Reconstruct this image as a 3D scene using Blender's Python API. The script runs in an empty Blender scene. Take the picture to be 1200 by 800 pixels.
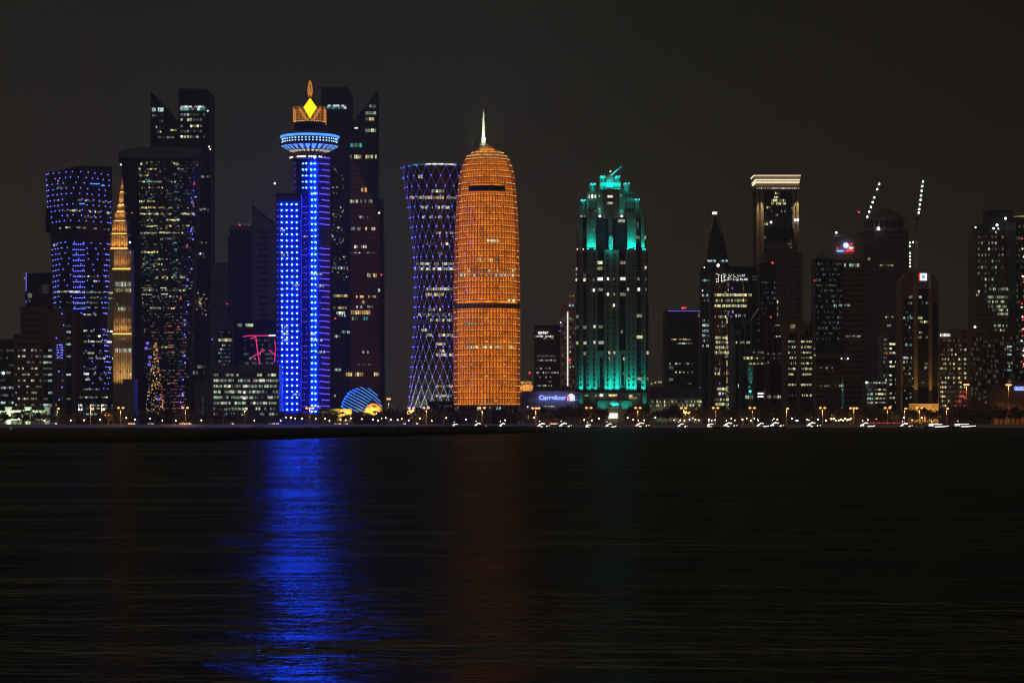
import bpy, math, random
from math import sin, cos, pi, radians, sqrt
R = random.Random(7)
scene = bpy.context.scene
col = scene.collection
# ------------------------------------------------------------------ camera, sky, exposure
H, F, CZ = 494.0, 3000.0, 4.0          # horizon row and focal length of the 1200 px photograph, eye height
cam_d = bpy.data.cameras.new('camera'); cam = bpy.data.objects.new('camera', cam_d); col.objects.link(cam)
cam.location = (0, 0, CZ); cam.rotation_euler = (pi/2, 0, 0)
cam_d.sensor_width = 36; cam_d.lens = F/1200*36; cam_d.shift_y = (H-400)/1200
cam_d.clip_start = 0.5; cam_d.clip_end = 40000
scene.camera = cam
W = bpy.data.worlds.new('World'); scene.world = W; W.use_nodes = True
def build_world():
    nt = W.node_tree; nt.nodes.clear(); N = nt.nodes.new; L = nt.links.new
    out = N('ShaderNodeOutputWorld'); add = N('ShaderNodeAddShader')
    sky = N('ShaderNodeTexSky'); sky.sky_type = 'NISHITA'; sky.sun_disc = False
    sky.sun_elevation = radians(-6); sky.sun_rotation = radians(200)
    b0 = N('ShaderNodeBackground'); b0.inputs[1].default_value = 0.05
    L(sky.outputs[0], b0.inputs[0])
    tc = N('ShaderNodeTexCoord'); sp = N('ShaderNodeSeparateXYZ'); L(tc.outputs['Generated'], sp.inputs[0])
    rz = N('ShaderNodeValToRGB'); e = rz.color_ramp.elements    # town glow low down; above view, added dark belt and bright zenith shape light
    e[0].position = 0.0; e[0].color = (.0242, .0224, .0160, 1)
    e[1].position = 1.0; e[1].color = (.150, .128, .098, 1)
    for p, c in ((.045, (.0214, .0199, .0141, 1)), (.10, (.0170, .0160, .0111, 1)), (.165, (.0126, .0120, .0082, 1)), (.22, (.0075, .0070, .0052, 1)), (.36, (.0065, .0060, .0046, 1)), (.6, (.085, .073, .056, 1))):
        n = e.new(p); n.color = c
    L(sp.outputs[2], rz.inputs[0])
    rx = N('ShaderNodeValToRGB'); e = rx.color_ramp.elements    # brighter over the old town on the west, duller to the east
    e[0].position = .30; e[0].color = (1.02, 1.0, 1.0, 1); e[1].position = .70; e[1].color = (.50, .47, .38, 1)
    n = e.new(.5); n.color = (.96, .94, .88, 1); n = e.new(.58); n.color = (.70, .68, .58, 1)
    mx = N('ShaderNodeMath'); mx.operation = 'MULTIPLY_ADD'; mx.inputs[1].default_value = 1.0; mx.inputs[2].default_value = .5
    L(sp.outputs[0], mx.inputs[0]); L(mx.outputs[0], rx.inputs[0])
    mul = N('ShaderNodeMix'); mul.data_type = 'RGBA'; mul.blend_type = 'MULTIPLY'; mul.inputs[0].default_value = 1
    L(rz.outputs[0], mul.inputs[6]); L(rx.outputs[0], mul.inputs[7])
    b1 = N('ShaderNodeBackground'); b1.inputs[1].default_value = 1.0; L(mul.outputs[2], b1.inputs[0])
    L(b0.outputs[0], add.inputs[0]); L(b1.outputs[0], add.inputs[1]); L(add.outputs[0], out.inputs[0])
build_world()
vs = scene.view_settings
vs.view_transform = 'Standard'; vs.look = 'None'; vs.exposure = 0; vs.gamma = 1; vs.use_curve_mapping = False
cy = scene.cycles
cy.max_bounces = 5; cy.diffuse_bounces = 2; cy.glossy_bounces = 3; cy.volume_bounces = 0; cy.transparent_max_bounces = 6
cy.caustics_reflective = False; cy.caustics_refractive = False; cy.use_denoising = True
cy.pixel_filter_type = 'BLACKMAN_HARRIS'; cy.filter_width = 1.1; cy.sample_clamp_indirect = 0; cy.use_light_tree = True

# ------------------------------------------------------------------ helpers
def wx(px, Y): return (px-600)*Y/F
def wz(py, Y): return CZ+(H-py)*Y/F
G = 2.0                                  # level of the made ground
class MB:
    def __init__(s): s.v = []; s.f = []; s.m = []; s.cur = 0
    def face(s, pts):
        n = len(s.v); s.v += [tuple(p) for p in pts]; s.f.append(tuple(range(n, n+len(pts)))); s.m.append(s.cur)
    def box(s, x0, x1, y0, y1, z0, z1):
        n = len(s.v)
        s.v += [(x0,y0,z0),(x1,y0,z0),(x1,y1,z0),(x0,y1,z0),(x0,y0,z1),(x1,y0,z1),(x1,y1,z1),(x0,y1,z1)]
        for q in ((0,3,2,1),(4,5,6,7),(0,1,5,4),(1,2,6,5),(2,3,7,6),(3,0,4,7)):
            s.f.append(tuple(n+i for i in q)); s.m.append(s.cur)
        return s
    def rings(s, rings, cap0=True, cap1=True, closed=True):
        n = len(s.v); k = len(rings[0])
        for r in rings: s.v += [tuple(p) for p in r]
        for i in range(len(rings)-1):
            a, b = n+i*k, n+(i+1)*k
            for j in range(k if closed else k-1):
                s.f.append((a+j, a+(j+1) % k, b+(j+1) % k, b+j)); s.m.append(s.cur)
        if cap0: s.f.append(tuple(n+j for j in reversed(range(k)))); s.m.append(s.cur)
        if cap1: s.f.append(tuple(n+(len(rings)-1)*k+j for j in range(k))); s.m.append(s.cur)
        return s
    def prism(s, poly, z0, z1):
        z1 = z1 if isinstance(z1, (list, tuple)) else [z1]*len(poly)
        return s.rings([[(x, y, z0) for x, y in poly], [(x, y, z) for (x, y), z in zip(poly, z1)]])
    def plate(s, pts, y0, y1):           # an outline in the facade plane (x, z), counter-clockwise, given thickness
        return s.rings([[(x, y0, z) for x, z in pts], [(x, y1, z) for x, z in pts]])
    def lathe(s, prof, n=32, cx=0, cy=0, sy=1.0):
        return s.rings([[(cx+r*cos(2*pi*j/n), cy+sy*r*sin(2*pi*j/n), z) for j in range(n)] for r, z in prof])
    def tube(s, p, q, r, r2=None, n=6):
        r2 = r if r2 is None else r2
        d = [q[i]-p[i] for i in range(3)]; l = sqrt(sum(c*c for c in d)) or 1; d = [c/l for c in d]
        a = (0, 0, 1) if abs(d[2]) < .9 else (1, 0, 0)
        u = (d[1]*a[2]-d[2]*a[1], d[2]*a[0]-d[0]*a[2], d[0]*a[1]-d[1]*a[0]); ul = sqrt(sum(c*c for c in u)); u = [c/ul for c in u]
        w = (d[1]*u[2]-d[2]*u[1], d[2]*u[0]-d[0]*u[2], d[0]*u[1]-d[1]*u[0])
        ring = lambda o, rr: [tuple(o[i]+rr*(cos(2*pi*j/n)*u[i]+sin(2*pi*j/n)*w[i]) for i in range(3)) for j in range(n)]
        return s.rings([ring(p, r), ring(q, r2)])
    def path(s, pts, r, n=5):
        for a, b in zip(pts, pts[1:]): s.tube(a, b, r, n=n)
        return s
    def ball(s, c, r, n=10, k=6, sz=1.0):
        return s.rings([[(c[0]+r*sin(pi*i/k)*cos(2*pi*j/n), c[1]+r*sin(pi*i/k)*sin(2*pi*j/n), c[2]-sz*r*cos(pi*i/k)) for j in range(n)] for i in ([.12]+list(range(1, k))+[k-.12])])
    def octa(s, c, r, ry=None):
        x, y, z = c; ry = r if ry is None else ry; n = len(s.v)
        s.v += [(x+r,y,z),(x,y+ry,z),(x-r,y,z),(x,y-ry,z),(x,y,z+r),(x,y,z-r)]
        for a, b, t in ((0,1,4),(1,2,4),(2,3,4),(3,0,4),(1,0,5),(2,1,5),(3,2,5),(0,3,5)):
            s.f.append((n+a, n+b, n+t)); s.m.append(s.cur)
        return s
    def mesh(s, name, mats, smooth=False):
        me = bpy.data.meshes.new(name); me.from_pydata(s.v, [], s.f)
        for m in (mats if isinstance(mats, (list, tuple)) else [mats]): me.materials.append(m)
        me.polygons.foreach_set('material_index', s.m)
        if smooth: me.polygons.foreach_set('use_smooth', [True]*len(s.f))
        me.update(); return me
    def build(s, name, mats, parent=None, smooth=False):
        return link(name, s.mesh(name, mats, smooth), parent)
def link(name, data, parent=None):
    o = bpy.data.objects.new(name, data); col.objects.link(o)
    if parent is not None: o.parent = parent
    return o
def tag(o, label, cat, group=None, kind=None):
    if label: o['label'] = label
    if cat: o['category'] = cat
    if group: o['group'] = group
    if kind: o['kind'] = kind
    return o
def thing(name, label, cat, loc, group=None, rz=0):
    o = link(name, None); o.location = loc; o.rotation_euler = (0, 0, rz); o.empty_display_size = 2
    return tag(o, label, cat, group)
def kids(o): return KID.get(o.name, [])
KID = {}
def copy_tree(root, loc, rz, label, group, sc=1.0):
    r = root.copy(); col.objects.link(r); r.location = loc; r.rotation_euler = (0, 0, rz); r.scale = (sc, sc, sc)
    r['label'] = label; r['group'] = group
    for ch in root.children:
        c = ch.copy(); col.objects.link(c); c.parent = r
        for g in ch.children:
            d = g.copy(); col.objects.link(d); d.parent = c
    return r

# ------------------------------------------------------------------ materials
def newmat(name):
    m = bpy.data.materials.new(name); m.use_nodes = True; nt = m.node_tree
    return m, nt, nt.nodes['Principled BSDF']
def _math(nt, op, a, b=None, c=None):
    n = nt.nodes.new('ShaderNodeMath'); n.operation = op
    for i, v in enumerate((a, b, c)):
        if v is None: continue
        if isinstance(v, (int, float)): n.inputs[i].default_value = v
        else: nt.links.new(v, n.inputs[i])
    return n.outputs[0]
def wall_mat(name, c, rough=.8, grain=.25, scale=.12, floor=0, pier=0, dark=.55, spec=.3, metal=0):
    """masonry or cladding: patchy stain, optional joint lines each floor and each bay"""
    m, nt, p = newmat(name); L = nt.links.new
    tc = nt.nodes.new('ShaderNodeTexCoord'); no = nt.nodes.new('ShaderNodeTexNoise')
    no.inputs['Scale'].default_value = scale; no.inputs['Detail'].default_value = 6; L(tc.outputs['Object'], no.inputs['Vector'])
    k = _math(nt, 'MULTIPLY_ADD', no.outputs[0], 2*grain, 1-grain)
    sp = nt.nodes.new('ShaderNodeSeparateXYZ'); L(tc.outputs['Object'], sp.inputs[0])
    if floor:
        fr = _math(nt, 'FRACT', _math(nt, 'DIVIDE', sp.outputs[2], floor)); s = _math(nt, 'LESS_THAN', fr, .42)
        k = _math(nt, 'MULTIPLY', k, _math(nt, 'MULTIPLY_ADD', s, dark-1, 1.0))
    if pier:
        fr = _math(nt, 'FRACT', _math(nt, 'DIVIDE', sp.outputs[0], pier)); s = _math(nt, 'LESS_THAN', fr, .3)
        k = _math(nt, 'MULTIPLY', k, _math(nt, 'MULTIPLY_ADD', s, dark-1, 1.0))
    mx = nt.nodes.new('ShaderNodeMix'); mx.data_type = 'RGBA'; mx.blend_type = 'MULTIPLY'; mx.inputs[0].default_value = 1
    mx.inputs[6].default_value = (*c, 1); L(k, mx.inputs[7]); L(mx.outputs[2], p.inputs['Base Color'])
    p.inputs['Roughness'].default_value = rough; p.inputs['Specular IOR Level'].default_value = spec; p.inputs['Metallic'].default_value = metal
    return m
def emit_mat(name, c, s, sample=True, base=(.1, .1, .1)):
    m, nt, p = newmat(name)
    p.inputs['Base Color'].default_value = (*base, 1); p.inputs['Emission Color'].default_value = (*c, 1); p.inputs['Emission Strength'].default_value = s
    m.cycles.emission_sampling = 'AUTO' if sample else 'NONE'
    return m
def window_mat(name, c0, c1, s, mottle=.8, cell=1.2):
    """a lit room behind glass: tint and strength differ window by window, furniture and blinds break the light up"""
    m, nt, p = newmat(name); L = nt.links.new
    oi = nt.nodes.new('ShaderNodeObjectInfo'); ge = nt.nodes.new('ShaderNodeNewGeometry'); tc = nt.nodes.new('ShaderNodeTexCoord')
    r = _math(nt, 'FRACT', _math(nt, 'ADD', oi.outputs['Random'], ge.outputs['Random Per Island']))
    mx = nt.nodes.new('ShaderNodeMix'); mx.data_type = 'RGBA'; mx.inputs[6].default_value = (*c0, 1); mx.inputs[7].default_value = (*c1, 1)
    L(_math(nt, 'FRACT', _math(nt, 'MULTIPLY', r, 7.31)), mx.inputs[0])
    no = nt.nodes.new('ShaderNodeTexNoise'); no.noise_dimensions = '4D'; no.inputs['Scale'].default_value = 1/cell; no.inputs['Detail'].default_value = 2
    L(ge.outputs['Position'], no.inputs['Vector']); L(r, no.inputs['W'])
    a = _math(nt, 'MAXIMUM', _math(nt, 'MULTIPLY_ADD', no.outputs[0], 5*mottle, 1-2.5*mottle), .08)
    st = _math(nt, 'MULTIPLY', a, _math(nt, 'MULTIPLY_ADD', _math(nt, 'POWER', r, 1.7), s*1.3, s*.25))
    L(mx.outputs[2], p.inputs['Emission Color']); L(st, p.inputs['Emission Strength'])
    p.inputs['Base Color'].default_value = (.02, .02, .02, 1); p.inputs['Roughness'].default_value = .2
    m.cycles.emission_sampling = 'NONE'
    return m
M = {}
M['glass'] = wall_mat('dark_glass', (.040, .042, .052), .28, .3, .05, spec=.35)
M['glass_navy'] = wall_mat('navy_curtain_glass', (.042, .048, .082), .3, .35, .06, floor=4.2, pier=3.0, dark=.6, spec=.35)
M['glass_line'] = wall_mat('dark_curtain_glass', (.058, .060, .068), .3, .35, .06, floor=4.0, pier=4.4, dark=.55, spec=.35)
M['glass_teal'] = wall_mat('teal_curtain_glass', (.045, .078, .080), .3, .35, .06, floor=4.0, pier=3.2, dark=.6, spec=.35)
M['glass_orange_reflect'] = wall_mat('orange_reflection_glass', (.45, .16, .08), .42, .6, .04, floor=4.0, pier=2.6, dark=.6, spec=.35)  # the orange tower's reflection is put into this glass colour
M['blue_panel'] = wall_mat('blue_cladding_panel', (.05, .07, .32), .5, .25, .1, floor=4.6, dark=.7)
M['brown'] = wall_mat('brown_masonry', (.30, .19, .14), .85, .2, .08)
M['brown_dark'] = wall_mat('dark_brown_masonry', (.17, .10, .065), .85, .25, .08)
M['brown_band'] = wall_mat('brown_banded_masonry', (.27, .185, .13), .85, .2, .08, floor=4.1, dark=.25)
M['tan'] = wall_mat('tan_stone', (.42, .34, .24), .85, .2, .08)
M['tan_fin'] = wall_mat('tan_fluted_stone', (.45, .35, .22), .8, .2, .08, pier=1.75, dark=.35)
M['grey'] = wall_mat('grey_concrete', (.28, .27, .28), .85, .2, .08)
M['grey_fin'] = wall_mat('grey_ribbed_concrete', (.27, .26, .25), .85, .2, .08, pier=4.0, floor=4.2, dark=.55)
M['beige'] = wall_mat('beige_stone', (.33, .26, .20), .85, .2, .08)
M['greygreen'] = wall_mat('greenish_stone', (.24, .25, .20), .85, .2, .08)
M['violetgrey'] = wall_mat('violet_grey_cladding', (.21, .20, .235), .8, .15, .08)
M['white'] = wall_mat('white_render', (.74, .76, .72), .8, .1, .1)
M['white_metal'] = wall_mat('pale_metal', (.55, .60, .55), .4, .1, .1, metal=.3)
M['steel'] = wall_mat('dull_steel', (.30, .30, .31), .5, .2, .3, metal=.6)
M['dark'] = wall_mat('dark_metal_sheet', (.03, .03, .034), .6, .3, .1)
M['lattice_gold'] = wall_mat('bronze_screen', (.55, .34, .14), .55, .25, .5)
def screen_mat():
    m, nt, p = newmat('perforated_bronze_screen'); p.inputs['Base Color'].default_value = (.42, .30, .13, 1); p.inputs['Roughness'].default_value = .6
    tr = nt.nodes.new('ShaderNodeBsdfTranslucent'); tr.inputs[0].default_value = (.74, .62, .36, 1); mx = nt.nodes.new('ShaderNodeMixShader'); mx.inputs[0].default_value = .6
    nt.links.new(p.outputs[0], mx.inputs[1]); nt.links.new(tr.outputs[0], mx.inputs[2]); nt.links.new(mx.outputs[0], nt.nodes['Material Output'].inputs[0]); return m
M['screen_gold'] = screen_mat()
def amber_wall():
    m, nt, p = newmat('amber_glow_inner_skin'); L = nt.links.new; tc = nt.nodes.new('ShaderNodeTexCoord'); no = nt.nodes.new('ShaderNodeTexNoise'); no.inputs['Scale'].default_value = .16; no.inputs['Detail'].default_value = 6; no.inputs['Roughness'].default_value = .7
    L(tc.outputs['Object'], no.inputs['Vector']); p.inputs['Base Color'].default_value = (.2, .14, .07, 1); p.inputs['Emission Color'].default_value = (1, .24, .006, 1)
    L(_math(nt, 'MAXIMUM', _math(nt, 'MULTIPLY_ADD', no.outputs[0], 3.1, -.62), .25), p.inputs['Emission Strength']); m.cycles.emission_sampling = 'NONE'; return m
M['amber_glow'] = amber_wall()  # lamp glow behind the screen put into the wall itself as emission
M['hull'] = wall_mat('dark_hull_paint', (.06, .05, .045), .5, .3, .8)
M['hull_white'] = wall_mat('white_hull_paint', (.7, .7, .68), .45, .15, .8)
M['trunk'] = wall_mat('bark', (.13, .09, .06), .9, .35, 2)
M['rock'] = wall_mat('spit_stones', (.035, .032, .028), .95, .5, .4)
M['asphalt'] = wall_mat('asphalt', (.05, .05, .05), .9, .2, .5)
M['paving'] = wall_mat('paving', (.30, .27, .23), .9, .2, .4)
M['soil'] = wall_mat('made_ground', (.16, .13, .10), .95, .3, .05)
M['quay'] = wall_mat('quay_stone', (.34, .30, .24), .9, .3, .5, pier=3, dark=.75)
M['rubber'] = wall_mat('rubber', (.02, .02, .02), .8, .1, 2)
M['car_paint'] = wall_mat('pale_car_paint', (.55, .55, .56), .35, .05, 2)
def leaf_mat(name, c):
    m, nt, p = newmat(name); L = nt.links.new
    ge = nt.nodes.new('ShaderNodeNewGeometry'); oi = nt.nodes.new('ShaderNodeObjectInfo')
    r = _math(nt, 'FRACT', _math(nt, 'ADD', ge.outputs['Random Per Island'], oi.outputs['Random']))
    mx = nt.nodes.new('ShaderNodeMix'); mx.data_type = 'RGBA'
    mx.inputs[6].default_value = (c[0]*.55, c[1]*.55, c[2]*.55, 1); mx.inputs[7].default_value = (c[0]*1.4, c[1]*1.35, c[2]*1.2, 1)
    L(r, mx.inputs[0]); L(mx.outputs[2], p.inputs['Base Color']); p.inputs['Roughness'].default_value = .7
    return m
M['leaf'] = leaf_mat('broad_leaf', (.12, .11, .055)); M['frond'] = leaf_mat('palm_frond', (.12, .12, .06))
# lamps and lit rooms
M['w_yellow'] = window_mat('warm_yellow_room', (.75, .62, .22), (.95, .86, .45), .95)
M['w_amber'] = window_mat('amber_room', (.9, .45, .10), (.95, .68, .25), .9)
M['w_white'] = window_mat('white_room', (.66, .78, .56), (.92, .90, .70), .75)
M['w_green'] = window_mat('green_white_room', (.46, .74, .46), (.78, .90, .62), .66)
M['w_lime'] = window_mat('lime_room', (.62, .68, .26), (.86, .86, .50), .8)
M['w_cool'] = window_mat('cool_blue_room', (.40, .66, .70), (.70, .90, .95), .72)
M['w_dim'] = window_mat('dim_room', (.45, .42, .28), (.55, .62, .52), .24)
M['w_faint'] = window_mat('faint_room', (.16, .24, .20), (.36, .34, .20), .19)
M['w_teal'] = window_mat('teal_strip', (.05, .52, .55), (.12, .75, .62), .45)
M['w_red'] = window_mat('red_strip', (.85, .06, .05), (.95, .22, .12), .55)
M['w_blue'] = window_mat('blue_room', (.06, .10, .85), (.20, .35, .95), .55)
M['w_bright'] = window_mat('bright_white_room', (.95, .95, .85), (1, 1, .92), 1.6, .4)
M['w_off'] = wall_mat('unlit_window', (.012, .013, .016), .25, .2, .3)
M['led'] = emit_mat('blue_led', (.005, .064, 1), 1650)
M['lattice_line'] = emit_mat('lattice_bar_glow', (.22, .18, 1), .085, False, (.22, .21, .2))  # violet glow put into the lattice bars themselves as emission
M['led_drum'] = emit_mat('drum_blue_led', (.35, .55, 1), 3.0)
M['led_small'] = emit_mat('small_blue_led', (.12, .14, 1), 3.6)
M['led_violet'] = emit_mat('violet_led_strip', (.16, .07, 1), 2.2)
M['led_node'] = emit_mat('lattice_node_led', (.07, .08, 1), 4.5)
M['cyan_rim'] = emit_mat('cyan_rim_light', (.06, .26, 1), 1.9)
M['disc_panel'] = emit_mat('saucer_panel_light', (.15, .42, 1), 1.25)
M['disc_panel_warm'] = emit_mat('saucer_warm_light', (.80, .74, .42), 1.0)
M['gold'] = emit_mat('gold_diamond_light', (1, .58, .01), 2.2)
M['gold_dim'] = emit_mat('gold_crown_light', (1, .36, .05), .6)
M['warm_lamp'] = emit_mat('warm_white_lamp', (1, .72, .5), 3)
M['sodium'] = emit_mat('sodium_lamp', (1, .36, .10), 2.3, False)
M['white_lamp'] = emit_mat('white_lamp', (.85, .93, 1), 4)
M['boat_light'] = emit_mat('boat_deck_light', (1, .95, .82), 3.0)
M['boat_yellow'] = emit_mat('boat_yellow_light', (1, .85, .35), 1.6)
M['red_lamp'] = emit_mat('red_beacon_lamp', (1, .05, .05), 2.0)
M['orange_ring'] = emit_mat('orange_ring_light', (1, .32, .02), 5)
M['orange_dot'] = emit_mat('orange_point_lamp', (1, .58, .18), 2.2, False)
M['orange_flood'] = emit_mat('orange_flood_strip', (1, .45, .10), 3)
M['teal_flood'] = emit_mat('teal_flood_lamp', (.06, .92, .82), 3.2)
M['pink'] = emit_mat('pink_neon', (1, .04, .26), 1.0)
M['white_line'] = emit_mat('white_line_light', (1, .88, .86), 1.2)
M['cornice'] = emit_mat('cornice_light', (1, .80, .55), 2.0)
M['violet_line'] = emit_mat('violet_line_light', (.22, .16, 1), .9)
M['dome_line'] = emit_mat('dome_stripe_light', (.05, .30, .95), 1.3)
M['sign_white'] = emit_mat('white_sign_light', (.92, .97, 1), 1.4)
M['sign_face'] = emit_mat('sign_face_light', (.42, .52, 1), .9)
M['sign_blue'] = emit_mat('blue_sign_light', (.20, .30, 1), 2.6)
M['sign_red'] = emit_mat('red_sign_light', (1, .06, .08), 1.3)
M['sign_lime'] = emit_mat('lime_sign_light', (.75, .75, .35), .5)
M['crane_lamp'] = emit_mat('crane_work_lamp', (.82, 1, .85), 5)

UNIT = {}
def unit(mat, kind='box'):
    k = (mat, kind)
    if k not in UNIT:
        mb = MB()
        if kind == 'box': mb.box(-.5, .5, -.5, .5, -.5, .5)
        elif kind == 'octa': mb.octa((0, 0, 0), 1)
        elif kind == 'ball': mb.ball((0, 0, 0), 1, 8, 5)
        UNIT[k] = mb.mesh(('window' if kind == 'box' else 'lamp')+'_mesh', M[mat])
    return UNIT[k]
class Bld:
    """one building: an Empty at its foot; px/py are photograph pixels turned into metres at this building's own distance"""
    def __init__(s, name, label, cx, Y, cat='building', group=None, g=G):
        s.Y = Y; s.g = g; s.X = wx(cx, Y); s.root = thing(name, label, cat, (s.X, Y, g), group)
        s.cells = []; s.n = {}; s.k = Y/F; s.stuffs = {}
    def x(s, px, y=0): return (px-600)*(s.Y+y)/F - s.X
    def z(s, py, y=0): return CZ+(H-py)*(s.Y+y)/F - s.g
    def box(s, name, x0, x1, t, b, y0, y1, mat, mb=None):
        m = mb or MB(); zb = -1.0 if b is None else s.z(b, y0)
        m.box(s.x(x0, y0), s.x(x1, y0), y0, y1, zb, s.z(t, y0))
        return m.build(name, M[mat], s.root) if mb is None else m
    def mesh(s, name, mb, mat, parent=None, smooth=False):
        return mb.build(name, [M[k] for k in mat] if isinstance(mat, (list, tuple)) else M[mat], parent or s.root, smooth)
    def light(s, name, px, py, y, r, mat, kind='octa', parent=None, sx=1, sz=1):
        o = link(name, unit(mat, kind), parent or s.root); o.location = (s.x(px, y), y, s.z(py, y)); o.scale = (r*sx, r, r*sz)
        s.n[name] = s.n.get(name, 0)+1; return o
    def pane(s, x, y, z, w, h, mat, rz=0, lit=True, name='window', d=.3, kind='box'):
        s.cells.append((w*h if lit else -1, x, y, z, w, h, mat, rz, name, d, kind))
    def panepx(s, px0, px1, py0, py1, y, mat, name='window'):
        s.pane((s.x(px0, y)+s.x(px1, y))/2, y, (s.z(py0, y)+s.z(py1, y))/2, s.x(px1, y)-s.x(px0, y), s.z(py0, y)-s.z(py1, y), mat, 0, mat != 'w_off', name)
    def grid(s, x0, x1, t, b, cols, rows, mats, p=.3, fw=.7, fh=.5, y=-.12, rowp=None, off=True, run=1, name='window'):
        cw = (x1-x0)/cols; rh = (b-t)/rows
        for j in range(rows):
            q = p if rowp is None else (rowp[j % len(rowp)])
            if p == 'band': q = R.choice((.03, .05, .1, .15, .55, .85))
            i = 0
            while i < cols:
                n = 1
                lit = R.random() < q
                if run > 1 and lit: n = min(R.randint(1, run), cols-i)
                if lit or off:
                    a = x0+cw*(i+(1-fw)/2); e = x0+cw*(i+n-(1-fw)/2); c = t+rh*(j+(1-fh)/2)
                    s.panepx(a, e, c, c+rh*fh, y, R.choice(mats) if lit else ('w_faint' if R.random() < .5 else 'w_off'), name)
                i += n
    def done(s):
        bynames = {}
        for c in s.cells: bynames.setdefault(c[8], []).append(c)
        for name, cells in bynames.items():
            cells.sort(key=lambda c: -c[0])
            lit = [c for c in cells if c[0] >= 0][:100-s.n.get(name, 0)]; single = set(map(id, lit)); rest = [c for c in cells if id(c) not in single]
            for a, x, y, z, w, h, mat, rz, nm, d, kind in lit:
                o = link(name, unit(mat, kind), s.root); o.location = (x, y, z); o.rotation_euler = (0, 0, rz); o.scale = (w, d, h)
            if rest:
                mats = sorted({c[6] for c in rest}); mb = MB()
                for a, x, y, z, w, h, mat, rz, nm, d, kind in rest:
                    mb.cur = mats.index(mat); ca, sa = cos(rz), sin(rz)
                    if kind == 'octa': mb.octa((x, y, z), w, d); continue
                    q = [(-w/2, -d/2, -h/2), (w/2, -d/2, -h/2), (w/2, -d/2, h/2), (-w/2, -d/2, h/2)]
                    mb.face([(x+a_*ca-b_*sa, y+a_*sa+b_*ca, z+c_) for a_, b_, c_ in q])
                o = mb.build(name, [M[k] for k in mats], s.root); o['kind'] = 'stuff'
        s.cells = []
    def text(s, name, body, px, py, size_px, y, mat, bold=.02, xscale=1.0):
        cu = bpy.data.curves.new(name, 'FONT'); cu.body = body; cu.align_x = 'CENTER'; cu.align_y = 'CENTER'
        cu.size = size_px*s.k; cu.extrude = .12; cu.offset = bold*cu.size; cu.materials.append(M[mat])
        bpy.context.view_layer.update(); tmp = bpy.data.objects.new('lettering', cu); col.objects.link(tmp); bpy.context.view_layer.update()
        me = bpy.data.meshes.new_from_object(tmp.evaluated_get(bpy.context.evaluated_depsgraph_get())); bpy.data.objects.remove(tmp); o = link(name, me, s.root); o.location = (s.x(px, y), y, s.z(py, y)); o.rotation_euler = (pi/2, 0, 0); o.scale = (xscale, 1, 1)
        return o
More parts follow.
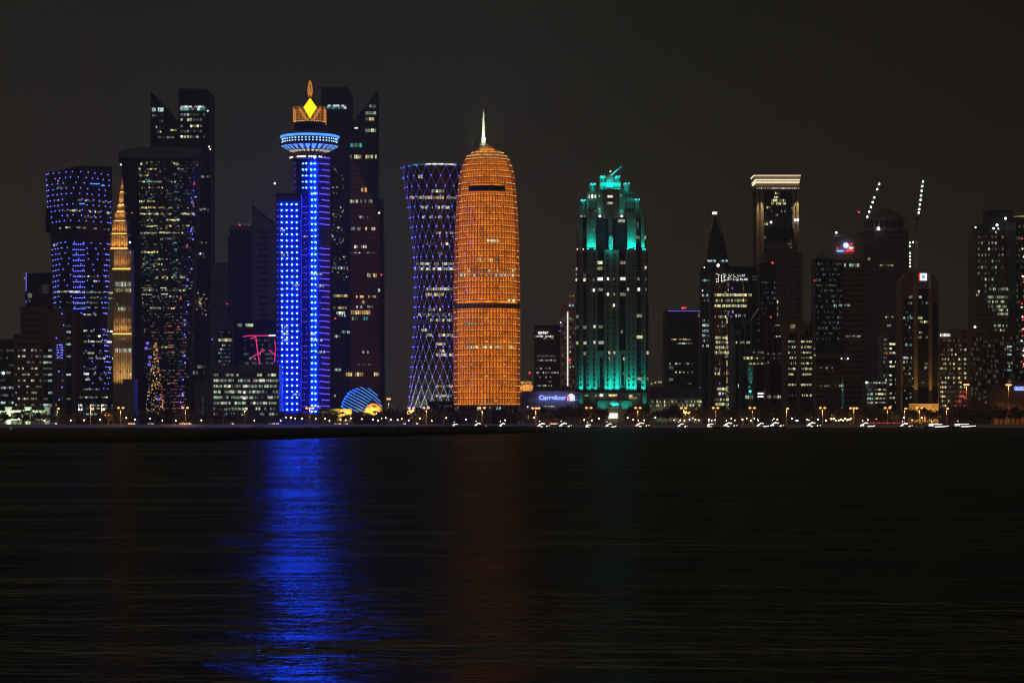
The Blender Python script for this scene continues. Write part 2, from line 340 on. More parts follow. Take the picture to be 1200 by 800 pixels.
# ------------------------------------------------------------------ haze, water, ground
def build_setting():
    mb = MB(); mb.box(-5600, 5600, -150, 8800, -1.5, 420)
    m = bpy.data.materials.new('dusty_night_air'); m.use_nodes = True; nt = m.node_tree; nt.nodes.clear()
    o = nt.nodes.new('ShaderNodeOutputMaterial'); v = nt.nodes.new('ShaderNodeVolumePrincipled')
    v.inputs['Color'].default_value = (.92, .90, .88, 1); v.inputs['Density'].default_value = HAZE; v.inputs['Anisotropy'].default_value = .15
    nt.links.new(v.outputs[0], o.inputs['Volume'])
    tag(mb.build('haze', m), None, None, kind='stuff')
    # water: one sheet, low ripples; a long grazing view, so far ripples close up into streaks
    m, nt, p = newmat('night_sea'); L = nt.links.new
    tc = nt.nodes.new('ShaderNodeTexCoord')
    def noise(sx, sy, det, rough=.6):
        mp = nt.nodes.new('ShaderNodeMapping'); mp.inputs['Scale'].default_value = (sx, sy, 1); L(tc.outputs['Object'], mp.inputs[0])
        n = nt.nodes.new('ShaderNodeTexNoise'); n.inputs['Scale'].default_value = 1; n.inputs['Detail'].default_value = det; n.inputs['Roughness'].default_value = rough
        L(mp.outputs[0], n.inputs['Vector']); return n.outputs[0]
    a = noise(.022, .050, 8, .60); b = noise(.35, .60, 3, .5)
    h = _math(nt, 'ADD', _math(nt, 'MULTIPLY', a, 1.7), _math(nt, 'MULTIPLY', b, .09))
    bp = nt.nodes.new('ShaderNodeBump'); bp.inputs['Strength'].default_value = 1; bp.inputs['Distance'].default_value = WAVE; L(h, bp.inputs['Height'])
    nt.nodes.remove(p); out = nt.nodes['Material Output']
    df = nt.nodes.new('ShaderNodeBsdfDiffuse'); df.inputs[0].default_value = (.003, .004, .005, 1)
    gl = nt.nodes.new('ShaderNodeBsdfGlossy'); L(_math(nt, 'MULTIPLY_ADD', noise(.0028, .010, 4, .55), .28, .11), gl.inputs['Roughness'])
    L(_math(nt, 'ADD', h, _math(nt, 'MULTIPLY', noise(.0035, .014, 3, .5), 7.0)), bp.inputs['Height'])
    gl.inputs['Color'].default_value = (SPEC, SPEC, SPEC, 1); L(bp.outputs[0], gl.inputs['Normal'])
    ad = nt.nodes.new('ShaderNodeAddShader'); L(df.outputs[0], ad.inputs[0]); L(gl.outputs[0], ad.inputs[1]); L(ad.outputs[0], out.inputs['Surface'])
    w = MB(); w.face([(-5500, -140, 0), (5500, -140, 0), (5500, 8700, 0), (-5500, 8700, 0)])
    tag(w.build('water', m), None, None, kind='structure')
    # made ground behind the quay
    g = MB(); g.box(-5500, 5500, 1762, 8700, -1.2, G); tag(g.build('ground', M['soil']), None, None, kind='structure')
    q = MB(); q.prism([(-5500, 1748), (5500, 1748), (5500, 1762), (-5500, 1762)], -1.3, [-.7, -.7, G+.35, G+.35]); tag(q.build('quay', M['quay']), None, None, kind='structure')
    pv = MB(); pv.box(-5500, 5500, 1762, 1774, G-.5, G+.12); tag(pv.build('promenade_path', M['paving']), None, None, kind='structure')
    rd = MB(); rd.face([(-5500, 1786, G+.004), (5500, 1786, G+.004), (5500, 1806, G+.004), (-5500, 1806, G+.004)]); tag(rd.build('road', M['asphalt']), None, None, kind='structure')
    mk = MB()
    for i in range(-150, 150): mk.face([(i*12, 1795.9, G+.009), (i*12+5, 1795.9, G+.009), (i*12+5, 1796.1, G+.009), (i*12, 1796.1, G+.009)])
    tag(mk.build('road_markings', M['white']), None, None, kind='structure')
    # low stony spit nearer the camera on the west side: its edge runs from 480 m out to about 1000 m
    rr = random.Random(3); ed = []
    for px, py in ((-260, 521), (-120, 520), (0, 519), (80, 518.5), (160, 518), (230, 517), (300, 515), (360, 513.5), (430, 511.5), (500, 510), (560, 508.5), (600, 507.5), (640, 506.6), (652, 505.9)):
        Y = CZ*F/(py-H); ed.append((wx(px, Y), Y))
    pts = []
    for (x0, y0), (x1, y1) in zip(ed, ed[1:]):
        for i in range(8): t = i/8; pts.append((x0+(x1-x0)*t, y0+(y1-y0)*t))
    pts.append(ed[-1]); nn = len(pts); rg = [[], [], [], [], []]
    for i, (x, y) in enumerate(pts):
        e = min(1, (nn-1-i)/14); j = lambda a: rr.uniform(-a, a)
        hgt = (1.85+j(.16))*e
        for k, (dy, z) in enumerate(((0, -.6), (2, .55*hgt), (9, hgt+.35*e), (40*e+12, hgt+.75*e+j(.15)), (70*e+20, -.6))):
            rg[k].append((x, y+dy+j(.5), z if k in (0, 4) else max(z, -.3)))
    s = MB(); s.rings(rg, False, False, closed=False); tag(s.build('land_spit', M['rock']), None, None, kind='structure')
HAZE, WAVE, SPEC = .000105, 2.2, .135
build_setting()

# ------------------------------------------------------------------ towers and blocks, from the west end of the bay
def far_left_office():
    b = Bld('office_block', 'low teal grey office block with pale window bands at the west end', 6, 2100)
    b.box('wall', -24, 17.5, 399, None, 0, 30, 'glass_teal'); b.box('parapet', -24, 17.8, 397, 399, -.3, 30.3, 'grey')
    b.grid(-22, 16.5, 406, 476, 12, 8, ['w_dim', 'w_cool', 'w_white'], rowp=[.1, .15, .1, .3, .4, .7, .6, .3], fh=.3, run=2)
    b.light('lamp', 4, 437, -1, 1.4, 'white_lamp'); b.done()
far_left_office()

def purple_edge_tower():
    b = Bld('office_tower', 'narrow dark tower with a violet edge line and a square opening through its head', 43, 2180)
    m = MB(); p = lambda x: b.x(x); q = lambda y: b.z(y)
    m.box(p(29.5), p(43), 0, 26, -1, q(320)); m.box(p(57), p(60), 0, 26, -1, q(319)); m.box(p(43), p(57), 0, 26, q(331.5), q(319.5)); m.box(p(43), p(57), 0, 26, -1, q(344))
    b.mesh('wall', m, 'glass_navy')
    m = MB(); m.box(p(30.2), p(31.2), -.8, -.1, q(341), q(319)); b.mesh('light_strip', m, 'violet_line')
    m = MB(); m.box(p(30.2), p(31), -.8, -.1, q(355), q(352)); b.mesh('light_strip', m, 'violet_line')
    b.panepx(32.5, 37.5, 343.5, 349, -.2, 'w_green'); b.panepx(33, 36, 351, 354, -.2, 'w_dim')
    b.light('beacon', 28.6, 326, 0, .8, 'red_lamp'); b.done()
purple_edge_tower()

def brown_block():
    b = Bld('stepped_block', 'broad brown masonry block stepped at its top with a dark glazed strip up the middle', 52, 1960)
    b.box('wall', 24, 50, 361, None, 0, 34, 'brown'); b.box('wall', 50, 62, 363, 405, 2, 34, 'brown'); b.box('wall', 62, 77, 362, None, 0, 34, 'brown')
    b.box('wall', 84, 89.5, 366, None, 0, 34, 'brown'); b.box('shoulder', 15.8, 24, 391, None, 3, 34, 'brown'); b.box('glazed_strip', 50, 62, 405, None, 3.5, 34, 'glass_teal')
    b.box('glazed_strip', 77, 84, 366, None, 2, 34, 'glass_teal'); b.box('parapet', 23.5, 50.3, 359.3, 361, -.4, 34.4, 'brown'); b.box('parapet', 61.7, 77.2, 360.3, 362, -.4, 34.4, 'brown')
    b.box('recess', 20, 45, 402, 404.5, -.15, 1, 'dark')
    rows = [366.5+7.1*k for k in range(17)]
    for k, y in enumerate(rows):
        for x in (26, 31, 36.5, 41.5): 
            if k == 5: continue
            lit = k > 5 and R.random() < .62
            b.panepx(x, x+1.7, y, y+2.2, -.1, R.choice(['w_white', 'w_green', 'w_dim', 'w_dim']) if lit else 'w_off'); b.panepx(x+2, x+3.7, y, y+2.2, -.1, R.choice(['w_white', 'w_dim', 'w_green']) if lit and R.random() < .75 else 'w_off')
        for x in (46.5, 65, 68.6, 72.5): b.panepx(x, x+1.7, y, y+2.4, -.1, 'w_dim' if k > 5 and R.random() < .3 else 'w_off')
        if k > 5:
            b.panepx(18, 20, y, y+2.2, 2.8, R.choice(['w_green', 'w_dim']) if R.random() < .6 else 'w_off'); b.panepx(21, 23, y, y+2.2, 2.8, R.choice(['w_green', 'w_dim', 'w_off']))
            b.panepx(51, 56, y, y+2.6, 3.3, R.choice(['w_cool', 'w_dim', 'w_off', 'w_green'])); b.panepx(56.5, 61, y, y+2.6, 3.3, R.choice(['w_cool', 'w_dim', 'w_off', 'w_white']))
        b.panepx(78, 83, y, y+2.4, 1.8, R.choice(['w_dim', 'w_cool', 'w_off', 'w_off', 'w_off']))
    for x, y in ((72.6, 367.5), (74.5, 381), (66, 396), (70, 404), (69, 435), (72.6, 453.5), (69.4, 468)): b.light('led_light', x, y, -.5, .6, 'led_small')
    for x in (67, 68.2, 71.5, 72.8):
        for y in (404, 407, 410, 413, 416, 419): 
            if R.random() < .7: b.light('led_light', x, y, -.5, .45, 'led_small')
    m = MB()
    for x0, x1 in ((66.6, 69), (70.4, 72.4)): m.box(b.x(x0), b.x(x1), -.2, .5, b.z(481), b.z(470))
    b.mesh('niche', m, 'glass_navy')
    b.light('lamp', 66, 486, -4, .5, 'teal_flood'); b.done()
brown_block()

def loft_tower(b, levels, n=40):
    """levels: (py, centre px, half width px, half depth m, turn, squareness, tilt) -> rings of points in metres"""
    out = []
    for py, cx, hw, hd, turn, sq, tilt in levels:
        ring = []
        for j in range(n):
            t = 2*pi*j/n; c, s_ = cos(t), sin(t); k = (abs(c)**sq+abs(s_)**sq)**(-1/sq)
            x, y = c*k, s_*k; xr, yr = x*cos(turn)-y*sin(turn), x*sin(turn)+y*cos(turn)
            K = (b.Y+hd)/F; X = b.x(cx, hd)+hw*K*xr; Yy = hd+hd*yr
            ring.append((X, Yy, b.z(py, hd)+tilt*xr*hw*K))
        out.append(ring)
    return out
def twisted_tower():
    b = Bld('twisted_tower', 'twisting dark tower dotted all over with small blue lights, its roof cut on a slant', 93, 2060)
    def lev(py):
        t = (py-200)/260; turn = .95-1.05*t
        ext = (abs(cos(turn))**1.0+abs(sin(turn))); hw = (36.5 if py < 235 else 36.5-1.5*min(1, (py-235)/40))+(.8 if py > 330 else 0)
        return (py, 93.6+1.7*max(0, (py-230)/230)-.8*max(0, (230-py)/30), hw/min(ext, 1.19)*1.0, 25, turn, 5.0, 0)
    lv = [lev(y) for y in [497]+list(range(480, 205, -10))]
    rg = loft_tower(b, lv); top = list(lev(200)); top[6] = .13; rg.append(loft_tower(b, [tuple(top)])[0])
    m = MB(); m.rings(rg); b.mesh('wall', m, 'glass_navy')
    m = MB(); m.box(b.x(51.3), b.x(55.5), 8, 16, b.z(271), b.z(243)); b.mesh('side_fin', m, 'dark')
    def at(py, u):                                     # a spot on the near side of the skin, u from 0 (left) to 1 (right) along the arc
        ring = loft_tower(b, [lev(py)], 120)[0]; near = sorted([p for p in ring if p[1] < 26], key=lambda p: p[0])
        return near[min(len(near)-1, int(u*len(near)))], near
    y = 205.5; i = 0
    while y < 462:
        if not (262 < y < 281 or 371 < y < 383):
            _, near = at(y, 0); n = 13
            L = [0]
            for p, q in zip(near, near[1:]): L.append(L[-1]+sqrt((p[0]-q[0])**2+(p[1]-q[1])**2))
            for k in range(n):
                tgt = L[-1]*(k+.5)/n; j = min(range(len(L)), key=lambda a: abs(L[a]-tgt)); p = near[j]
                if p[1] > 27 or R.random() < .08: continue
                b.pane(p[0], p[1]-.9, p[2], .5, .5, 'led_small', 0, True, 'led_light', .5, 'octa')
            if 283 < y < 372:
                for k in range(7): b.pane(b.x(87+2.1*k), near[len(near)//2][1]-.9, b.z(y), .5, .5, 'led_small', 0, True, 'led_light', .5, 'octa')
        for t in range(4):                              # broken bands of lit rooms
            pr = {267: 1, 248: .8, 235: .5, 254: .5, 340: .9, 322: .8, 333: .6}.get(int(y), 0)
        y += 6.25
    def band(py, x0, x1, mats, h=2.0, dens=.8):
        x = x0
        while x < x1:
            w = R.uniform(1.6, 5)
            if R.random() < dens:
                ring = loft_tower(b, [lev(py)], 120)[0]; X = b.x(x+w/2); near = [p for p in ring if p[1] < 26]; p = min(near, key=lambda p: abs(p[0]-X)); q = min(near, key=lambda p: abs(p[0]-X-1.5))
                rz = math.atan2(q[1]-p[1], (q[0]-p[0]) or 1) if q is not p else 0
                b.pane(X, p[1]-.35, b.z(py), min(w, x1-x)*b.k, h*b.k, R.choice(mats), rz, True, 'window', .4)
            x += w+R.choice((.2, .4, 1.2))
    for py, x0, x1, mats, d in ((267, 64, 125, ['w_green', 'w_white', 'w_dim'], .6), (247.5, 75, 128, ['w_yellow', 'w_white', 'w_dim'], .75), (235, 80, 128, ['w_white', 'w_dim'], .7), (254, 80, 122, ['w_white', 'w_dim'], .45), (219.5, 60, 80, ['w_teal', 'w_dim'], .6),
                             (286, 57, 64, ['w_lime'], .9), (323.5, 86, 128, ['w_white', 'w_dim'], .75), (329, 108, 130, ['w_white', 'w_lime'], .5), (342, 60, 130, ['w_white', 'w_white', 'w_green', 'w_dim'], .85), (348.5, 104, 130, ['w_white', 'w_dim'], .6), (354.5, 78, 125, ['w_dim'], .8),
                             (360, 86, 128, ['w_teal', 'w_dim'], .5), (368.5, 90, 130, ['w_white', 'w_dim'], .55), (387.5, 90, 128, ['w_white', 'w_dim', 'w_bright'], .7), (393.5, 90, 118, ['w_white', 'w_bright', 'w_dim'], .7), (400, 90, 130, ['w_white', 'w_lime', 'w_bright'], .75),
                             (413.5, 91, 128, ['w_white', 'w_lime', 'w_dim'], .6), (419.5, 91, 128, ['w_white', 'w_bright', 'w_dim'], .6), (432, 91, 124, ['w_white', 'w_dim'], .5), (438, 91, 126, ['w_white', 'w_bright', 'w_dim'], .7), (444.5, 91, 120, ['w_lime', 'w_white', 'w_dim'], .7), (456, 91, 118, ['w_white', 'w_lime', 'w_dim'], .7)): band(py, x0, x1, mats, dens=d)
    for x, y, dx in ((86, 213.5, 8), (106, 215, 10), (116, 216, 4), (86.5, 240.6, 7), (94.5, 239.6, 6)):
        m = MB(); p = at(y, (x-56)/72)[0]; m.box(b.x(x), b.x(x+dx), p[1]-1.2, p[1]-.4, b.z(y)-.4, b.z(y)+.4); b.mesh('light_strip', m, 'cyan_rim')
    for k in range(14): b.panepx(89+R.uniform(-.6, .6), 90+R.uniform(0, .6), 218+k*1.7, 219.3+k*1.7, -.7+9, 'w_cool' if k < 9 else 'w_red')
    for x in (67.5, 58.5, 53.5):
        for k in range(9):
            if R.random() < .7: yy = R.uniform(206, 242) if x > 54 else R.uniform(258, 269); p = at(yy, .05)[0]; b.panepx(x, x+.9, yy, yy+1.8, p[1]-1.5 if x < 60 else 4, 'w_amber')
    b.light('beacon', 88.5, 199.3, 24, 1.0, 'white_lamp', 'ball'); b.done()
    p = Bld('podium_hall', 'low dark podium hall with white lit shapes below the twisting blue dotted tower', 123, 1940)
    p.box('wall', 89, 158, 464, None, 0, 40, 'glass_line'); p.box('roof', 88, 150, 458.5, 464, 4, 40, 'brown_dark'); p.box('canopy', 90.5, 147, 481.5, 482.5, -4, 0, 'grey')
    p.grid(91, 156, 463.5, 467, 22, 1, ['w_dim', 'w_white'], p=.6, fh=.5); p.grid(91, 156, 473, 480, 15, 2, ['w_white', 'w_dim', 'w_cool'], p=.55, fh=.45); p.grid(91, 156, 483, 487, 14, 1, ['w_green', 'w_dim'], p=.8, fh=.6)
    for x in (92, 105.5, 118.5):
        for yy in (474.5, 479.8): p.panepx(x, x+4.4, yy-.9, yy+.9, -.5, 'w_bright')
        p.panepx(x, x+.8, 473.6, 480.6, -.45, 'w_bright'); p.panepx(x+3.7, x+4.5, 473.6, 480.6, -.45, 'w_bright')
    for x in (95, 98.4, 101.5, 111, 114.8, 124, 127.3): 
        m = MB(); m.tube((p.x(x), -.6, p.z(481)), (p.x(x-2.6), -.6, p.z(470)), .35); p.mesh('strut', m, 'white_metal')
    p.done()
twisted_tower()

def spire_tower():
    b = Bld('spire_tower', 'slender tan fluted tower with orange floodlit setbacks and a needle spire', 141, 1925)
    sq = lambda hw, d0, d1: (hw, d0, d1)
    def tier(name, cx, w0, w1, t, bt, mat, d=0):
        c = 18; hw0, hw1 = w0*b.k, w1*b.k; X = b.x(cx, 10)
        m = MB(); m.rings([[(X-h, c-h, z), (X+h, c-h, z), (X+h, c+h, z), (X-h, c+h, z)] for h, z in ((hw0, -1 if bt is None else b.z(bt)), (hw1, b.z(t)))]); b.mesh(name, m, mat); return c-hw0
    tier('shaft', 143.3, 11.6, 10.4, 291, None, 'tan_fin')
    for (nm, cx, w0, w1, t, bt) in (('tier', 138.3, 10.3, 9.6, 273.4, 290.6), ('tier', 138.3, 9.0, 7.6, 258, 273.2), ('tier', 138.6, 6.6, 5.8, 247, 257.6), ('tier', 139.2, 4.6, 3.9, 239.6, 246.7), ('spire', 139.8, 3.5, 2.2, 224, 239.2), ('spire', 140.4, 2.0, .45, 203, 223.6)):
        tier(nm, cx+1.0, w0, w1, t, bt, 'tan_fin' if w0 > 8 else 'tan')
    m = MB(); m.tube((b.x(141.4, 18), 18, b.z(206)), (b.x(141.6, 18), 18, b.z(193)), .35, .15); b.mesh('mast', m, 'steel'); b.light('beacon', 141.7, 193, 18, .7, 'white_lamp')
    for cx, w, y, s in ((139.3, 10.3, 290.6, 1), (139.3, 9.0, 273.2, .8), (139.6, 6.6, 257.6, .5), (140.2, 4.4, 246.7, .8), (140.8, 3.4, 239.2, 1.2), (141.4, 1.9, 223.6, .8)):
        m = MB(); X = b.x(cx, 10); h = w*b.k; f = 18-h-1.2; m.box(X-h*.96, X+h*.96, f-.35, f+.35, b.z(y)+.1, b.z(y)+.9*max(.6, s)); b.mesh('floodlight', m, 'orange_flood')
        m = MB(); m.box(X-h-1.6, X+h+1.6, f-.9, 18+h+1.6, b.z(y)-.8, b.z(y)); b.mesh('ledge', m, 'tan')
    for y, cx, w in ((315, 142.4, 10.7), (391.5, 143.2, 11.3)):
        m = MB(); X = b.x(cx, 10); h = w*b.k; f = 18-h-1.6; m.box(X-h*.97, X+h*.97, f-.4, f+.4, b.z(y)+.1, b.z(y)+1.0); b.mesh('floodlight', m, 'orange_flood')
        m = MB(); m.box(X-h-1.2, X+h+1.2, f-1, 18+h+1.2, b.z(y)-.8, b.z(y)); b.mesh('ledge', m, 'tan')
    fr = 18-11.7*b.k
    for y, mats, pr, tall in ((296, ['w_teal', 'w_cool'], .6, 1.6), (333, ['w_white', 'w_cool'], .85, 5), (340, ['w_yellow', 'w_lime'], .85, 4), (356, ['w_dim'], .4, 3), (362, ['w_green', 'w_white'], .5, 4), (375, ['w_yellow', 'w_lime'], .35, 4), (383, ['w_lime', 'w_yellow'], .7, 3), (396.5, ['w_dim'], .6, 2), (410.5, ['w_cool', 'w_white'], .9, 4.5), (424, ['w_dim'], .3, 3), (438, ['w_lime'], .3, 3)):
        for k in range(12):
            if R.random() < pr: x = 135.5+1.55*k; b.panepx(x, x+.8, y-tall/2, y+tall/2, fr-.25, R.choice(mats))
    def spot(px, py, dy, e, c, tilt, size=60):
        l = bpy.data.lights.new('uplight', 'SPOT'); l.energy = e; l.color = c; l.spot_size = radians(size); l.spot_blend = 1; l.shadow_soft_size = .4
        o = bpy.data.objects.new('uplight', l); col.objects.link(o); o.parent = b.root; o.location = (b.x(px, dy), dy, b.z(py, dy)); o.rotation_euler = (pi+tilt, 0, 0); return o
    b.spot = spot
    for cx, w, y, e in ((139.3, 10.3, 290.6, 1), (139.3, 9.0, 273.2, .8), (139.6, 6.6, 257.6, .4), (140.2, 4.4, 246.7, .35), (140.8, 3.4, 239.2, .9), (141.4, 1.9, 223.6, .5)):
        for k in ((-.66, 0, .66) if w > 5 else (0,)): spot(cx+k*w, y, 18-w*b.k-2.6, e*4200, (1, .47, .12), -.34, 90)
    for px in (134, 138.5, 143, 147.5, 152): spot(px, 462, fr-6, 16000, (1, .62, .22), -.16, 60)
    for px in (134, 140.5, 147): spot(px, 391, fr-3.2, 3000, (1, .5, .15), -.36, 90); spot(px-1, 315, fr-3.2, 3400, (1, .5, .15), -.3, 90)
    b.light('lamp', 152.3, 284, fr, .9, 'white_lamp'); b.done()
    a = Bld('side_block', 'plain dull violet block at the foot of the orange floodlit spire tower', 151, 1900); a.box('wall', 144.3, 157, 445, None, 0, 20, 'grey'); a.box('parapet', 144, 157.3, 444, 445, -.3, 20.3, 'grey'); a.box('canopy', 131, 144, 463, 465, -2, 4, 'tan'); a.done()
spire_tower()

def palm_twin(label, slabs, link_box, Y, cx, tint):
    b = Bld('twin_slab_tower', label, cx, Y)
    for name, pts, y0, y1, mat in slabs:
        m = MB(); m.plate([(b.x(x, y0), -1 if y is None else b.z(y, y0)) for x, y in pts], y0, y1); b.mesh(name, m, mat)
    b.box('link_wall', *link_box, 'glass'); return b
def west_twin():
    b = palm_twin('very tall dark slab pair, one cut aslant, rising behind the tilted oval roof', [('slab_wall', [(176.3, None), (206.5, None), (206.5, 140), (196, 128), (176.3, 107)], 0, 30, 'glass_line'), ('slab_wall', [(209.3, None), (247, None), (247, 108.3), (242, 108.3), (242, 104), (209.3, 104)], 2, 34, 'glass_line')], (206, 210, 150, None, 8, 28), 2260, 212, 0)
    for x0, x1 in ((178, 182.5), (185, 191.5)): b.panepx(x0, x1, 126.5, 130.8, -.2, 'w_cool')
    for y, x0, x1 in ((133.5, 178, 191), (140, 184, 191), (147, 180, 191), (152.5, 184, 189), (159, 179, 205)): b.grid(x0, x1, y, y+4, 5, 1, ['w_dim', 'w_yellow', 'w_green'] if y < 158 else ['w_dim'], p=.6, fh=.6)
    b.panepx(200, 203, 151.5, 153.5, -.2, 'w_yellow'); b.panepx(204, 207, 151.5, 153.5, -.2, 'w_lime')
    for x in (212, 216.5, 221, 228, 232.5, 236): b.panepx(x, x+R.uniform(3, 4.2), 124.2, 126.2, 1.7, 'w_bright')
    b.grid(211, 241, 125.5, 130, 9, 1, ['w_cool', 'w_teal'], p=.9, y=1.8, fh=.8, fw=.92)
    for y in (132, 138, 145.5, 151.5, 158): b.grid(211, 241, y, y+4.6, 8, 1, ['w_dim', 'w_yellow', 'w_dim', 'w_white'], p=.62, y=1.8, fh=.6)
    b.panepx(222, 225, 138.5, 142, 1.6, 'w_lime')
    for k in range(60): # rooms down the visible east flank and its glints
        x = R.uniform(232, 246); y = R.choice((206, 244, 245, 257, 283, 296, 300)); 
        if k < 26: b.panepx(x, x+R.uniform(.8, 2), y, y+2.4, 1.7, R.choice(['w_dim', 'w_dim', 'w_cool']))
    for k in range(46):
        x = R.gauss(234, 4.2); y = R.gauss(353, 7)+(x-234)*.7
        if 228 < x < 246: b.panepx(x, x+R.uniform(.5, 1.4), y, y+R.uniform(.6, 1.6), 1.6, R.choice(['w_yellow', 'w_amber', 'w_white', 'w_dim']))
    b.grid(226, 242, 426, 440, 8, 2, ['w_dim', 'w_cool'], p=.5, y=1.7)
    for x, y in ((243.5, 130), (245, 172), (246.5, 175)): b.light('lamp', x, y, 1, .8, 'warm_lamp')
    b.done()
west_twin()

def east_twin():
    b = palm_twin('very tall dark slab pair with a pointed top behind the blue saucer tower', [('slab_wall', [(376, None), (411.5, None), (411.5, 107.5), (407.5, 107.5), (407.5, 102), (376, 102)], 2, 34, 'glass_line'), ('slab_wall', [(411.5, None), (446.2, None), (446.2, 235), (442.5, 232), (442.5, 107), (417.5, 137), (417.5, 148), (411.5, 148)], 0, 30, 'glass_line'), ('flank_wall', [(446.4, None), (450.5, None), (449, 235), (446.4, 230)], 6, 26, 'glass')], (405, 416, 141, 150, 10, 24), 2240, 412, 0)
    m = MB(); m.plate([(b.x(x), b.z(y)) for x, y in ((410.5, 470), (445.6, 470), (445.6, 262), (441.5, 250), (432, 226), (420, 197), (411, 186))], -.5, -.1); b.mesh('orange_reflection_face', m, 'glass_orange_reflect')
    for x in (384, 390, 394, 400): b.panepx(x, x+R.uniform(3, 4), 123, 125, 1.7, 'w_bright')
    b.grid(379, 406, 124, 128.5, 8, 1, ['w_teal', 'w_cool'], p=.8, y=1.8, fw=.9, fh=.7)
    for y, mats, pr in ((122, ['w_green', 'w_white', 'w_dim'], .5), (130, ['w_white', 'w_green', 'w_cool'], .8), (137, ['w_amber', 'w_yellow', 'w_dim'], .6), (150.5, ['w_white', 'w_cool', 'w_green'], .7)): b.grid(428, 441, y, y+5, 6, 1, mats, p=pr, fh=.75, run=2)
    b.panepx(415.5, 419.5, 149.3, 151, -.3, 'w_bright'); b.grid(410.5, 424, 167.5, 173, 5, 1, ['w_teal'], p=.9, fw=.95, fh=.85)
    b.grid(410, 424, 181, 186.5, 6, 1, ['w_yellow', 'w_lime'], p=.8, fh=.75); b.grid(428, 441.5, 181, 186.5, 6, 1, ['w_yellow', 'w_lime'], p=.85, fh=.75)
    for y, x0, x1, mats, pr, h in ((220, 423, 430, ['w_amber', 'w_yellow'], .9, 5), (234, 410, 439, ['w_white', 'w_green', 'w_cool'], .7, 4), (253, 421, 432, ['w_white', 'w_dim'], .7, 3), (266, 411, 440, ['w_yellow', 'w_amber', 'w_white'], .7, 4), (287, 415, 430, ['w_dim', 'w_white'], .6, 4), (295.5, 410, 440, ['w_dim', 'w_white'], .8, 1.5), (320, 430, 442, ['w_yellow', 'w_white'], .8, 5), (346, 412, 441, ['w_amber'], .6, 3), (352, 424, 428, ['w_amber'], 1, 4), (358, 412, 440, ['w_dim', 'w_cool'], .5, 3), (363.5, 411, 434, ['w_yellow', 'w_amber'], .9, 5), (371, 412, 431, ['w_teal', 'w_green'], .6, 4), (411, 419, 438, ['w_white', 'w_cool'], .5, 3), (426, 412, 441, ['w_dim'], .7, 1.5), (436, 405, 426, ['w_yellow', 'w_amber'], .9, 5), (436, 438, 444, ['w_amber', 'w_yellow'], .9, 4.5)):
        b.grid(x0, x1, y, y+h, max(3, int((x1-x0)/2.4)), 1, mats, p=pr, y=-.8, fh=.9, off=False)
    for k in range(120): # the flank between the blue shaft and the orange reflecting face: scattered rooms
        x = R.uniform(388, 408); y = R.choice([R.gauss(250, 4), R.gauss(268, 3), R.gauss(281, 3), R.uniform(188, 235), R.uniform(300, 330)])
        if y > 186 and (y > 300 or x < 402): b.panepx(x, x+R.uniform(.5, 1.5), y, y+R.uniform(.6, 1.6), 1.7, R.choice(['w_white', 'w_dim', 'w_yellow', 'w_dim']))
    for y, x0, x1, mats, pr in ((314, 389, 408, ['w_cool', 'w_white', 'w_dim'], .9), (346.5, 389, 408, ['w_amber', 'w_yellow'], .9), (360.5, 389, 408, ['w_amber', 'w_dim'], .6), (366.5, 394, 406, ['w_white', 'w_cool', 'w_bright'], .9), (369.5, 397, 405, ['w_cool'], .8), (389, 400, 410, ['w_cool'], .7), (394, 392, 400, ['w_dim', 'w_white'], .6), (433, 392, 400, ['w_green', 'w_white', 'w_dim'], .9), (463.5, 390, 400, ['w_white', 'w_dim'], .5)): b.grid(x0, x1, y-1.6, y+1.6, int((x1-x0)/1.6), 1, mats, p=pr, y=1.7, off=False, fh=.9)
    for x, y, mt in ((444.3, 249.5, 'white_lamp'), (449.3, 236.5, 'w'), (447, 322, 'red_lamp'), (446.8, 340, 'w'), (393, 373, 'red_lamp')):
        if mt != 'w': b.light('beacon', x, y, -1, .9, mt)
    b.panepx(443, 445.5, 338, 342, -.7, 'w_green'); b.done()
east_twin()

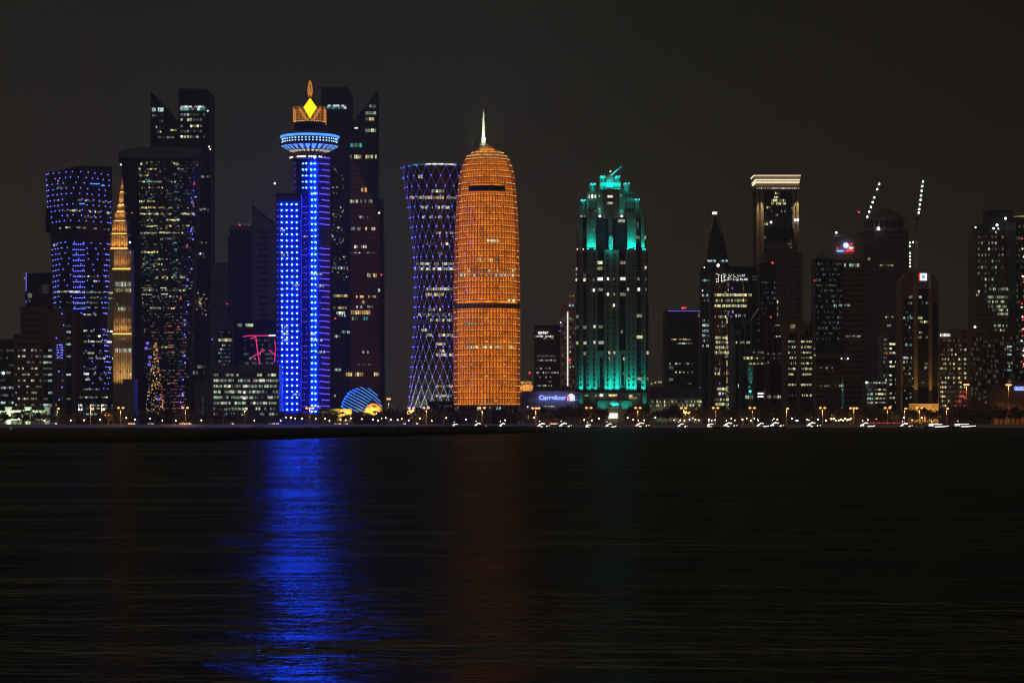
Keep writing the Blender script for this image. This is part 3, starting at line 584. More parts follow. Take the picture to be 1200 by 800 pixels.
def curved_tower():
    b = Bld('curved_tower', 'broad dark curved tower with a tilted oval roof and many yellow lit floors', 187, 1960)
    lv = []
    for py in [497]+list(range(488, 184, -8)):
        t = max(0, min(1, (490-py)/305)); lv.append((py, 188.5+0.0*t, 31.5+15.2*t**.8, 21, 0, 3.2, 0))
    rg = loft_tower(b, lv, 56); m = MB(); m.rings(rg); b.mesh('wall', m, 'glass_line')
    cap = []                                             # dark crown, its roof tilted towards the water
    base = rg[-1]; z0 = base[0][2]; yc = 21
    for f, zz, lift in ((1.02, z0, 0), (1.05, z0+1.5, .32)):
        cap.append([(b.x(188.5, 21)+(p[0]-b.x(188.5, 21))*f, yc+(p[1]-yc)*f, zz+lift*(p[1])+(.5 if lift else 0)) for p in base])
    cap.append([(b.x(188.5, 21)+(p[0]-b.x(188.5, 21))*.93, yc+(p[1]-yc)*.93, z0+1.0+.32*p[1]) for p in base])
    m = MB(); m.rings(cap); b.mesh('roof', m, 'dark')
    def skin(px, py):
        t = max(0, min(1, (490-py)/305)); hw = 31.5+15.2*t**.8; u = max(-.985, min(.985, (px-188.5)/hw)); d = (1-abs(u)**3.2)**(1/3.2)
        return 21-21*d, math.atan2(21*u*abs(u)**1.2/max(.15, d**2.2), hw*b.k)
    def pn(x0, x1, py, h, mat, name='window'):
        y, rz = skin((x0+x1)/2, py); b.pane(b.x((x0+x1)/2, y), y-.35, b.z(py, y), (x1-x0)*b.k/max(.35, cos(rz)), h*b.k, mat, rz, True, name, .3)
    def band(py, x0, x1, mats, dens, h=2.3, w0=.9, w1=2.6):
        x = x0
        while x < x1:
            w = R.uniform(w0, w1)
            if R.random() < dens: pn(x, x+w, py+R.uniform(-.4, .4), h*R.uniform(.6, 1), R.choice(mats))
            x += w+R.choice((.15, .3, .6))
    Yl = ['w_yellow', 'w_yellow', 'w_lime', 'w_amber']
    for py, x0, x1, mats, d in ((192, 150, 215, Yl+['w_dim'], .25), (198, 156, 182, Yl, .65), (198, 190, 214, ['w_dim', 'w_yellow'], .4), (206, 160, 178, ['w_dim', 'w_amber'], .5), (213, 163, 188, ['w_green', 'w_lime', 'w_yellow'], .75), (213, 200, 208, ['w_green'], .8), (220, 170, 200, ['w_dim', 'w_yellow'], .35), (228, 168, 182, ['w_dim'], .4), (236, 153, 180, Yl, .7),
                            (243.5, 153, 183, Yl, .95), (243.5, 186, 220, Yl, .7), (250.5, 158, 184, Yl, .7), (250.5, 185, 200, Yl+['w_dim'], .8), (250.5, 212, 227, Yl, .85), (258, 172, 180, ['w_lime'], .5), (258, 195, 208, Yl, .8), (265, 172, 184, ['w_yellow', 'w_lime'], .95), (265, 195, 222, ['w_amber', 'w_dim', 'w_yellow'], .5), (272.8, 159, 184, Yl, .95), (272.8, 187, 214, Yl, .9), (280, 188, 204, ['w_dim'], .8), (295.5, 163, 184, Yl, .98), (303.5, 160, 200, ['w_dim', 'w_white'], .3), (309.5, 155, 190, ['w_amber', 'w_lime', 'w_dim'], .6),
                            (316, 165, 215, ['w_dim'], .4), (325, 180, 216, ['w_amber', 'w_dim', 'w_yellow'], .6), (340, 158, 215, ['w_dim', 'w_lime'], .5), (347.5, 160, 210, ['w_dim', 'w_green'], .45), (361, 176, 188, ['w_green', 'w_white'], .9), (361, 193, 208, ['w_dim', 'w_amber'], .6), (368, 180, 200, ['w_white', 'w_dim'], .3), (406.5, 178, 204, ['w_amber', 'w_dim'], .75), (413, 178, 215, ['w_dim'], .3)): band(py, x0-(8 if x0 < 172 else 0), x1, mats, d)
    y = 190                                              # half lit and unlit rooms all over the face
    while y < 486:
        t = max(0, min(1, (490-y)/305)); hw = (31.5+15.2*t**.8)*.96; x = 188.5-hw
        while x < 188.5+hw-3:
            w = R.uniform(.9, 3)
            if R.random() < .30: pn(x, x+w, y+R.uniform(-.3, .3), R.uniform(1, 2.2), R.choice(['w_faint', 'w_faint', 'w_faint', 'w_dim']))
            x += w+.4
        y += 3.7
    y = 203
    while y < 335:                                       # short teal strips at the floor edges
        for x in (146+(y-200)*.13, 172+R.uniform(-2, 5), 203+R.uniform(-2, 4)):
            if R.random() < .75: pn(x, x+R.uniform(3, 6), y, .7, 'w_teal', 'light_strip')
        y += 7.4
    for x0, x1, py in ((165, 178, 337.3), (188, 195, 337.3), (166, 178, 345), (189, 197, 344.5)): pn(x0, x1, py, 1.1, 'w_lime', 'light_strip')
    y = 382
    while y < 485:                                       # red strips on the lower floors
        for x in (176+(y-382)*.16, 196+(y-382)*.06, 213-(y-382)*.05):
            if R.random() < .85: pn(x, x+R.uniform(4.5, 7.5), y, .9, 'w_red', 'light_strip')
        y += 7.4
    for k in range(150):                                 # reflected lamp glitter on the lower west flank, put in as glowing panes
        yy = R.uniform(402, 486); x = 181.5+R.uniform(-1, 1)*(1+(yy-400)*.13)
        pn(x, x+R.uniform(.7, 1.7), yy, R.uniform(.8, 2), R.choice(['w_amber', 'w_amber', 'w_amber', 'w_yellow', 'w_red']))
    for k in range(50):
        yy = R.uniform(335, 486); x = 160+(yy-335)*.03+abs(R.gauss(0, 3)); pn(x, x+R.uniform(.5, 1.6), yy, R.uniform(.8, 2.4), R.choice(['w_cool', 'w_dim', 'w_dim', 'w_green', 'w_dim']))
    for k in range(34):                                  # blue reflection down the east flank, put in as small glowing beads
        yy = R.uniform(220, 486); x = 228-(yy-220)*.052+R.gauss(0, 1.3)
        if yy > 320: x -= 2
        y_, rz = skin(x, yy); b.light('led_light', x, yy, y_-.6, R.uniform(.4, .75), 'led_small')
    for x, yy in ((173, 402), (171.5, 408), (176, 418.5), (175, 427), (186.5, 467.5)):
        y_, rz = skin(x, yy); m = MB(); m.box(b.x(x, y_)-1.2, b.x(x, y_)+1.2, y_-.9, y_-.3, b.z(yy)-1, b.z(yy)+1); b.mesh('sign_panel', m, 'violet_line')
    for x, yy in ((229.5, 192), (226.5, 214), (224.5, 236), (218.5, 288), (211, 349)):
        y_, rz = skin(x, yy); m = MB(); m.plate([(b.x(x-1.6), b.z(yy+2.4)), (b.x(x+1.8), b.z(yy+1.8)), (b.x(x+.8), b.z(yy-3))], y_-.8, y_-.3); b.mesh('pink_mark', m, 'w_red')
    for x, yy, mt in ((155, 249.5, 'red_lamp'), (209, 383, 'red_lamp')): y_, rz = skin(x, yy); b.light('beacon', x, yy, y_-1, .8, mt)
    b.done()
curved_tower()

def hazy_towers():
    b = Bld('far_tower', 'pale hazy slab tower with fine floor lines left of the hazy glass tower', 258, 3050); b.box('wall', 249.5, 268, 319, None, 0, 30, 'grey_fin'); b.box('upper_wall', 252.5, 264.5, 307.5, 319, 3, 27, 'grey_fin'); b.box('parapet', 249, 268.4, 317.6, 319, -.3, 30.3, 'grey'); b.light('beacon', 266.6, 356, -1, 1, 'red_lamp'); b.done()
    b = Bld('far_tower', 'hazy blue grey glass tower with a dark band at its head and a red beacon', 281, 2850); b.box('wall', 267, 297, 277, None, 0, 36, 'glass_navy'); b.box('head_wall', 268, 296, 264.5, 270, 1, 34, 'grey'); b.box('dark_band', 269.5, 294.5, 270, 277, 2.5, 33, 'dark'); b.light('beacon', 281, 263.5, 1, 1.2, 'red_lamp')
    for x in (285, 288, 291): b.panepx(x, x+1.5, 262.6, 264, .8, 'w_dim')
    b.done()
    b = Bld('far_tower', 'hazy pale tower with a roof that slopes down towards the blue saucer tower', 312, 2700)
    m = MB(); m.plate([(b.x(295.5), -1), (b.x(329), -1), (b.x(329), b.z(268)), (b.x(322), b.z(263)), (b.x(295.5), b.z(242))], 0, 34); b.mesh('wall', m, 'grey')
    m = MB(); m.tube((b.x(295.3), -1, b.z(241.4)), (b.x(323), -1, b.z(263.6)), 1.3); b.mesh('roof_edge', m, 'dark')
    for k in range(28): m = MB(); m.box(b.x(303), b.x(314.5), -.25, .2, b.z(273+7*k), b.z(270 + 7*k)); b.mesh('louver_band', m, 'dark')
    b.done()
hazy_towers()

def middle_left():
    b = Bld('glass_block', 'slim grey framed glass block with one yellow lit floor, left of the pink neon lines', 262, 2090); b.box('wall', 252, 273.5, 379, None, 0, 26, 'grey'); b.box('glazing', 255.5, 272.2, 386, 432, -.35, 1, 'glass_navy'); b.box('parapet', 251.6, 274, 377.5, 379, -.3, 26.3, 'grey')
    b.grid(256, 272, 387, 395, 7, 2, ['w_blue', 'w_off'], p=.2, y=-.4); b.grid(256, 272, 396, 400.5, 8, 1, ['w_lime', 'w_yellow'], p=1, y=-.5, fw=.95, fh=.8); b.grid(256, 272, 402, 430, 8, 6, ['w_dim', 'w_cool'], p=.4, y=-.4, fh=.45)
    b.light('lamp', 248.8, 397.5, -1, .8, 'led_violet'); b.done()
    b = Bld('office_tower', 'dark office block with angular pink neon lines and two white lit windows', 300, 2000); b.box('wall', 273.8, 326, 377.5, None, 0, 30, 'glass_navy'); b.box('parapet', 273.5, 326.3, 376, 377.5, -.3, 30.3, 'dark')
    for x0, x1 in ((278.2, 283.6), (287.8, 296.5)): b.panepx(x0, x1, 379.2, 382.6, -.2, 'w_white')
    b.grid(286, 326, 396, 428, 14, 6, ['w_dim'], p=.22, fh=.5)
    P = lambda x, y: (b.x(x), -1.2, b.z(y))
    for pts in (((285, 394.5), (292, 393.3), (323.5, 393.2)), ((299.8, 393.5), (301.5, 408), (304.6, 427)), ((294, 397), (300, 394.5)), ((294, 419.5), (303, 414), (310.5, 410)), ((315.5, 410), (321, 414.5), (323.5, 416)), ((322.6, 400), (323, 412), (321.8, 424.5))):
        m = MB(); m.path([P(*p) for p in pts], .40); b.mesh('neon_tube', m, 'pink')
    m = MB(); m.tube(P(315, 393.2), P(324, 393), .7); b.mesh('neon_tube', m, 'white_line'); b.done()
    b = Bld('office_block', 'low broad grey block with eight rows of green white lit windows', 283, 1900); b.box('wall', 238.5, 327, 436.5, None, 0, 30, 'violetgrey'); b.box('parapet', 245.5, 327, 427, 436.5, 2, 30, 'violetgrey'); b.box('side_wall', 228.5, 238.2, 447, None, 1, 28, 'violetgrey')
    for j, y in enumerate((437.6, 444.2, 450.8, 457.4, 464, 470.6, 477.2, 483.6)):
        x = 250.5
        while x < 325.5:
            w = R.choice((1.2, 1.8, 2.6, 3.4)); lit = R.random() < (.35 if j == 0 else .92 if j < 6 else .55)
            b.panepx(x, min(x+w, 326), y, y+3.0, -.15, (R.choice(['w_green', 'w_green', 'w_green', 'w_dim', 'w_white']) if lit else 'w_off')); x += w+R.choice((.4, .8, 1.6))
    for y in (451, 458, 465): b.panepx(285, 287.6, y, y+3, -.3, 'w_bright')
    for k in range(9): b.panepx(243.6+(k % 2)*.7, 244.6+(k % 2)*.7, 440+5*k, 442.5+5*k, -.15, 'w_off'); b.panepx(237+R.uniform(-.6, .6), 238.2, 466+2.6*k, 467.6+2.6*k, -.4, 'w_dim')
    b.done()
middle_left()

def saucer_tower():
    b = Bld('saucer_tower', 'brilliant blue tower under a wide glowing saucer with a gold diamond crown', 357, 1960)
    # lower wing
    b.box('wing_wall', 323, 352.5, 229, None, 0, 28, 'blue_panel'); b.box('wing_parapet', 322.8, 352.6, 226.5, 229, -.3, 28.3, 'dark')
    # round main shaft
    cx, hw, dp = 366, 21.5, 22.0; rr = hw*b.k
    m = MB(); m.lathe([(rr, -1), (rr, b.z(180))], 44, b.x(cx, dp*.92+3), dp*.92+3); b.mesh('shaft_wall', m, 'blue_panel', smooth=False); yc = dp*.92+3
    def sk(px): u = max(-.98, min(.98, (px-cx)/hw)); return yc-rr*sqrt(1-u*u)-.1
    def led(px, py, y, r): b.pane(b.x(px, y), y+.7, b.z(py, y), r*.80, r*.80, 'led', 0, True, 'led_light', .12)
    rows = [239.3+7.08*k for k in range(35)]
    for k, y in enumerate(rows):
        for x in (329.8, 335.7, 341.7, 347.4): led(x+.05*min(k, 14), y, -1.0, .66 if R.random() > .06 else .45)
    y = 184.6
    while y < 482:
        xs = (355.2, 359, 364.6, 368.8) if y < 224 else (365.4, 369.6)
        for x in xs:
            if 268 < y < 292 and R.random() < .5: led(x, y, sk(x)-1, .4)
            else: led(x, y, sk(x)-1.0, .72)
        pts = [(b.x(px, sk(px)), sk(px)-.6, b.z(y+(px-374)*.09, sk(px))) for px in (374.5, 377, 379.5, 382, 384.3, 386.2)]
        if not (266 < y < 290): m = MB(); m.path(pts[R.choice((0, 0, 0, 1)):], .27); b.mesh('light_strip', m, 'led_violet')
        if y > 232:
            for px in (354, 356.5, 359):
                if R.random() < .75: b.light('side_lamp', px, y+1, min(sk(px)-.6, -.3) if px < 352.6 else sk(px)-.6, .42, 'led_violet')
        if y < 224: b.light('side_lamp', 346.3, y, sk(346.3)-.6, .5, 'led_violet')
        y += 7.08
    for k, y in enumerate(rows):
        b.light('side_lamp', 325.4, y, -.7, .45, 'led_violet')
    for x0, x1, y in ((328, 337, 270), (329, 338, 298.6), (343, 351, 334), (330, 338, 384), (330, 338, 391), (330, 338, 398), (343, 352, 462), (355, 361, 277)): b.grid(x0, x1, y-1.4, y+1.4, 6, 1, ['w_cool', 'w_white'], p=.8, y=-.4, off=False, fh=.9)
    for x0, x1, y in ((364, 378, 321), (371, 380, 335), (364, 378, 391.5), (364, 378, 398.5), (372, 381, 412.5), (366, 376, 476.5), (366, 372, 226.5)):
        for k in range(5):
            x = x0+(x1-x0)*k/5
            if R.random() < .8: b.panepx(x, x+(x1-x0)/6, y-1.2, y+1.2, sk(x)-.45, R.choice(['w_cool', 'w_white']))
    # saucer and crown (turned shapes about the axis at px 363)
    ax, ay = b.x(363, yc), yc
    def turn(name, prof, mat, n=48, smooth=True): m = MB(); m.lathe([(max(.05, r*b.k), b.z(py)) for r, py in prof], n, ax, ay); return b.mesh(name, m, mat, smooth=smooth)
    turn('neck', [(16, 182), (15.5, 175)], 'grey'); turn('gallery_deck', [(22.5, 184.4), (23, 182.4)], 'grey')
    m = MB()
    for j in range(40): a = 2*pi*j/40; m.tube((ax+15.8*b.k*cos(a), ay+15.8*b.k*sin(a), b.z(182)), (ax+15.8*b.k*cos(a), ay+15.8*b.k*sin(a), b.z(175.5)), .12, n=4)
    b.mesh('gallery_posts', m, 'steel')
    for j in range(30):
        a = -pi*j/29
        if R.random() < .8: b_l = link('gallery_lamp', unit('warm_lamp', 'ball'), b.root); b_l.location = (ax+23*b.k*cos(a), ay+23*b.k*sin(a), b.z(181.8)); b_l.scale = (.62, .62, .62)
    turn('saucer_bowl', [(16.5, 175), (24, 173), (31, 169.6), (34.6, 166.6), (34.6, 166), (31.5, 165.6)], 'blue_panel')
    for j in range(26):                                 # lit panels let into the bowl
        a0, a1 = 2*pi*(j+.12)/26, 2*pi*(j+.88)/26
        for (r0, y0), (r1, y1), mat in (((33.6, 167.6), (25.5, 172.4), 'disc_panel'), ((24.4, 173.1), (18, 174.9), 'disc_panel_warm')):
            m = MB(); f = lambda r, py, a: (ax+r*b.k*cos(a), ay+r*b.k*sin(a), b.z(py)-.28)
            m.face([f(r0, y0, a0), f(r0, y0, a1), f(r1, y1, (a0*.35+a1*.65)), f(r1, y1, (a0*.65+a1*.35))])
            if sin((a0+a1)/2) < .3: b.mesh('bowl_panel', m, mat)
    turn('saucer_drum', [(32.2, 165.8), (32.8, 158.2)], 'glass_navy')
    for j in range(64):
        a = -pi*(j+.5)/24
        if a < -pi: continue
        for py in (160.3, 163.4):
            rr2 = 32.8*b.k; b.pane(ax+rr2*cos(a), ay+rr2*sin(a), b.z(py), 1.0, .85, 'led_drum', a+pi/2, True, 'led_light', .3)
    turn('saucer_rim', [(33, 158), (35.2, 157.4), (35.4, 156.2), (33.6, 155.4)], 'cyan_rim'); turn('saucer_roof', [(33.4, 155.3), (27, 152.6), (20, 150), (18.4, 148.6)], 'blue_panel')
    turn('crown_drum', [(18.4, 150), (18.4, 141), (18.8, 140.4)], 'glass_navy'); turn('crown_deck', [(18.9, 140.6), (18.9, 139.6)], 'lattice_gold')
    for j in range(19):
        a = -pi*j/18; o = link('crown_lamp', unit('orange_flood', 'octa'), b.root); o.location = (ax+18.4*b.k*cos(a), ay+18.4*b.k*sin(a), b.z(139.2)); o.scale = (.4, .4, .4)
    w = 18.2*b.k; m = MB()                              # square gold cage
    zs = [b.z(y) for y in (140, 136.6, 133.2, 129.8, 126.4, 123.4)]
    for z in zs:
        for p, q in (((-w, -w), (w, -w)), ((w, -w), (w, w)), ((w, w), (-w, w)), ((-w, w), (-w, -w))): m.tube((ax+p[0], ay+p[1], z), (ax+q[0], ay+q[1], z), .13, n=4)
    for i in range(11):
        t = -w+2*w*i/10
        for p in ((t, -w), (w, t), (t, w), (-w, t)): m.tube((ax+p[0], ay+p[1], zs[0]), (ax+p[0], ay+p[1], zs[-1]), .12, n=4)
    b.mesh('crown_cage', m, 'gold_dim')
    q = lambda x, y, d: (b.x(x, ay-w), ay-w-d, b.z(y))
    for pts in (((349.2, 124.6), (352.4, 124.6), (361, 138.6), (357.4, 138.6)), ((373.8, 124.6), (377, 124.6), (369, 138.6), (365.6, 138.6))): 
        m = MB(); m.plate([(b.x(x, ay-w), b.z(y)) for x, y in reversed(pts)], ay-w-.7, ay-w-.25); b.mesh('crown_brace', m, 'gold_dim')
    m = MB(); m.plate([(b.x(x, ay-w), b.z(y)) for x, y in ((363.3, 136.8), (371.3, 124.2), (363.6, 113), (355.8, 124))], ay-w-1.6, ay-w-.75); b.mesh('diamond', m, 'gold')
    m = MB(); m.path([q(354.6, 124, 1.2), q(363.6, 111.4, 1.2), q(372.4, 124.2, 1.2)], .42); m.tube(q(363.6, 112, 0), (ax, ay, b.z(108)), .6); b.mesh('diamond_frame', m, 'dark')
    pl = []
    for (hw2, y) in ((.5, 110.6), (1.9, 106), (2.5, 101), (1.7, 96.4), (1.2, 94), (.9, 92.6), (.3, 90.2)): pl.append((hw2, y))
    m = MB(); m.path([(b.x(363.3-h, ay), ay, b.z(y)) for h, y in pl], .55); m.path([(b.x(363.3+h, ay), ay, b.z(y)) for h, y in pl], .55); m.plate([(b.x(362.6, ay), b.z(109)), (b.x(364, ay), b.z(109)), (b.x(364.6, ay), b.z(103)), (b.x(363.3, ay), b.z(94)), (b.x(362, ay), b.z(103))], ay-.2, ay+.2); b.mesh('flame_finial', m, 'gold_dim')
    b.light('beacon', 322, 215, 30, .9, 'white_lamp'); b.done()
saucer_tower()

def dome_hall():
    b = Bld('domed_hall', 'low dome wrapped in glowing blue stripes with a golden archway at its side', 421, 1890)
    A, Hh, D = 25*b.k, 30*b.k, 15; X0 = b.x(422.3); zc = b.z(483)
    m = MB(); m.rings([[(X0+A*cos(2*pi*j/36)*cos(t), 16+D*sin(2*pi*j/36)*cos(t), zc+Hh*sin(t)) for j in range(36)] for t in [pi/2*i/10 for i in range(10)]+[1.55]]); b.mesh('dome', m, 'glass_navy', smooth=True)
    for k in range(13):                                 # tilted stripes round the shell
        off = -.30+.125*k; pts = []
        for i in range(41):
            u = -1+2*i/40; zn = off-.42*(u+.25)+.28*(u+.25)**2*0+.22*max(0, u)**2*-1
            r2 = 1-zn*zn-u*u
            if zn >= 0 and r2 > 0 and not (u > .34 and zn < .52-.9*abs(u-.62)): pts.append((X0+A*u*1.01, 16-D*sqrt(r2)*1.02-.25, zc+Hh*zn*1.01))
        if len(pts) > 3: m = MB(); m.path(pts, .27, 4); b.mesh('light_stripe', m, 'dome_line')
    m = MB(); gx = b.x(437.5); ga = 10.6*b.k
    arc = lambda r, z0=b.z(488): [(gx+r*cos(pi*i/18), z0+r*1.28*sin(pi*i/18)+1) for i in range(19)]
    m.plate(arc(ga), -1.5, 6); b.mesh('archway', m, 'lattice_gold')
    m = MB(); m.path([(x, -2, z) for x, z in arc(ga)], .45); b.mesh('arch_rim', m, 'gold_dim')
    for x, y in ((431.3, 480.2), (437, 480), (439.2, 480)): b.light('lamp', x, y, -4, .75, 'orange_flood', 'ball')
    for x in (429, 433, 440, 445): 
        l = bpy.data.lights.new('uplight', 'SPOT'); l.energy = 14000; l.color = (1, .62, .14); l.spot_size = 1.6; l.spot_blend = 1; o = bpy.data.objects.new('uplight', l); col.objects.link(o); o.parent = b.root; o.location = (b.x(x), -12, 2); o.rotation_euler = (2.25, 0, 0)
    b.done()
    p = Bld('low_hall', 'long low stone hall with a bright yellow end beside the blue striped dome', 394, 1870); p.box('wall', 374, 398, 479.5, None, 0, 18, 'tan'); p.box('parapet', 373.6, 398.2, 478.6, 479.5, -.3, 18.3, 'tan'); p.box('lit_end_wall', 398.3, 412, 479, None, -1, 16, 'tan')
    p.grid(376, 397, 481, 484.5, 12, 1, ['w_dim', 'w_lime'], p=.5)
    for x in (399.5, 403, 407, 411):
        l = bpy.data.lights.new('uplight', 'SPOT'); l.energy = 9000; l.color = (1, .66, .12); l.spot_size = 1.5; l.spot_blend = 1; o = bpy.data.objects.new('uplight', l); col.objects.link(o); o.parent = p.root; o.location = (p.x(x), -7, 2); o.rotation_euler = (2.3, 0, 0)
    p.done()
dome_hall()

def lattice_tower():
    b = Bld('lattice_tower', 'waisted round tower in a diamond lattice studded with blue lights', 511, 2110)
    prof = [(497, 36.5), (487, 35.2), (470, 33.2), (450, 31.8), (430, 30.6), (400, 28.2), (370, 26.7), (340, 26.4), (315, 26.6), (300, 27.3), (280, 29), (255, 31.6), (240, 33.8), (220, 37.2), (203, 40.2), (193, 41.6)]
    def rad(py):
        for (y0, r0), (y1, r1) in zip(prof, prof[1:]):
            if y0 >= py >= y1: t = (y0-py)/(y0-y1); return (r0+(r1-r0)*t)*b.k
        return prof[-1][1]*b.k
    yc = 32; X0 = b.x(512, 32)
    m = MB(); m.lathe([(rad(y)-.9, -1 if y == 497 else b.z(y)) for y, r in prof], 48, X0, yc); b.mesh('wall', m, 'glass', smooth=True)
    m = MB(); m.lathe([(rad(193)-1.5, b.z(193)), (rad(193)-1, b.z(190.8)), (rad(193)-4, b.z(190.6))], 48, X0, yc); b.mesh('roof_rim', m, 'white_metal')
    n = 22; step = 11.8; lev = [193+step*i for i in range(26)]
    P = lambda i, j: (X0+rad(lev[i])*sin(2*pi*(j+.5*(i % 2))/n), yc-rad(lev[i])*cos(2*pi*(j+.5*(i % 2))/n), b.z(lev[i]))
    for i in range(25):
        m = MB()
        for j in range(n):
            a = 2*pi*(j+.5*(i % 2))/n
            if cos(a) < -.35: continue
            k = j+(1 if i % 2 else 0)
            m.tube(P(i, j), P(i+1, k % n), .30, n=4); m.tube(P(i, j), P(i+1, (k-1) % n), .30, n=4)
        b.mesh('lattice_ring', m, 'lattice_line')
    for i in range(25):
        for j in range(n):
            a = 2*pi*(j+.5*(i % 2))/n
            if cos(a) > -.1:
                p = P(i, j); b.pane(p[0]+.4*sin(a), p[1]-.4*cos(a), p[2], .58, .58, 'led_node', 0, True, 'led_light', .58, 'octa')
    def wn(x0, x1, y0, y1, mat):
        c = (x0+x1)/2; r = rad((y0+y1)/2)-.8; u = max(-.97, min(.97, (b.x(c, 8)-X0)/r)); y = yc-r*sqrt(1-u*u); b.pane(b.x(c, y), y-.12, b.z((y0+y1)/2, y), (x1-x0)*b.k/max(.4, sqrt(1-u*u)), (y1-y0)*b.k, mat, math.asin(u), True)
    for x in range(496, 528, 4): wn(x, x+3.9, 190.8+.0, 192.6, 'w_bright') if False else None
    for j in range(40):
        a = -pi*.5+pi*(j+.5)/40
        if -.75 < a < .62: p = (X0+(rad(193)-1.1)*sin(a), yc-(rad(193)-1.1)*cos(a), b.z(191.6)); b.pane(p[0], p[1]-.15, p[2], 3.0, 1.1, 'w_bright' if -.3 < a < .55 else 'w_teal', a, True, 'roof_light')
    for y, x0, x1, mats, d, h in ((207, 490, 495, ['w_green'], .8, 5), (224, 506, 520, ['w_amber', 'w_white'], .8, 4), (231.5, 480, 534, ['w_yellow', 'w_lime', 'w_amber'], .8, 4), (243, 494, 527, ['w_lime', 'w_white', 'w_dim'], .85, 4), (254.5, 495, 534, ['w_white', 'w_lime', 'w_dim'], .8, 3.4), (265, 512, 517, ['w_dim'], .6, 4), (273, 508, 534, ['w_yellow', 'w_lime'], .7, 3), (285.5, 500, 526, ['w_amber', 'w_yellow', 'w_dim'], .6, 4), (297, 512, 518, ['w_dim'], .8, 4), (309, 488, 534, ['w_white', 'w_lime', 'w_yellow'], .85, 3.6), (315, 486, 532, ['w_white', 'w_lime', 'w_bright'], .7, 4), (338.5, 498, 532, ['w_lime', 'w_white', 'w_yellow'], .85, 4), (345, 488, 524, ['w_dim', 'w_amber', 'w_lime'], .6, 4), (357, 520, 532, ['w_amber', 'w_yellow'], .6, 3.5), (362.5, 502, 516, ['w_white', 'w_dim'], .8, 4), (368.5, 490, 532, ['w_white', 'w_lime', 'w_dim'], .75, 4), (375, 504, 530, ['w_white', 'w_dim', 'w_green'], .75, 4), (386.5, 494, 500, ['w_yellow', 'w_white'], .95, 4), (392.5, 498, 532, ['w_lime', 'w_white', 'w_yellow'], .7, 4), (403, 511, 522, ['w_white', 'w_yellow'], .9, 3.5), (411, 515, 521, ['w_white', 'w_yellow'], .9, 4), (415.5, 511, 532, ['w_white', 'w_yellow', 'w_lime'], .9, 4), (452, 512, 530, ['w_white', 'w_amber', 'w_dim'], .8, 3.5), (463.5, 511, 529, ['w_white', 'w_dim', 'w_lime'], .9, 3.5)):
        x = x0
        while x < x1:
            w = R.uniform(1, 3.4)
            if R.random() < d: wn(x, min(x+w, x1+.3), y-h*.4, y+h*.4, R.choice(mats))
            x += w+.3
    for k in range(10):
        for x in (493+k*.4, 520):
            pass
    for k, (px, e) in enumerate(((479, 80000), (487, 90000), (496, 80000), (506, 60000), (517, 50000), (528, 42000))):
        r = rad(480); u = max(-.98, min(.98, (b.x(px)-X0)/r)); y = yc-r*sqrt(1-u*u)-6
        l = bpy.data.lights.new('uplight', 'SPOT'); l.energy = e; l.color = (.95, .92, .72); l.spot_size = 1.1; l.spot_blend = 1; o = bpy.data.objects.new('uplight', l); col.objects.link(o); o.parent = b.root; o.location = (b.x(px), y, 1); o.rotation_euler = (pi-.16, 0, 0)
    b.done()
    k = Bld('dark_annex', 'dark plain annex block between the lattice tower and the orange domed tower', 516, 1990); k.box('wall', 502, 531.5, 470.5, None, 0, 24, 'dark'); k.box('parapet', 501.6, 531.8, 469.6, 470.5, -.3, 24.3, 'dark'); k.grid(504, 530, 473, 488, 8, 3, ['w_dim'], p=.06); k.done()
lattice_tower()

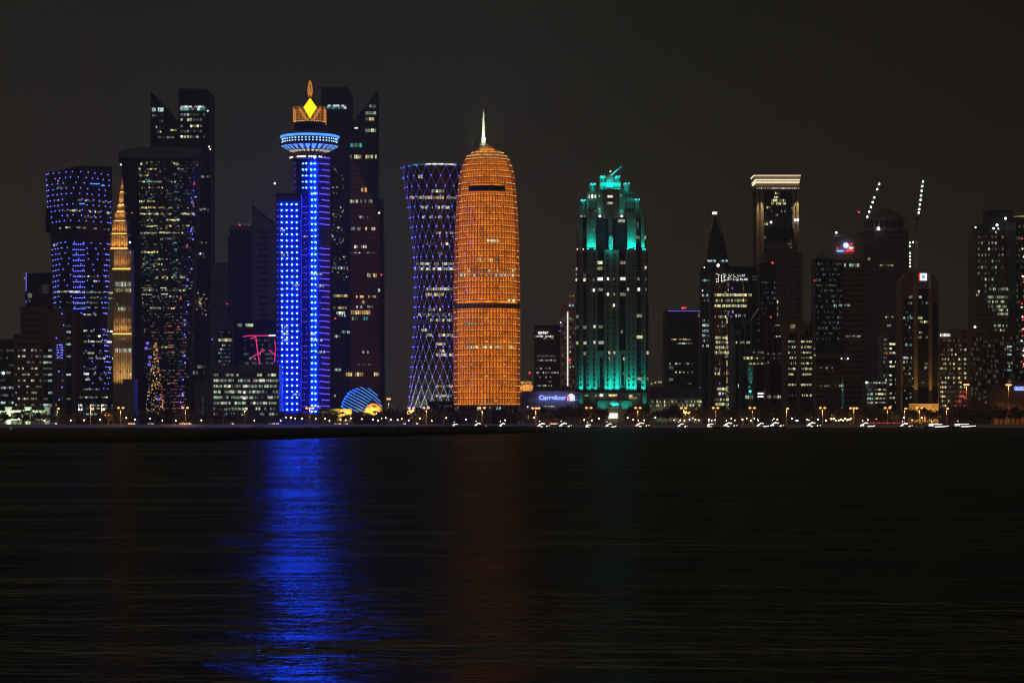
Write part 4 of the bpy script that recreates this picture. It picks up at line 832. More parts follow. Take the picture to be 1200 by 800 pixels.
def domed_tower():
    b = Bld('domed_tower', 'round orange tower in a glowing screen with a domed head and thin pale spire', 571, 1990)
    prof = [(475, 39.6), (440, 39.8), (400, 40), (350, 39.9), (320, 39.4), (300, 38.9), (280, 38.4), (260, 37.7), (245, 36.9), (230, 35.8), (217, 34.5), (205, 33.2), (197, 31.8), (189.5, 29.9), (184, 27.2), (179.5, 23.9), (175, 18.8), (171.5, 14), (168, 10.6)]
    def rad(py):
        for (y0, r0), (y1, r1) in zip(prof, prof[1:]):
            if y0 >= py >= y1: t = (y0-py)/(y0-y1); return (r0+(r1-r0)*t)*b.k
        return prof[-1][1]*b.k
    X0, yc = b.x(570.6, 30), 30
    m = MB(); m.lathe([(max(2, rad(y)-3.0), b.z(y)) for y, r in prof], 56, X0, yc); b.mesh('wall', m, 'amber_glow', smooth=True)
    m = MB(); m.lathe([(37*b.k, -1), (37*b.k, b.z(475))], 40, X0, yc); b.mesh('base_wall', m, 'dark')
    # metal screen: every storey a ring of uprights and cross bars with its own ring of lamps
    ys = []; y = 474.6
    while y > 172: ys.append(y); y -= 7.25 if y > 185 else 4
    open_rows = lambda y, a: (216 < y+3.6 < 224.5 and abs(a-.02) < .62) or (353 < y+3.6 < 361.5)
    n = 66
    for i, (y0, y1) in enumerate(zip(ys, ys[1:])):
        m = MB(); ym = (y0+y1)/2
        for j in range(n):
            a = 2*pi*j/n
            if cos(a) < -.25: continue
            dark = (215.5 < ym < 223.5 and -.62 < math.atan2(sin(a), cos(a)) < .66) or (353 < ym < 361)
            if dark: continue
            r0, r1 = rad(y0), rad(y1); s_, c_ = sin(a), cos(a)
            w = 2*pi*r0/n*.25; p = lambda r, z, o: (X0+r*s_+o*c_, yc-r*c_+o*s_, z)
            m.face([p(r0, b.z(y0), -w), p(r0, b.z(y0), w), p(r1, b.z(y1), w*r1/r0), p(r1, b.z(y1), -w*r1/r0)])
            a2 = 2*pi*(j+1)/n; q = lambda r, z: (X0+r*sin(a2), yc-r*cos(a2), z)
            for f in (.03, .36, .68):
                za = b.z(y0)+(b.z(y1)-b.z(y0))*f; zb = za+.42; ra = r0+(r1-r0)*f+.04
                m.face([(X0+ra*s_, yc-ra*c_, za), (X0+ra*sin(a2), yc-ra*cos(a2), za), (X0+ra*sin(a2), yc-ra*cos(a2), zb), (X0+ra*s_, yc-ra*c_, zb)])
        if m.f: b.mesh('screen_ring', m, 'screen_gold')
        if not 353 < ym < 361:
            m = MB(); r = rad(y0)-.3; zt = b.z(y0)
            m.rings([[(X0+q_*sin(2*pi*j/52), yc-q_*cos(2*pi*j/52), z_) for j in range(52)] for q_, z_ in ((r-2.4, zt-.2), (r, zt-.2), (r, zt+.12), (r-2.4, zt+.12))], False, False); b.mesh('floor_edge', m, 'lattice_gold')
        for j in range(38):
            a = -1.36+2.72*(j+.5)/38
            if R.random() < .78 and not 353 < ym < 361 and not (215.5 < ym < 223.5 and -.62 < a < .66): r = rad(y0)+.1; b.pane(X0+r*sin(a), yc-r*cos(a), b.z(y0)+.9, .27, .27, 'orange_dot', 0, True, 'point_lamp', .27, 'octa')
    for y0, y1, a0, a1 in ((222.6, 216, -.66, .70), (360.4, 354.4, -1.55, 1.55)):       # unlit bands
        m = MB(); nn = 30
        for j in range(nn):
            p, q = a0+(a1-a0)*j/nn, a0+(a1-a0)*(j+1)/nn; r0, r1 = rad(y0)-.15, rad(y1)-.15
            m.face([(X0+r0*sin(p), yc-r0*cos(p), b.z(y0)), (X0+r0*sin(q), yc-r0*cos(q), b.z(y0)), (X0+r1*sin(q), yc-r1*cos(q), b.z(y1)), (X0+r1*sin(p), yc-r1*cos(p), b.z(y1))])
        b.mesh('dark_band', m, 'glass_navy' if y0 < 300 else 'lattice_gold')
    m = MB(); m.lathe([(rad(170)+.5, b.z(170)), (10.2*b.k, b.z(167.2)), (6.5*b.k, b.z(165.6))], 40, X0, yc); b.mesh('collar', m, 'brown_dark')
    m = MB(); m.lathe([(6.6*b.k, b.z(166)), (4.6*b.k, b.z(164.4)), (3.1*b.k, b.z(161.5)), (2.3*b.k, b.z(156)), (1.8*b.k, b.z(148)), (1.3*b.k, b.z(138)), (.75*b.k, b.z(126)), (.5*b.k, b.z(121.5))], 20, X0+b.k*-4, yc); o = b.mesh('spire', m, 'white_metal', smooth=True); o.location.x = 0.0
    l = bpy.data.lights.new('uplight', 'POINT'); l.energy = 3500; l.color = (.95, 1, .62); l.shadow_soft_size = .5; o = bpy.data.objects.new('uplight', l); col.objects.link(o); o.parent = b.root; o.location = (X0-4*b.k, yc-13, b.z(164.5))
    for dx in (-9, 0, 9):
        l = bpy.data.lights.new('uplight', 'SPOT'); l.energy = 80000; l.color = (.95, 1, .62); l.spot_size = 1.7; l.spot_blend = 1; o = bpy.data.objects.new('uplight', l); col.objects.link(o); o.parent = b.root; o.location = (X0-4*b.k+dx, yc-9, b.z(168)); o.rotation_euler = (pi-.38, 0, -dx*.04)
    def wn(x0, x1, y0, y1, mat, d=.15):
        c = (x0+x1)/2; r = rad(min(474, (y0+y1)/2))+d; u = max(-.97, min(.97, (b.x(c, 6)-X0)/r)); y = yc-r*sqrt(1-u*u); b.pane(b.x(c, y), y, b.z((y0+y1)/2, y), (x1-x0)*b.k/max(.4, sqrt(1-u*u)), (y1-y0)*b.k, mat, math.asin(u), True)
    for y, x0, x1, mats, d in ((269, 558, 566, ['w_dim', 'w_lime'], .6), (276.5, 565, 571, ['w_dim'], .7), (282, 571, 583, ['w_lime', 'w_white'], .9), (304, 555, 585, ['w_dim', 'w_lime'], .5), (317, 545, 605, ['w_dim', 'w_lime', 'w_yellow'], .5), (322.5, 538, 605, ['w_cool', 'w_dim', 'w_white'], .6), (352, 595, 602, ['w_lime'], .9), (379, 543, 556, ['w_dim', 'w_white'], .7), (379, 566, 574, ['w_dim', 'w_white'], .7), (379, 587, 594, ['w_dim'], .7), (406.5, 546, 587, ['w_lime', 'w_yellow', 'w_white'], .9), (406.5, 596, 603, ['w_dim', 'w_lime'], .8), (469.5, 563, 585, ['w_dim', 'w_lime'], .6)):
        x = x0
        while x < x1:
            w = R.uniform(.8, 2.2)
            if R.random() < d: wn(x, x+w, y-1.4, y+1.4, R.choice(mats))
            x += w+.3
    for x in (553, 570.3, 591):
        for y in (373, 400, 420.5, 427, 434, 440.5, 447.5, 454.5):
            if R.random() < .8: wn(x-.6, x+.6, y-.6, y+.6, 'w_white', .5)
    for k in range(26): x = R.gauss(549, 4); y = R.uniform(210, 470); b.pane(b.x(x, 8), yc-sqrt(max(1, (rad(y)+.5)**2-(b.x(x, 8)-X0)**2)), b.z(y), .35, .35, 'led_violet', 0, True, 'blue_glint', .35, 'octa')
    b.grid(556, 590, 476.5, 480.5, 12, 1, ['w_cool', 'w_dim', 'w_green'], p=.8, y=.5, off=False, fh=.8); b.panepx(533.5, 538.5, 476.5, 480, 3, 'w_dim'); b.done()
domed_tower()

def shop_quarter():
    b = Bld('office_tower', 'dark office tower with a lit white sign at its head, behind the lit shop sign', 641, 2260); b.box('wall', 626, 656.5, 383, None, 0, 32, 'glass_line'); b.box('parapet', 625.6, 656.8, 381, 383, -.4, 32.4, 'dark')
    b.text('sign_text', 'qatar', 636.5, 389.4, 5.2, -.6, 'sign_white', xscale=1.15)
    for x0, x1, y in ((627.5, 636.8, 394), (639, 648.6, 394)): b.grid(x0, x1, y-.9, y+.9, 7, 1, ['w_bright'], p=.95, y=-.5, fw=.75, fh=.95, off=False, name='sign_letter')
    b.grid(637, 649, 395.6, 397, 8, 1, ['w_lime'], p=.8, y=-.5, fw=.8, fh=.9, off=False, name='sign_letter')
    for y, x0, x1, p, mats in ((417, 628, 652, .8, ['w_dim']), (422, 628, 652, .85, ['w_dim', 'w_cool']), (431.5, 627, 645, .7, ['w_dim', 'w_cool']), (436.5, 628, 655, .65, ['w_white', 'w_dim']), (441.7, 631, 646, .4, ['w_dim', 'w_white']), (447, 641, 647, .8, ['w_dim']), (452, 629, 647, .8, ['w_white', 'w_dim'])): b.grid(x0, x1, y-1.1, y+1.1, int((x1-x0)/1.3), 1, mats, p=p, fh=.9, off=False)
    b.light('beacon', 657, 378, -1, .7, 'white_lamp'); m = MB(); m.box(b.x(654.5), b.x(659.5), -1, -.3, b.z(388), b.z(387.2)); b.mesh('light_strip', m, 'violet_line'); b.light('beacon', 657.6, 382, -1, .7, 'led_violet'); b.light('beacon', 659.3, 422.2, -1, 1, 'red_lamp'); b.done()
    b = Bld('edge_lit_tower', 'pale hazy tower with one tall white light line up its face', 667, 2080); b.box('wall', 658.5, 678, 358, None, 0, 30, 'grey_fin'); b.box('head_wall', 661, 676, 345.5, 358, 2, 28, 'grey')
    m = MB(); m.box(b.x(664.6), b.x(665.9), -1, -.3, b.z(457), b.z(365.5)); b.mesh('light_strip', m, 'white_line')
    for x in (666.8, 670.2): b.panepx(x, x+2, 356.4, 359, -.4, 'w_cool')
    for y in (345.8, 372, 394, 405, 411, 424, 429): b.panepx(667.6, 668.7, y, y+2, -.4, 'w_lime'); 
    for y in (345.8, 428.6): b.panepx(671, 672.2, y, y+1.6, -.4, 'w_lime')
    b.grid(658, 676, 372, 455, 6, 16, ['w_dim'], p=.03); b.light('beacon', 667.4, 421.6, -1.2, 1.2, 'red_lamp'); b.done()
    b = Bld('shopping_hall', 'long violet grey shopping block with a glowing blue sign and round emblem', 648, 1900); b.box('wall', 612, 678, 458, None, 0, 50, 'violetgrey'); b.box('roof_hall', 625, 668, 452.5, 458, 10, 45, 'violetgrey'); b.box('wall_panel', 618, 627, 467, 471.5, -.3, 1, 'tan')
    b.text('sign_text', 'Carrefour', 647.3, 465.9, 7.3, -1.0, 'sign_blue', .035, 1.06); b.text('sign_face', 'Carrefour', 647.3, 465.9, 7.3, -1.35, 'sign_face', .004, 1.06)
    cx, cy = 669.3, 465.5; P = lambda x, y: (b.x(cx+x), b.z(cy+y))
    def emb(name, pts, mat, y): m = MB(); m.plate([P(*p) for p in reversed(pts)], y-.3, y); b.mesh(name, m, mat)
    emb('sign_emblem', [(-4.2, 4)]+[(4.2*cos(pi-pi*i/12)*1.0, -.2-4*sin(pi*i/12)) for i in range(13)]+[(4.2, 4)], 'sign_white', -.7)
    emb('sign_emblem', [(-3.6, 3.9)]+[(-1.2+2.6*cos(pi-pi*i/10), .2-3.6*sin(pi*i/10)) for i in range(5)]+[(-1.6, 1), (-1.6, 3.9)], 'sign_red', -1.1)
    emb('sign_emblem', [(3.6, 3.9), (1.7, 3.9), (1.7, .4), (1, -1.6), (3, -2.2), (3.6, .2)], 'sign_blue', -1.1)
    for px in (634, 642, 650, 658, 668):
        l = bpy.data.lights.new('sign_glow', 'POINT'); l.energy = 420; l.color = (.4, .38, 1); l.shadow_soft_size = .6; o = bpy.data.objects.new('sign_glow', l); col.objects.link(o); o.parent = b.root; o.location = (b.x(px), -4, b.z(466))
    m = MB(); m.box(b.x(673.6), b.x(677.6), -1, -.4, b.z(468.9), b.z(468.1)); b.mesh('light_strip', m, 'violet_line')
    b.grid(638, 652, 475, 477, 9, 1, ['w_lime', 'w_white'], p=.6); b.light('lamp', 618.4, 476.6, -1, .5, 'warm_lamp'); b.done()
    b = Bld('minaret_block', 'faint orange lit low block with a slender red tipped minaret', 618, 2500); b.box('wall', 609, 626, 451, None, 0, 20, 'tan'); m = MB(); m.lathe([(2.1*b.k, b.z(451)), (1.9*b.k, b.z(443)), (1.1*b.k, b.z(441)), (.2*b.k, b.z(437.5))], 14, b.x(620.5), 6); b.mesh('minaret', m, 'tan'); b.grid(610, 624, 446.5, 450.5, 9, 1, ['w_amber'], p=.7, fh=.6, off=False); b.box('upper_wall', 610, 624, 446, 451, 1, 16, 'brown'); b.grid(617, 624, 449.5, 452.5, 4, 1, ['w_amber'], p=.9, y=-.2, off=False); b.light('beacon', 620.6, 436.8, 6, 1.3, 'red_lamp'); b.light('lamp', 618, 461, -1, .9, 'orange_flood')
    for x in (611, 616, 622):
        l = bpy.data.lights.new('uplight', 'SPOT'); l.energy = 30000; l.color = (1, .45, .1); l.spot_size = 1.2; l.spot_blend = 1; o = bpy.data.objects.new('uplight', l); col.objects.link(o); o.parent = b.root; o.location = (b.x(x), -10, 22); o.rotation_euler = (2.8, 0, 0)
    b.done()
shop_quarter()

def teal_tower():
    b = Bld('floodlit_tower', 'stepped stone tower floodlit teal at its foot, waist and crown', 718, 1960)
    st = 'beige'; X = b.x; Z = b.z
    def col_(name, x0, x1, t, bt, y0, mat, y1=34): return b.box(name, x0, x1, t, bt, y0, y1, mat)
    # main stage up to the first setback (py 293), glass set back between stone piers
    col_('glass_core', 676, 759, 294.5, None, 4, 'glass')
    piers = [(678.5, 683.6, 292.6, 2), (687.4, 700.2, 292.6, 0), (708.4, 717.6, 292.6, -1), (717.6, 725.6, 292.9, .4), (733.4, 746, 292.6, 0), (751.4, 756.8, 292.6, 2)]
    for i, (x0, x1, t, y0) in enumerate(piers): col_('pier', x0, x1, t, None, y0, 'brown' if i in (0, 1, 2) and False else st)
    for x0, x1 in ((675.2, 677.6), (757.6, 760)): col_('corner_glazing', x0, x1, 353 if x0 < 700 else 353, None, 3, 'glass_teal', 30)
    # infill panels below the glass strips near the foot
    for x0, x1, t in ((700.4, 708.2, 411), (725.8, 733.2, 411)): col_('infill', x0, x1, t, None, 1.5, st)
    for x0, x1, t, bt in ((703, 706.3, 420, 452), (728, 731, 416, 452)): b.panepx(x0, x1, t, bt, 1.3, 'w_off', 'stair_window')
    # second stage 255-293
    col_('upper_glass', 677, 757, 256, 292, 8, 'glass', 30)
    for x0, x1 in ((677.5, 682.5), (687.5, 698.5), (713, 717.5), (735, 745.5), (751.5, 755.5)): col_('upper_pier', x0, x1, 254.6, 292, 4.6, st, 30)
    for x0, x1 in ((676.8, 691), (742.5, 757)): col_('shoulder', x0, x1, 247, 255, 9, st, 28)
    # crown tiers
    col_('crown_wall', 688, 742.5, 226.5, 254.5, 9.5, st, 28); col_('crown_cornice', 687, 743.3, 225.3, 226.5, 8.8, st, 28.6); col_('centre_wall', 706.5, 725, 222, 256, 6.5, 'brown', 29)
    col_('side_bay', 699.5, 706.2, 222.5, 254.5, 8.2, st, 28); col_('side_bay', 725.3, 731.5, 222.5, 254.5, 8.2, st, 28); col_('lantern', 703, 727.5, 213.5, 221.8, 11, st, 27); col_('lantern_cornice', 701, 729.3, 221.0, 222.2, 7.8, st, 28)
    def turret(cx, t0, t1, w):
        m = MB(); m.lathe([(w*b.k, Z(t1)), (w*b.k, Z(t0+2.6))], 8, X(cx), 13); b.mesh('turret', m, st)
        m = MB(); m.lathe([(w*1.2*b.k, Z(t0+2.8)), (w*1.2*b.k, Z(t0+2.2)), (w*1.0*b.k, Z(t0+1.2)), (w*.62*b.k, Z(t0+.3)), (w*.15*b.k, Z(t0-.4))], 12, X(cx), 13); b.mesh('turret_dome', m, 'white', smooth=True)
        for k in (-1, 0, 1): b.panepx(cx+k*w*.55-.45, cx+k*w*.55+.45, t0+4.2, t0+9.2 if t1-t0 > 9 else t1-1, 13-w*b.k-.1, 'w_off', 'turret_window')
        for k in (-.62, .62):
            o = b.light('crown_lamp', cx+k*w, t0+2.6, 13-w*1.2*b.k-.9, .5, 'teal_flood')
        l = bpy.data.lights.new('uplight', 'POINT'); l.energy = 800; l.color = (0, .95, .86); l.shadow_soft_size = .5; o = bpy.data.objects.new('uplight', l); col.objects.link(o); o.parent = b.root; o.location = (X(cx), 13-w*1.2*b.k-3.5, Z(t0+3.5))
    for cx, t0, t1, w in ((683.5, 231.8, 247, 3.3), (695, 212.6, 225, 3.6), (735, 212.2, 225, 3.6), (747, 231, 247, 3.6), (706.3, 204, 214, 3.1), (724.2, 204, 214, 3.1)): turret(cx, t0, t1, w)
    m = MB(); m.lathe([(11.6*b.k, Z(220.8)), (11.4*b.k, Z(214)), (9.4*b.k, Z(209.5)), (6.6*b.k, Z(206)), (3*b.k, Z(203.2)), (.4*b.k, Z(202))], 28, X(715.2), 18); b.mesh('crown_dome', m, 'white', smooth=True)
    m = MB(); m.tube((X(717), 14, Z(203)), (X(729), 10, Z(193.5)), .75, .3, 6); b.mesh('slanting_mast', m, 'white_metal'); b.light('beacon', 715.3, 201, 18, .7, 'warm_lamp')
    for yy in (229, 236.6): b.panepx(712, 718, yy, yy+2.6, 6.2, 'w_bright')
    b.panepx(712, 718.5, 231.8, 236.2, 6.35, 'w_off')
    for x in (689.8, 693.3, 696.8, 733.2, 736.8, 740.2):
        for yy, mt in ((228.2, 'w_bright' if x < 700 else 'w_off'), (236, 'w_off'), (244, 'w_off')): b.panepx(x, x+1.6, yy, yy+(4 if yy < 230 else 4.6), 9.2, mt)
    for x, yy in ((701.8, 228.8), (701.8, 244), (727, 228.5), (697.3, 246), (680.5, 252.5), (684.3, 252.5)): b.panepx(x, x+1.2, yy, yy+1.8, 6.3 if 700 < x < 731 else 7.6, 'w_white')
    for x in (689, 699.8, 706.2): pass
    # windows of the main shaft
    y = 296.5; k = 0
    while y < 470:
        for x in (696, 712, 720): 
            b.panepx(x-.9, x+1.1, y+.6, y+4.2, -1.2 if x == 712 else (.2 if x == 720 else -.2), 'w_off')
        b.panepx(736.2, 737.8, y+.6, y+4.2, -.2, 'w_off')
        for x in (680.3, 689.2, 742.2, 753): b.panepx(x-.9, x+.9, y+1, y+3.4, 1.8 if x in (680.3, 753) else -.2, 'w_off')
        y += 6.1
    for x0, x1, yy, mt, d in ((700.3, 706, 306, 'w_lime', 3.7), (700.3, 706, 312.6, 'w_lime', 3.7), (726.8, 733, 306, 'w_lime', 3.7), (700.3, 706.5, 325, 'w_bright', 3.7), (726.8, 733, 324.8, 'w_bright', 3.7), (701, 706.5, 337.5, 'w_dim', 3.7), (727, 733.2, 343, 'w_lime', 3.7), (724.2, 732.4, 257, 'w_white', 7.7), (683.6, 686.4, 320.4, 'w_dim', 3.7), (683.6, 686.4, 326, 'w_lime', 3.7), (747, 749.8, 325, 'w_dim', 3.7), (747.2, 750, 337.3, 'w_bright', 3.7), (745.6, 752, 368, 'w_lime', 1.5), (701.5, 707.5, 399.5, 'w_bright', 3.7), (683, 690, 381.5, 'w_white', 3.5), (683, 690, 400, 'w_lime', 3.5), (683.2, 690, 412.3, 'w_lime', 3.5), (746, 753, 393, 'w_lime', 1.5), (747, 753, 442, 'w_lime', 1.5), (757.8, 760.2, 411.5, 'w_lime', 2.6), (757.8, 760.2, 442, 'w_lime', 2.6), (674.8, 678, 369, 'w_green', 2.6), (675, 678, 400, 'w_lime', 2.6), (674.8, 678, 381.5, 'w_dim', 2.6), (745, 750, 276.5, 'w_lime', 7.6), (754, 757, 276.5, 'w_lime', 7.6), (701.5, 706, 381, 'w_white', 3.7)):
        b.panepx(x0, x1, yy, yy+3.6, d-.1, mt)
    for x, yy, mt in ((695.6, 267.5, 'w_lime'), (695.6, 326, 'w_lime'), (695.8, 338.5, 'w_bright'), (712.3, 325, 'w_bright'), (719.5, 325, 'w_white'), (712.3, 343.2, 'w_bright'), (719.6, 343.2, 'w_lime'), (719.4, 356, 'w_bright'), (736, 337.5, 'w_bright'), (696.6, 381, 'w_bright'), (696.6, 399.5, 'w_bright'), (714, 411.5, 'w_lime'), (720, 411.5, 'w_lime'), (714, 418, 'w_lime'), (731, 418.5, 'w_lime'), (730.8, 436, 'w_lime'), (737.5, 442, 'w_lime'), (728.5, 387, 'w_white'), (756.6, 325.6, 'w_dim'), (756.8, 337.5, 'w_dim'), (675.4, 320, 'w_dim'), (675.4, 326, 'w_lime'), (675.6, 313.5, 'w_white'), (756.6, 312, 'w_white')): b.panepx(x-.9, x+1.0, yy, yy+3.2, -1.4 if 708 < x < 725.5 else -.45, mt)
    for k in range(16):
        x = 677+k*5; 
        if not 700 < x < 733: b.panepx(x, x+1, 270+R.uniform(-12, 8), 272+R.uniform(-8, 8), 7.5, 'w_dim')
    # setback lines and podium
    m = MB()
    m.box(X(677), X(699.8), -.4, 0, Z(318.2), Z(317.4)); b.mesh('string_course', m, 'white_metal'); m = MB(); m.box(X(733.6), X(757), -.4, 0, Z(317.8), Z(317)); b.mesh('string_course', m, 'white_metal')
    col_('podium_wall', 677.5, 758.5, 461, None, -4, 'tan', 2); col_('podium_cornice', 677, 759, 460, 461, -4.5, 'beige', 2.3)
    for cx in (680.8, 755.6):
        col_('corner_post', cx-2.6, cx+2.6, 461.5, 478, -9, 'beige', -4.3); col_('post_cap', cx-3.2, cx+3.2, 460, 461.5, -9.5, 'beige', -4.2)
    col_('entrance_wall', 700, 741, 469.5, None, -8, 'beige', -4.2)
    m = MB(); m.lathe([(7.8*b.k, Z(477)), (7.8*b.k, Z(475.6)), (6.9*b.k, Z(472.6)), (4.6*b.k, Z(470)), (1.6*b.k, Z(468.6)), (.2*b.k, Z(468.2))], 24, X(719), -15); b.mesh('entrance_dome', m, 'white', smooth=True)
    m = MB()
    for px in (711.8, 726.2): m.box(X(px-.5, -19), X(px+.5, -19), -19, -17.6, -1, Z(477.6, -19))
    m.box(X(710.4), X(727.6), -19.6, -10, Z(478.4), Z(477)); b.mesh('entrance_porch', m, 'tan'); b.panepx(711.5, 726.5, 477.2, 478.2, -19.9, 'w_lime'); b.panepx(714, 723.6, 484, 490, -12, 'w_bright'); b.panepx(712.5, 715, 486, 491, -12, 'w_yellow')
    for x0, x1, yy, mt in ((713, 723, 461.8, 'w_yellow'), (737, 747, 465, 'w_yellow'), (737.6, 741, 462.6, 'w_lime'), (703, 706.6, 461.8, 'w_bright'), (685, 690, 462, 'w_white'), (697.5, 699, 462.4, 'w_white')): b.panepx(x0, x1, yy, yy+2.2, -4.4, mt)
    # floodlights: strips behind the ledges and narrow beams up the piers
    def beam(px, py, y, e, size=.55, tilt=.07, c=(0, .92, .84)):
        l = bpy.data.lights.new('uplight', 'SPOT'); l.energy = e; l.color = c; l.spot_size = size; l.spot_blend = 1; l.shadow_soft_size = .5
        o = bpy.data.objects.new('uplight', l); col.objects.link(o); o.parent = b.root; o.location = (X(px, y), y, Z(py, y)); o.rotation_euler = (pi-tilt, 0, 0)
    for px, y, e in ((681, -2.4, 1.5), (690.5, -4.6, 1.1), (697.6, -4.6, 1.1), (711.5, -5.6, 1.6), (715.6, -5.6, 1.6), (721.5, -4.6, 1.6), (725, -4.6, 1.4), (736.3, -4.6, 1.6), (741, -4.6, 1.5), (744.6, -4.6, 1.2), (754, -2.4, 1.5)): beam(px, 459.0, y+1.4, e*4200, 1.5, .42); beam(px, 459.2, y-.2, e*5200, .62, .42)
    for px, e in ((689.5, 1), (693, 1.3), (697, 1.2), (737, 1.4), (740, 1.6), (744, 1.3), (753.5, 1.2), (715.2, .5)): beam(px, 292.2, 1.6, e*3600, .8, .2); beam(px, 292.2, 2.6, e*4200, 1.5, .35)
    for px in (703, 728.6): beam(px, 255, 5.4, 7000, 1.0, .2); b.light('crown_lamp', px, 253.4, 5, .9, 'white_lamp', 'ball')
    for px in (690, 696, 734, 740): beam(px, 246, 6, 1300, 1.2, .25)
    for px in (705.5, 710, 715, 720, 725): beam(px, 221.6, 6.8, 5200, 1.7, .55)
    for px in (692, 697, 733, 738): beam(px, 226, 7.6, 1600, 1.4, .45)
    for cx in (680.8, 755.6): beam(cx, 477.6, -12.4, 2600, 1.3, .25)
    for px in (713, 719, 725): beam(px, 477, -23, 3400, 1.6, .6)
    for px in (704, 708, 730, 734, 739): beam(px, 484, -13, 2600, 1.4, .4)
    for px, yy in ((689, 292.6), (697, 292.6), (735.5, 292.6), (744, 292.6), (753.6, 292.8), (683.5, 292.8), (676.5, 292.9), (756, 292.9)): b.light('crown_lamp', px, yy-.8, 1.4, .55, 'teal_flood' if px not in (683.5, 676.5) else 'warm_lamp')
    # small lit aedicule in the middle of the waist
    m = MB(); m.lathe([(2.6*b.k, Z(292.4)), (2.6*b.k, Z(291.4))], 14, X(716), 0.6); m.lathe([(2.4*b.k, Z(279.4)), (2.2*b.k, Z(277.5)), (1.2*b.k, Z(276)), (.3*b.k, Z(275))], 14, X(716), .6)
    for dx in (-1.6, 0, 1.6): m.tube((X(716+dx), -.4, Z(291.6)), (X(716+dx), -.4, Z(279.4)), .3)
    b.mesh('waist_kiosk', m, 'white')
    for yy in (281.5, 291): l = bpy.data.lights.new('uplight', 'POINT'); l.energy = 900; l.color = (0, .95, .86); l.shadow_soft_size = .5; o = bpy.data.objects.new('uplight', l); col.objects.link(o); o.parent = b.root; o.location = (X(716), -4.5, Z(yy))
    b.done()
teal_tower()

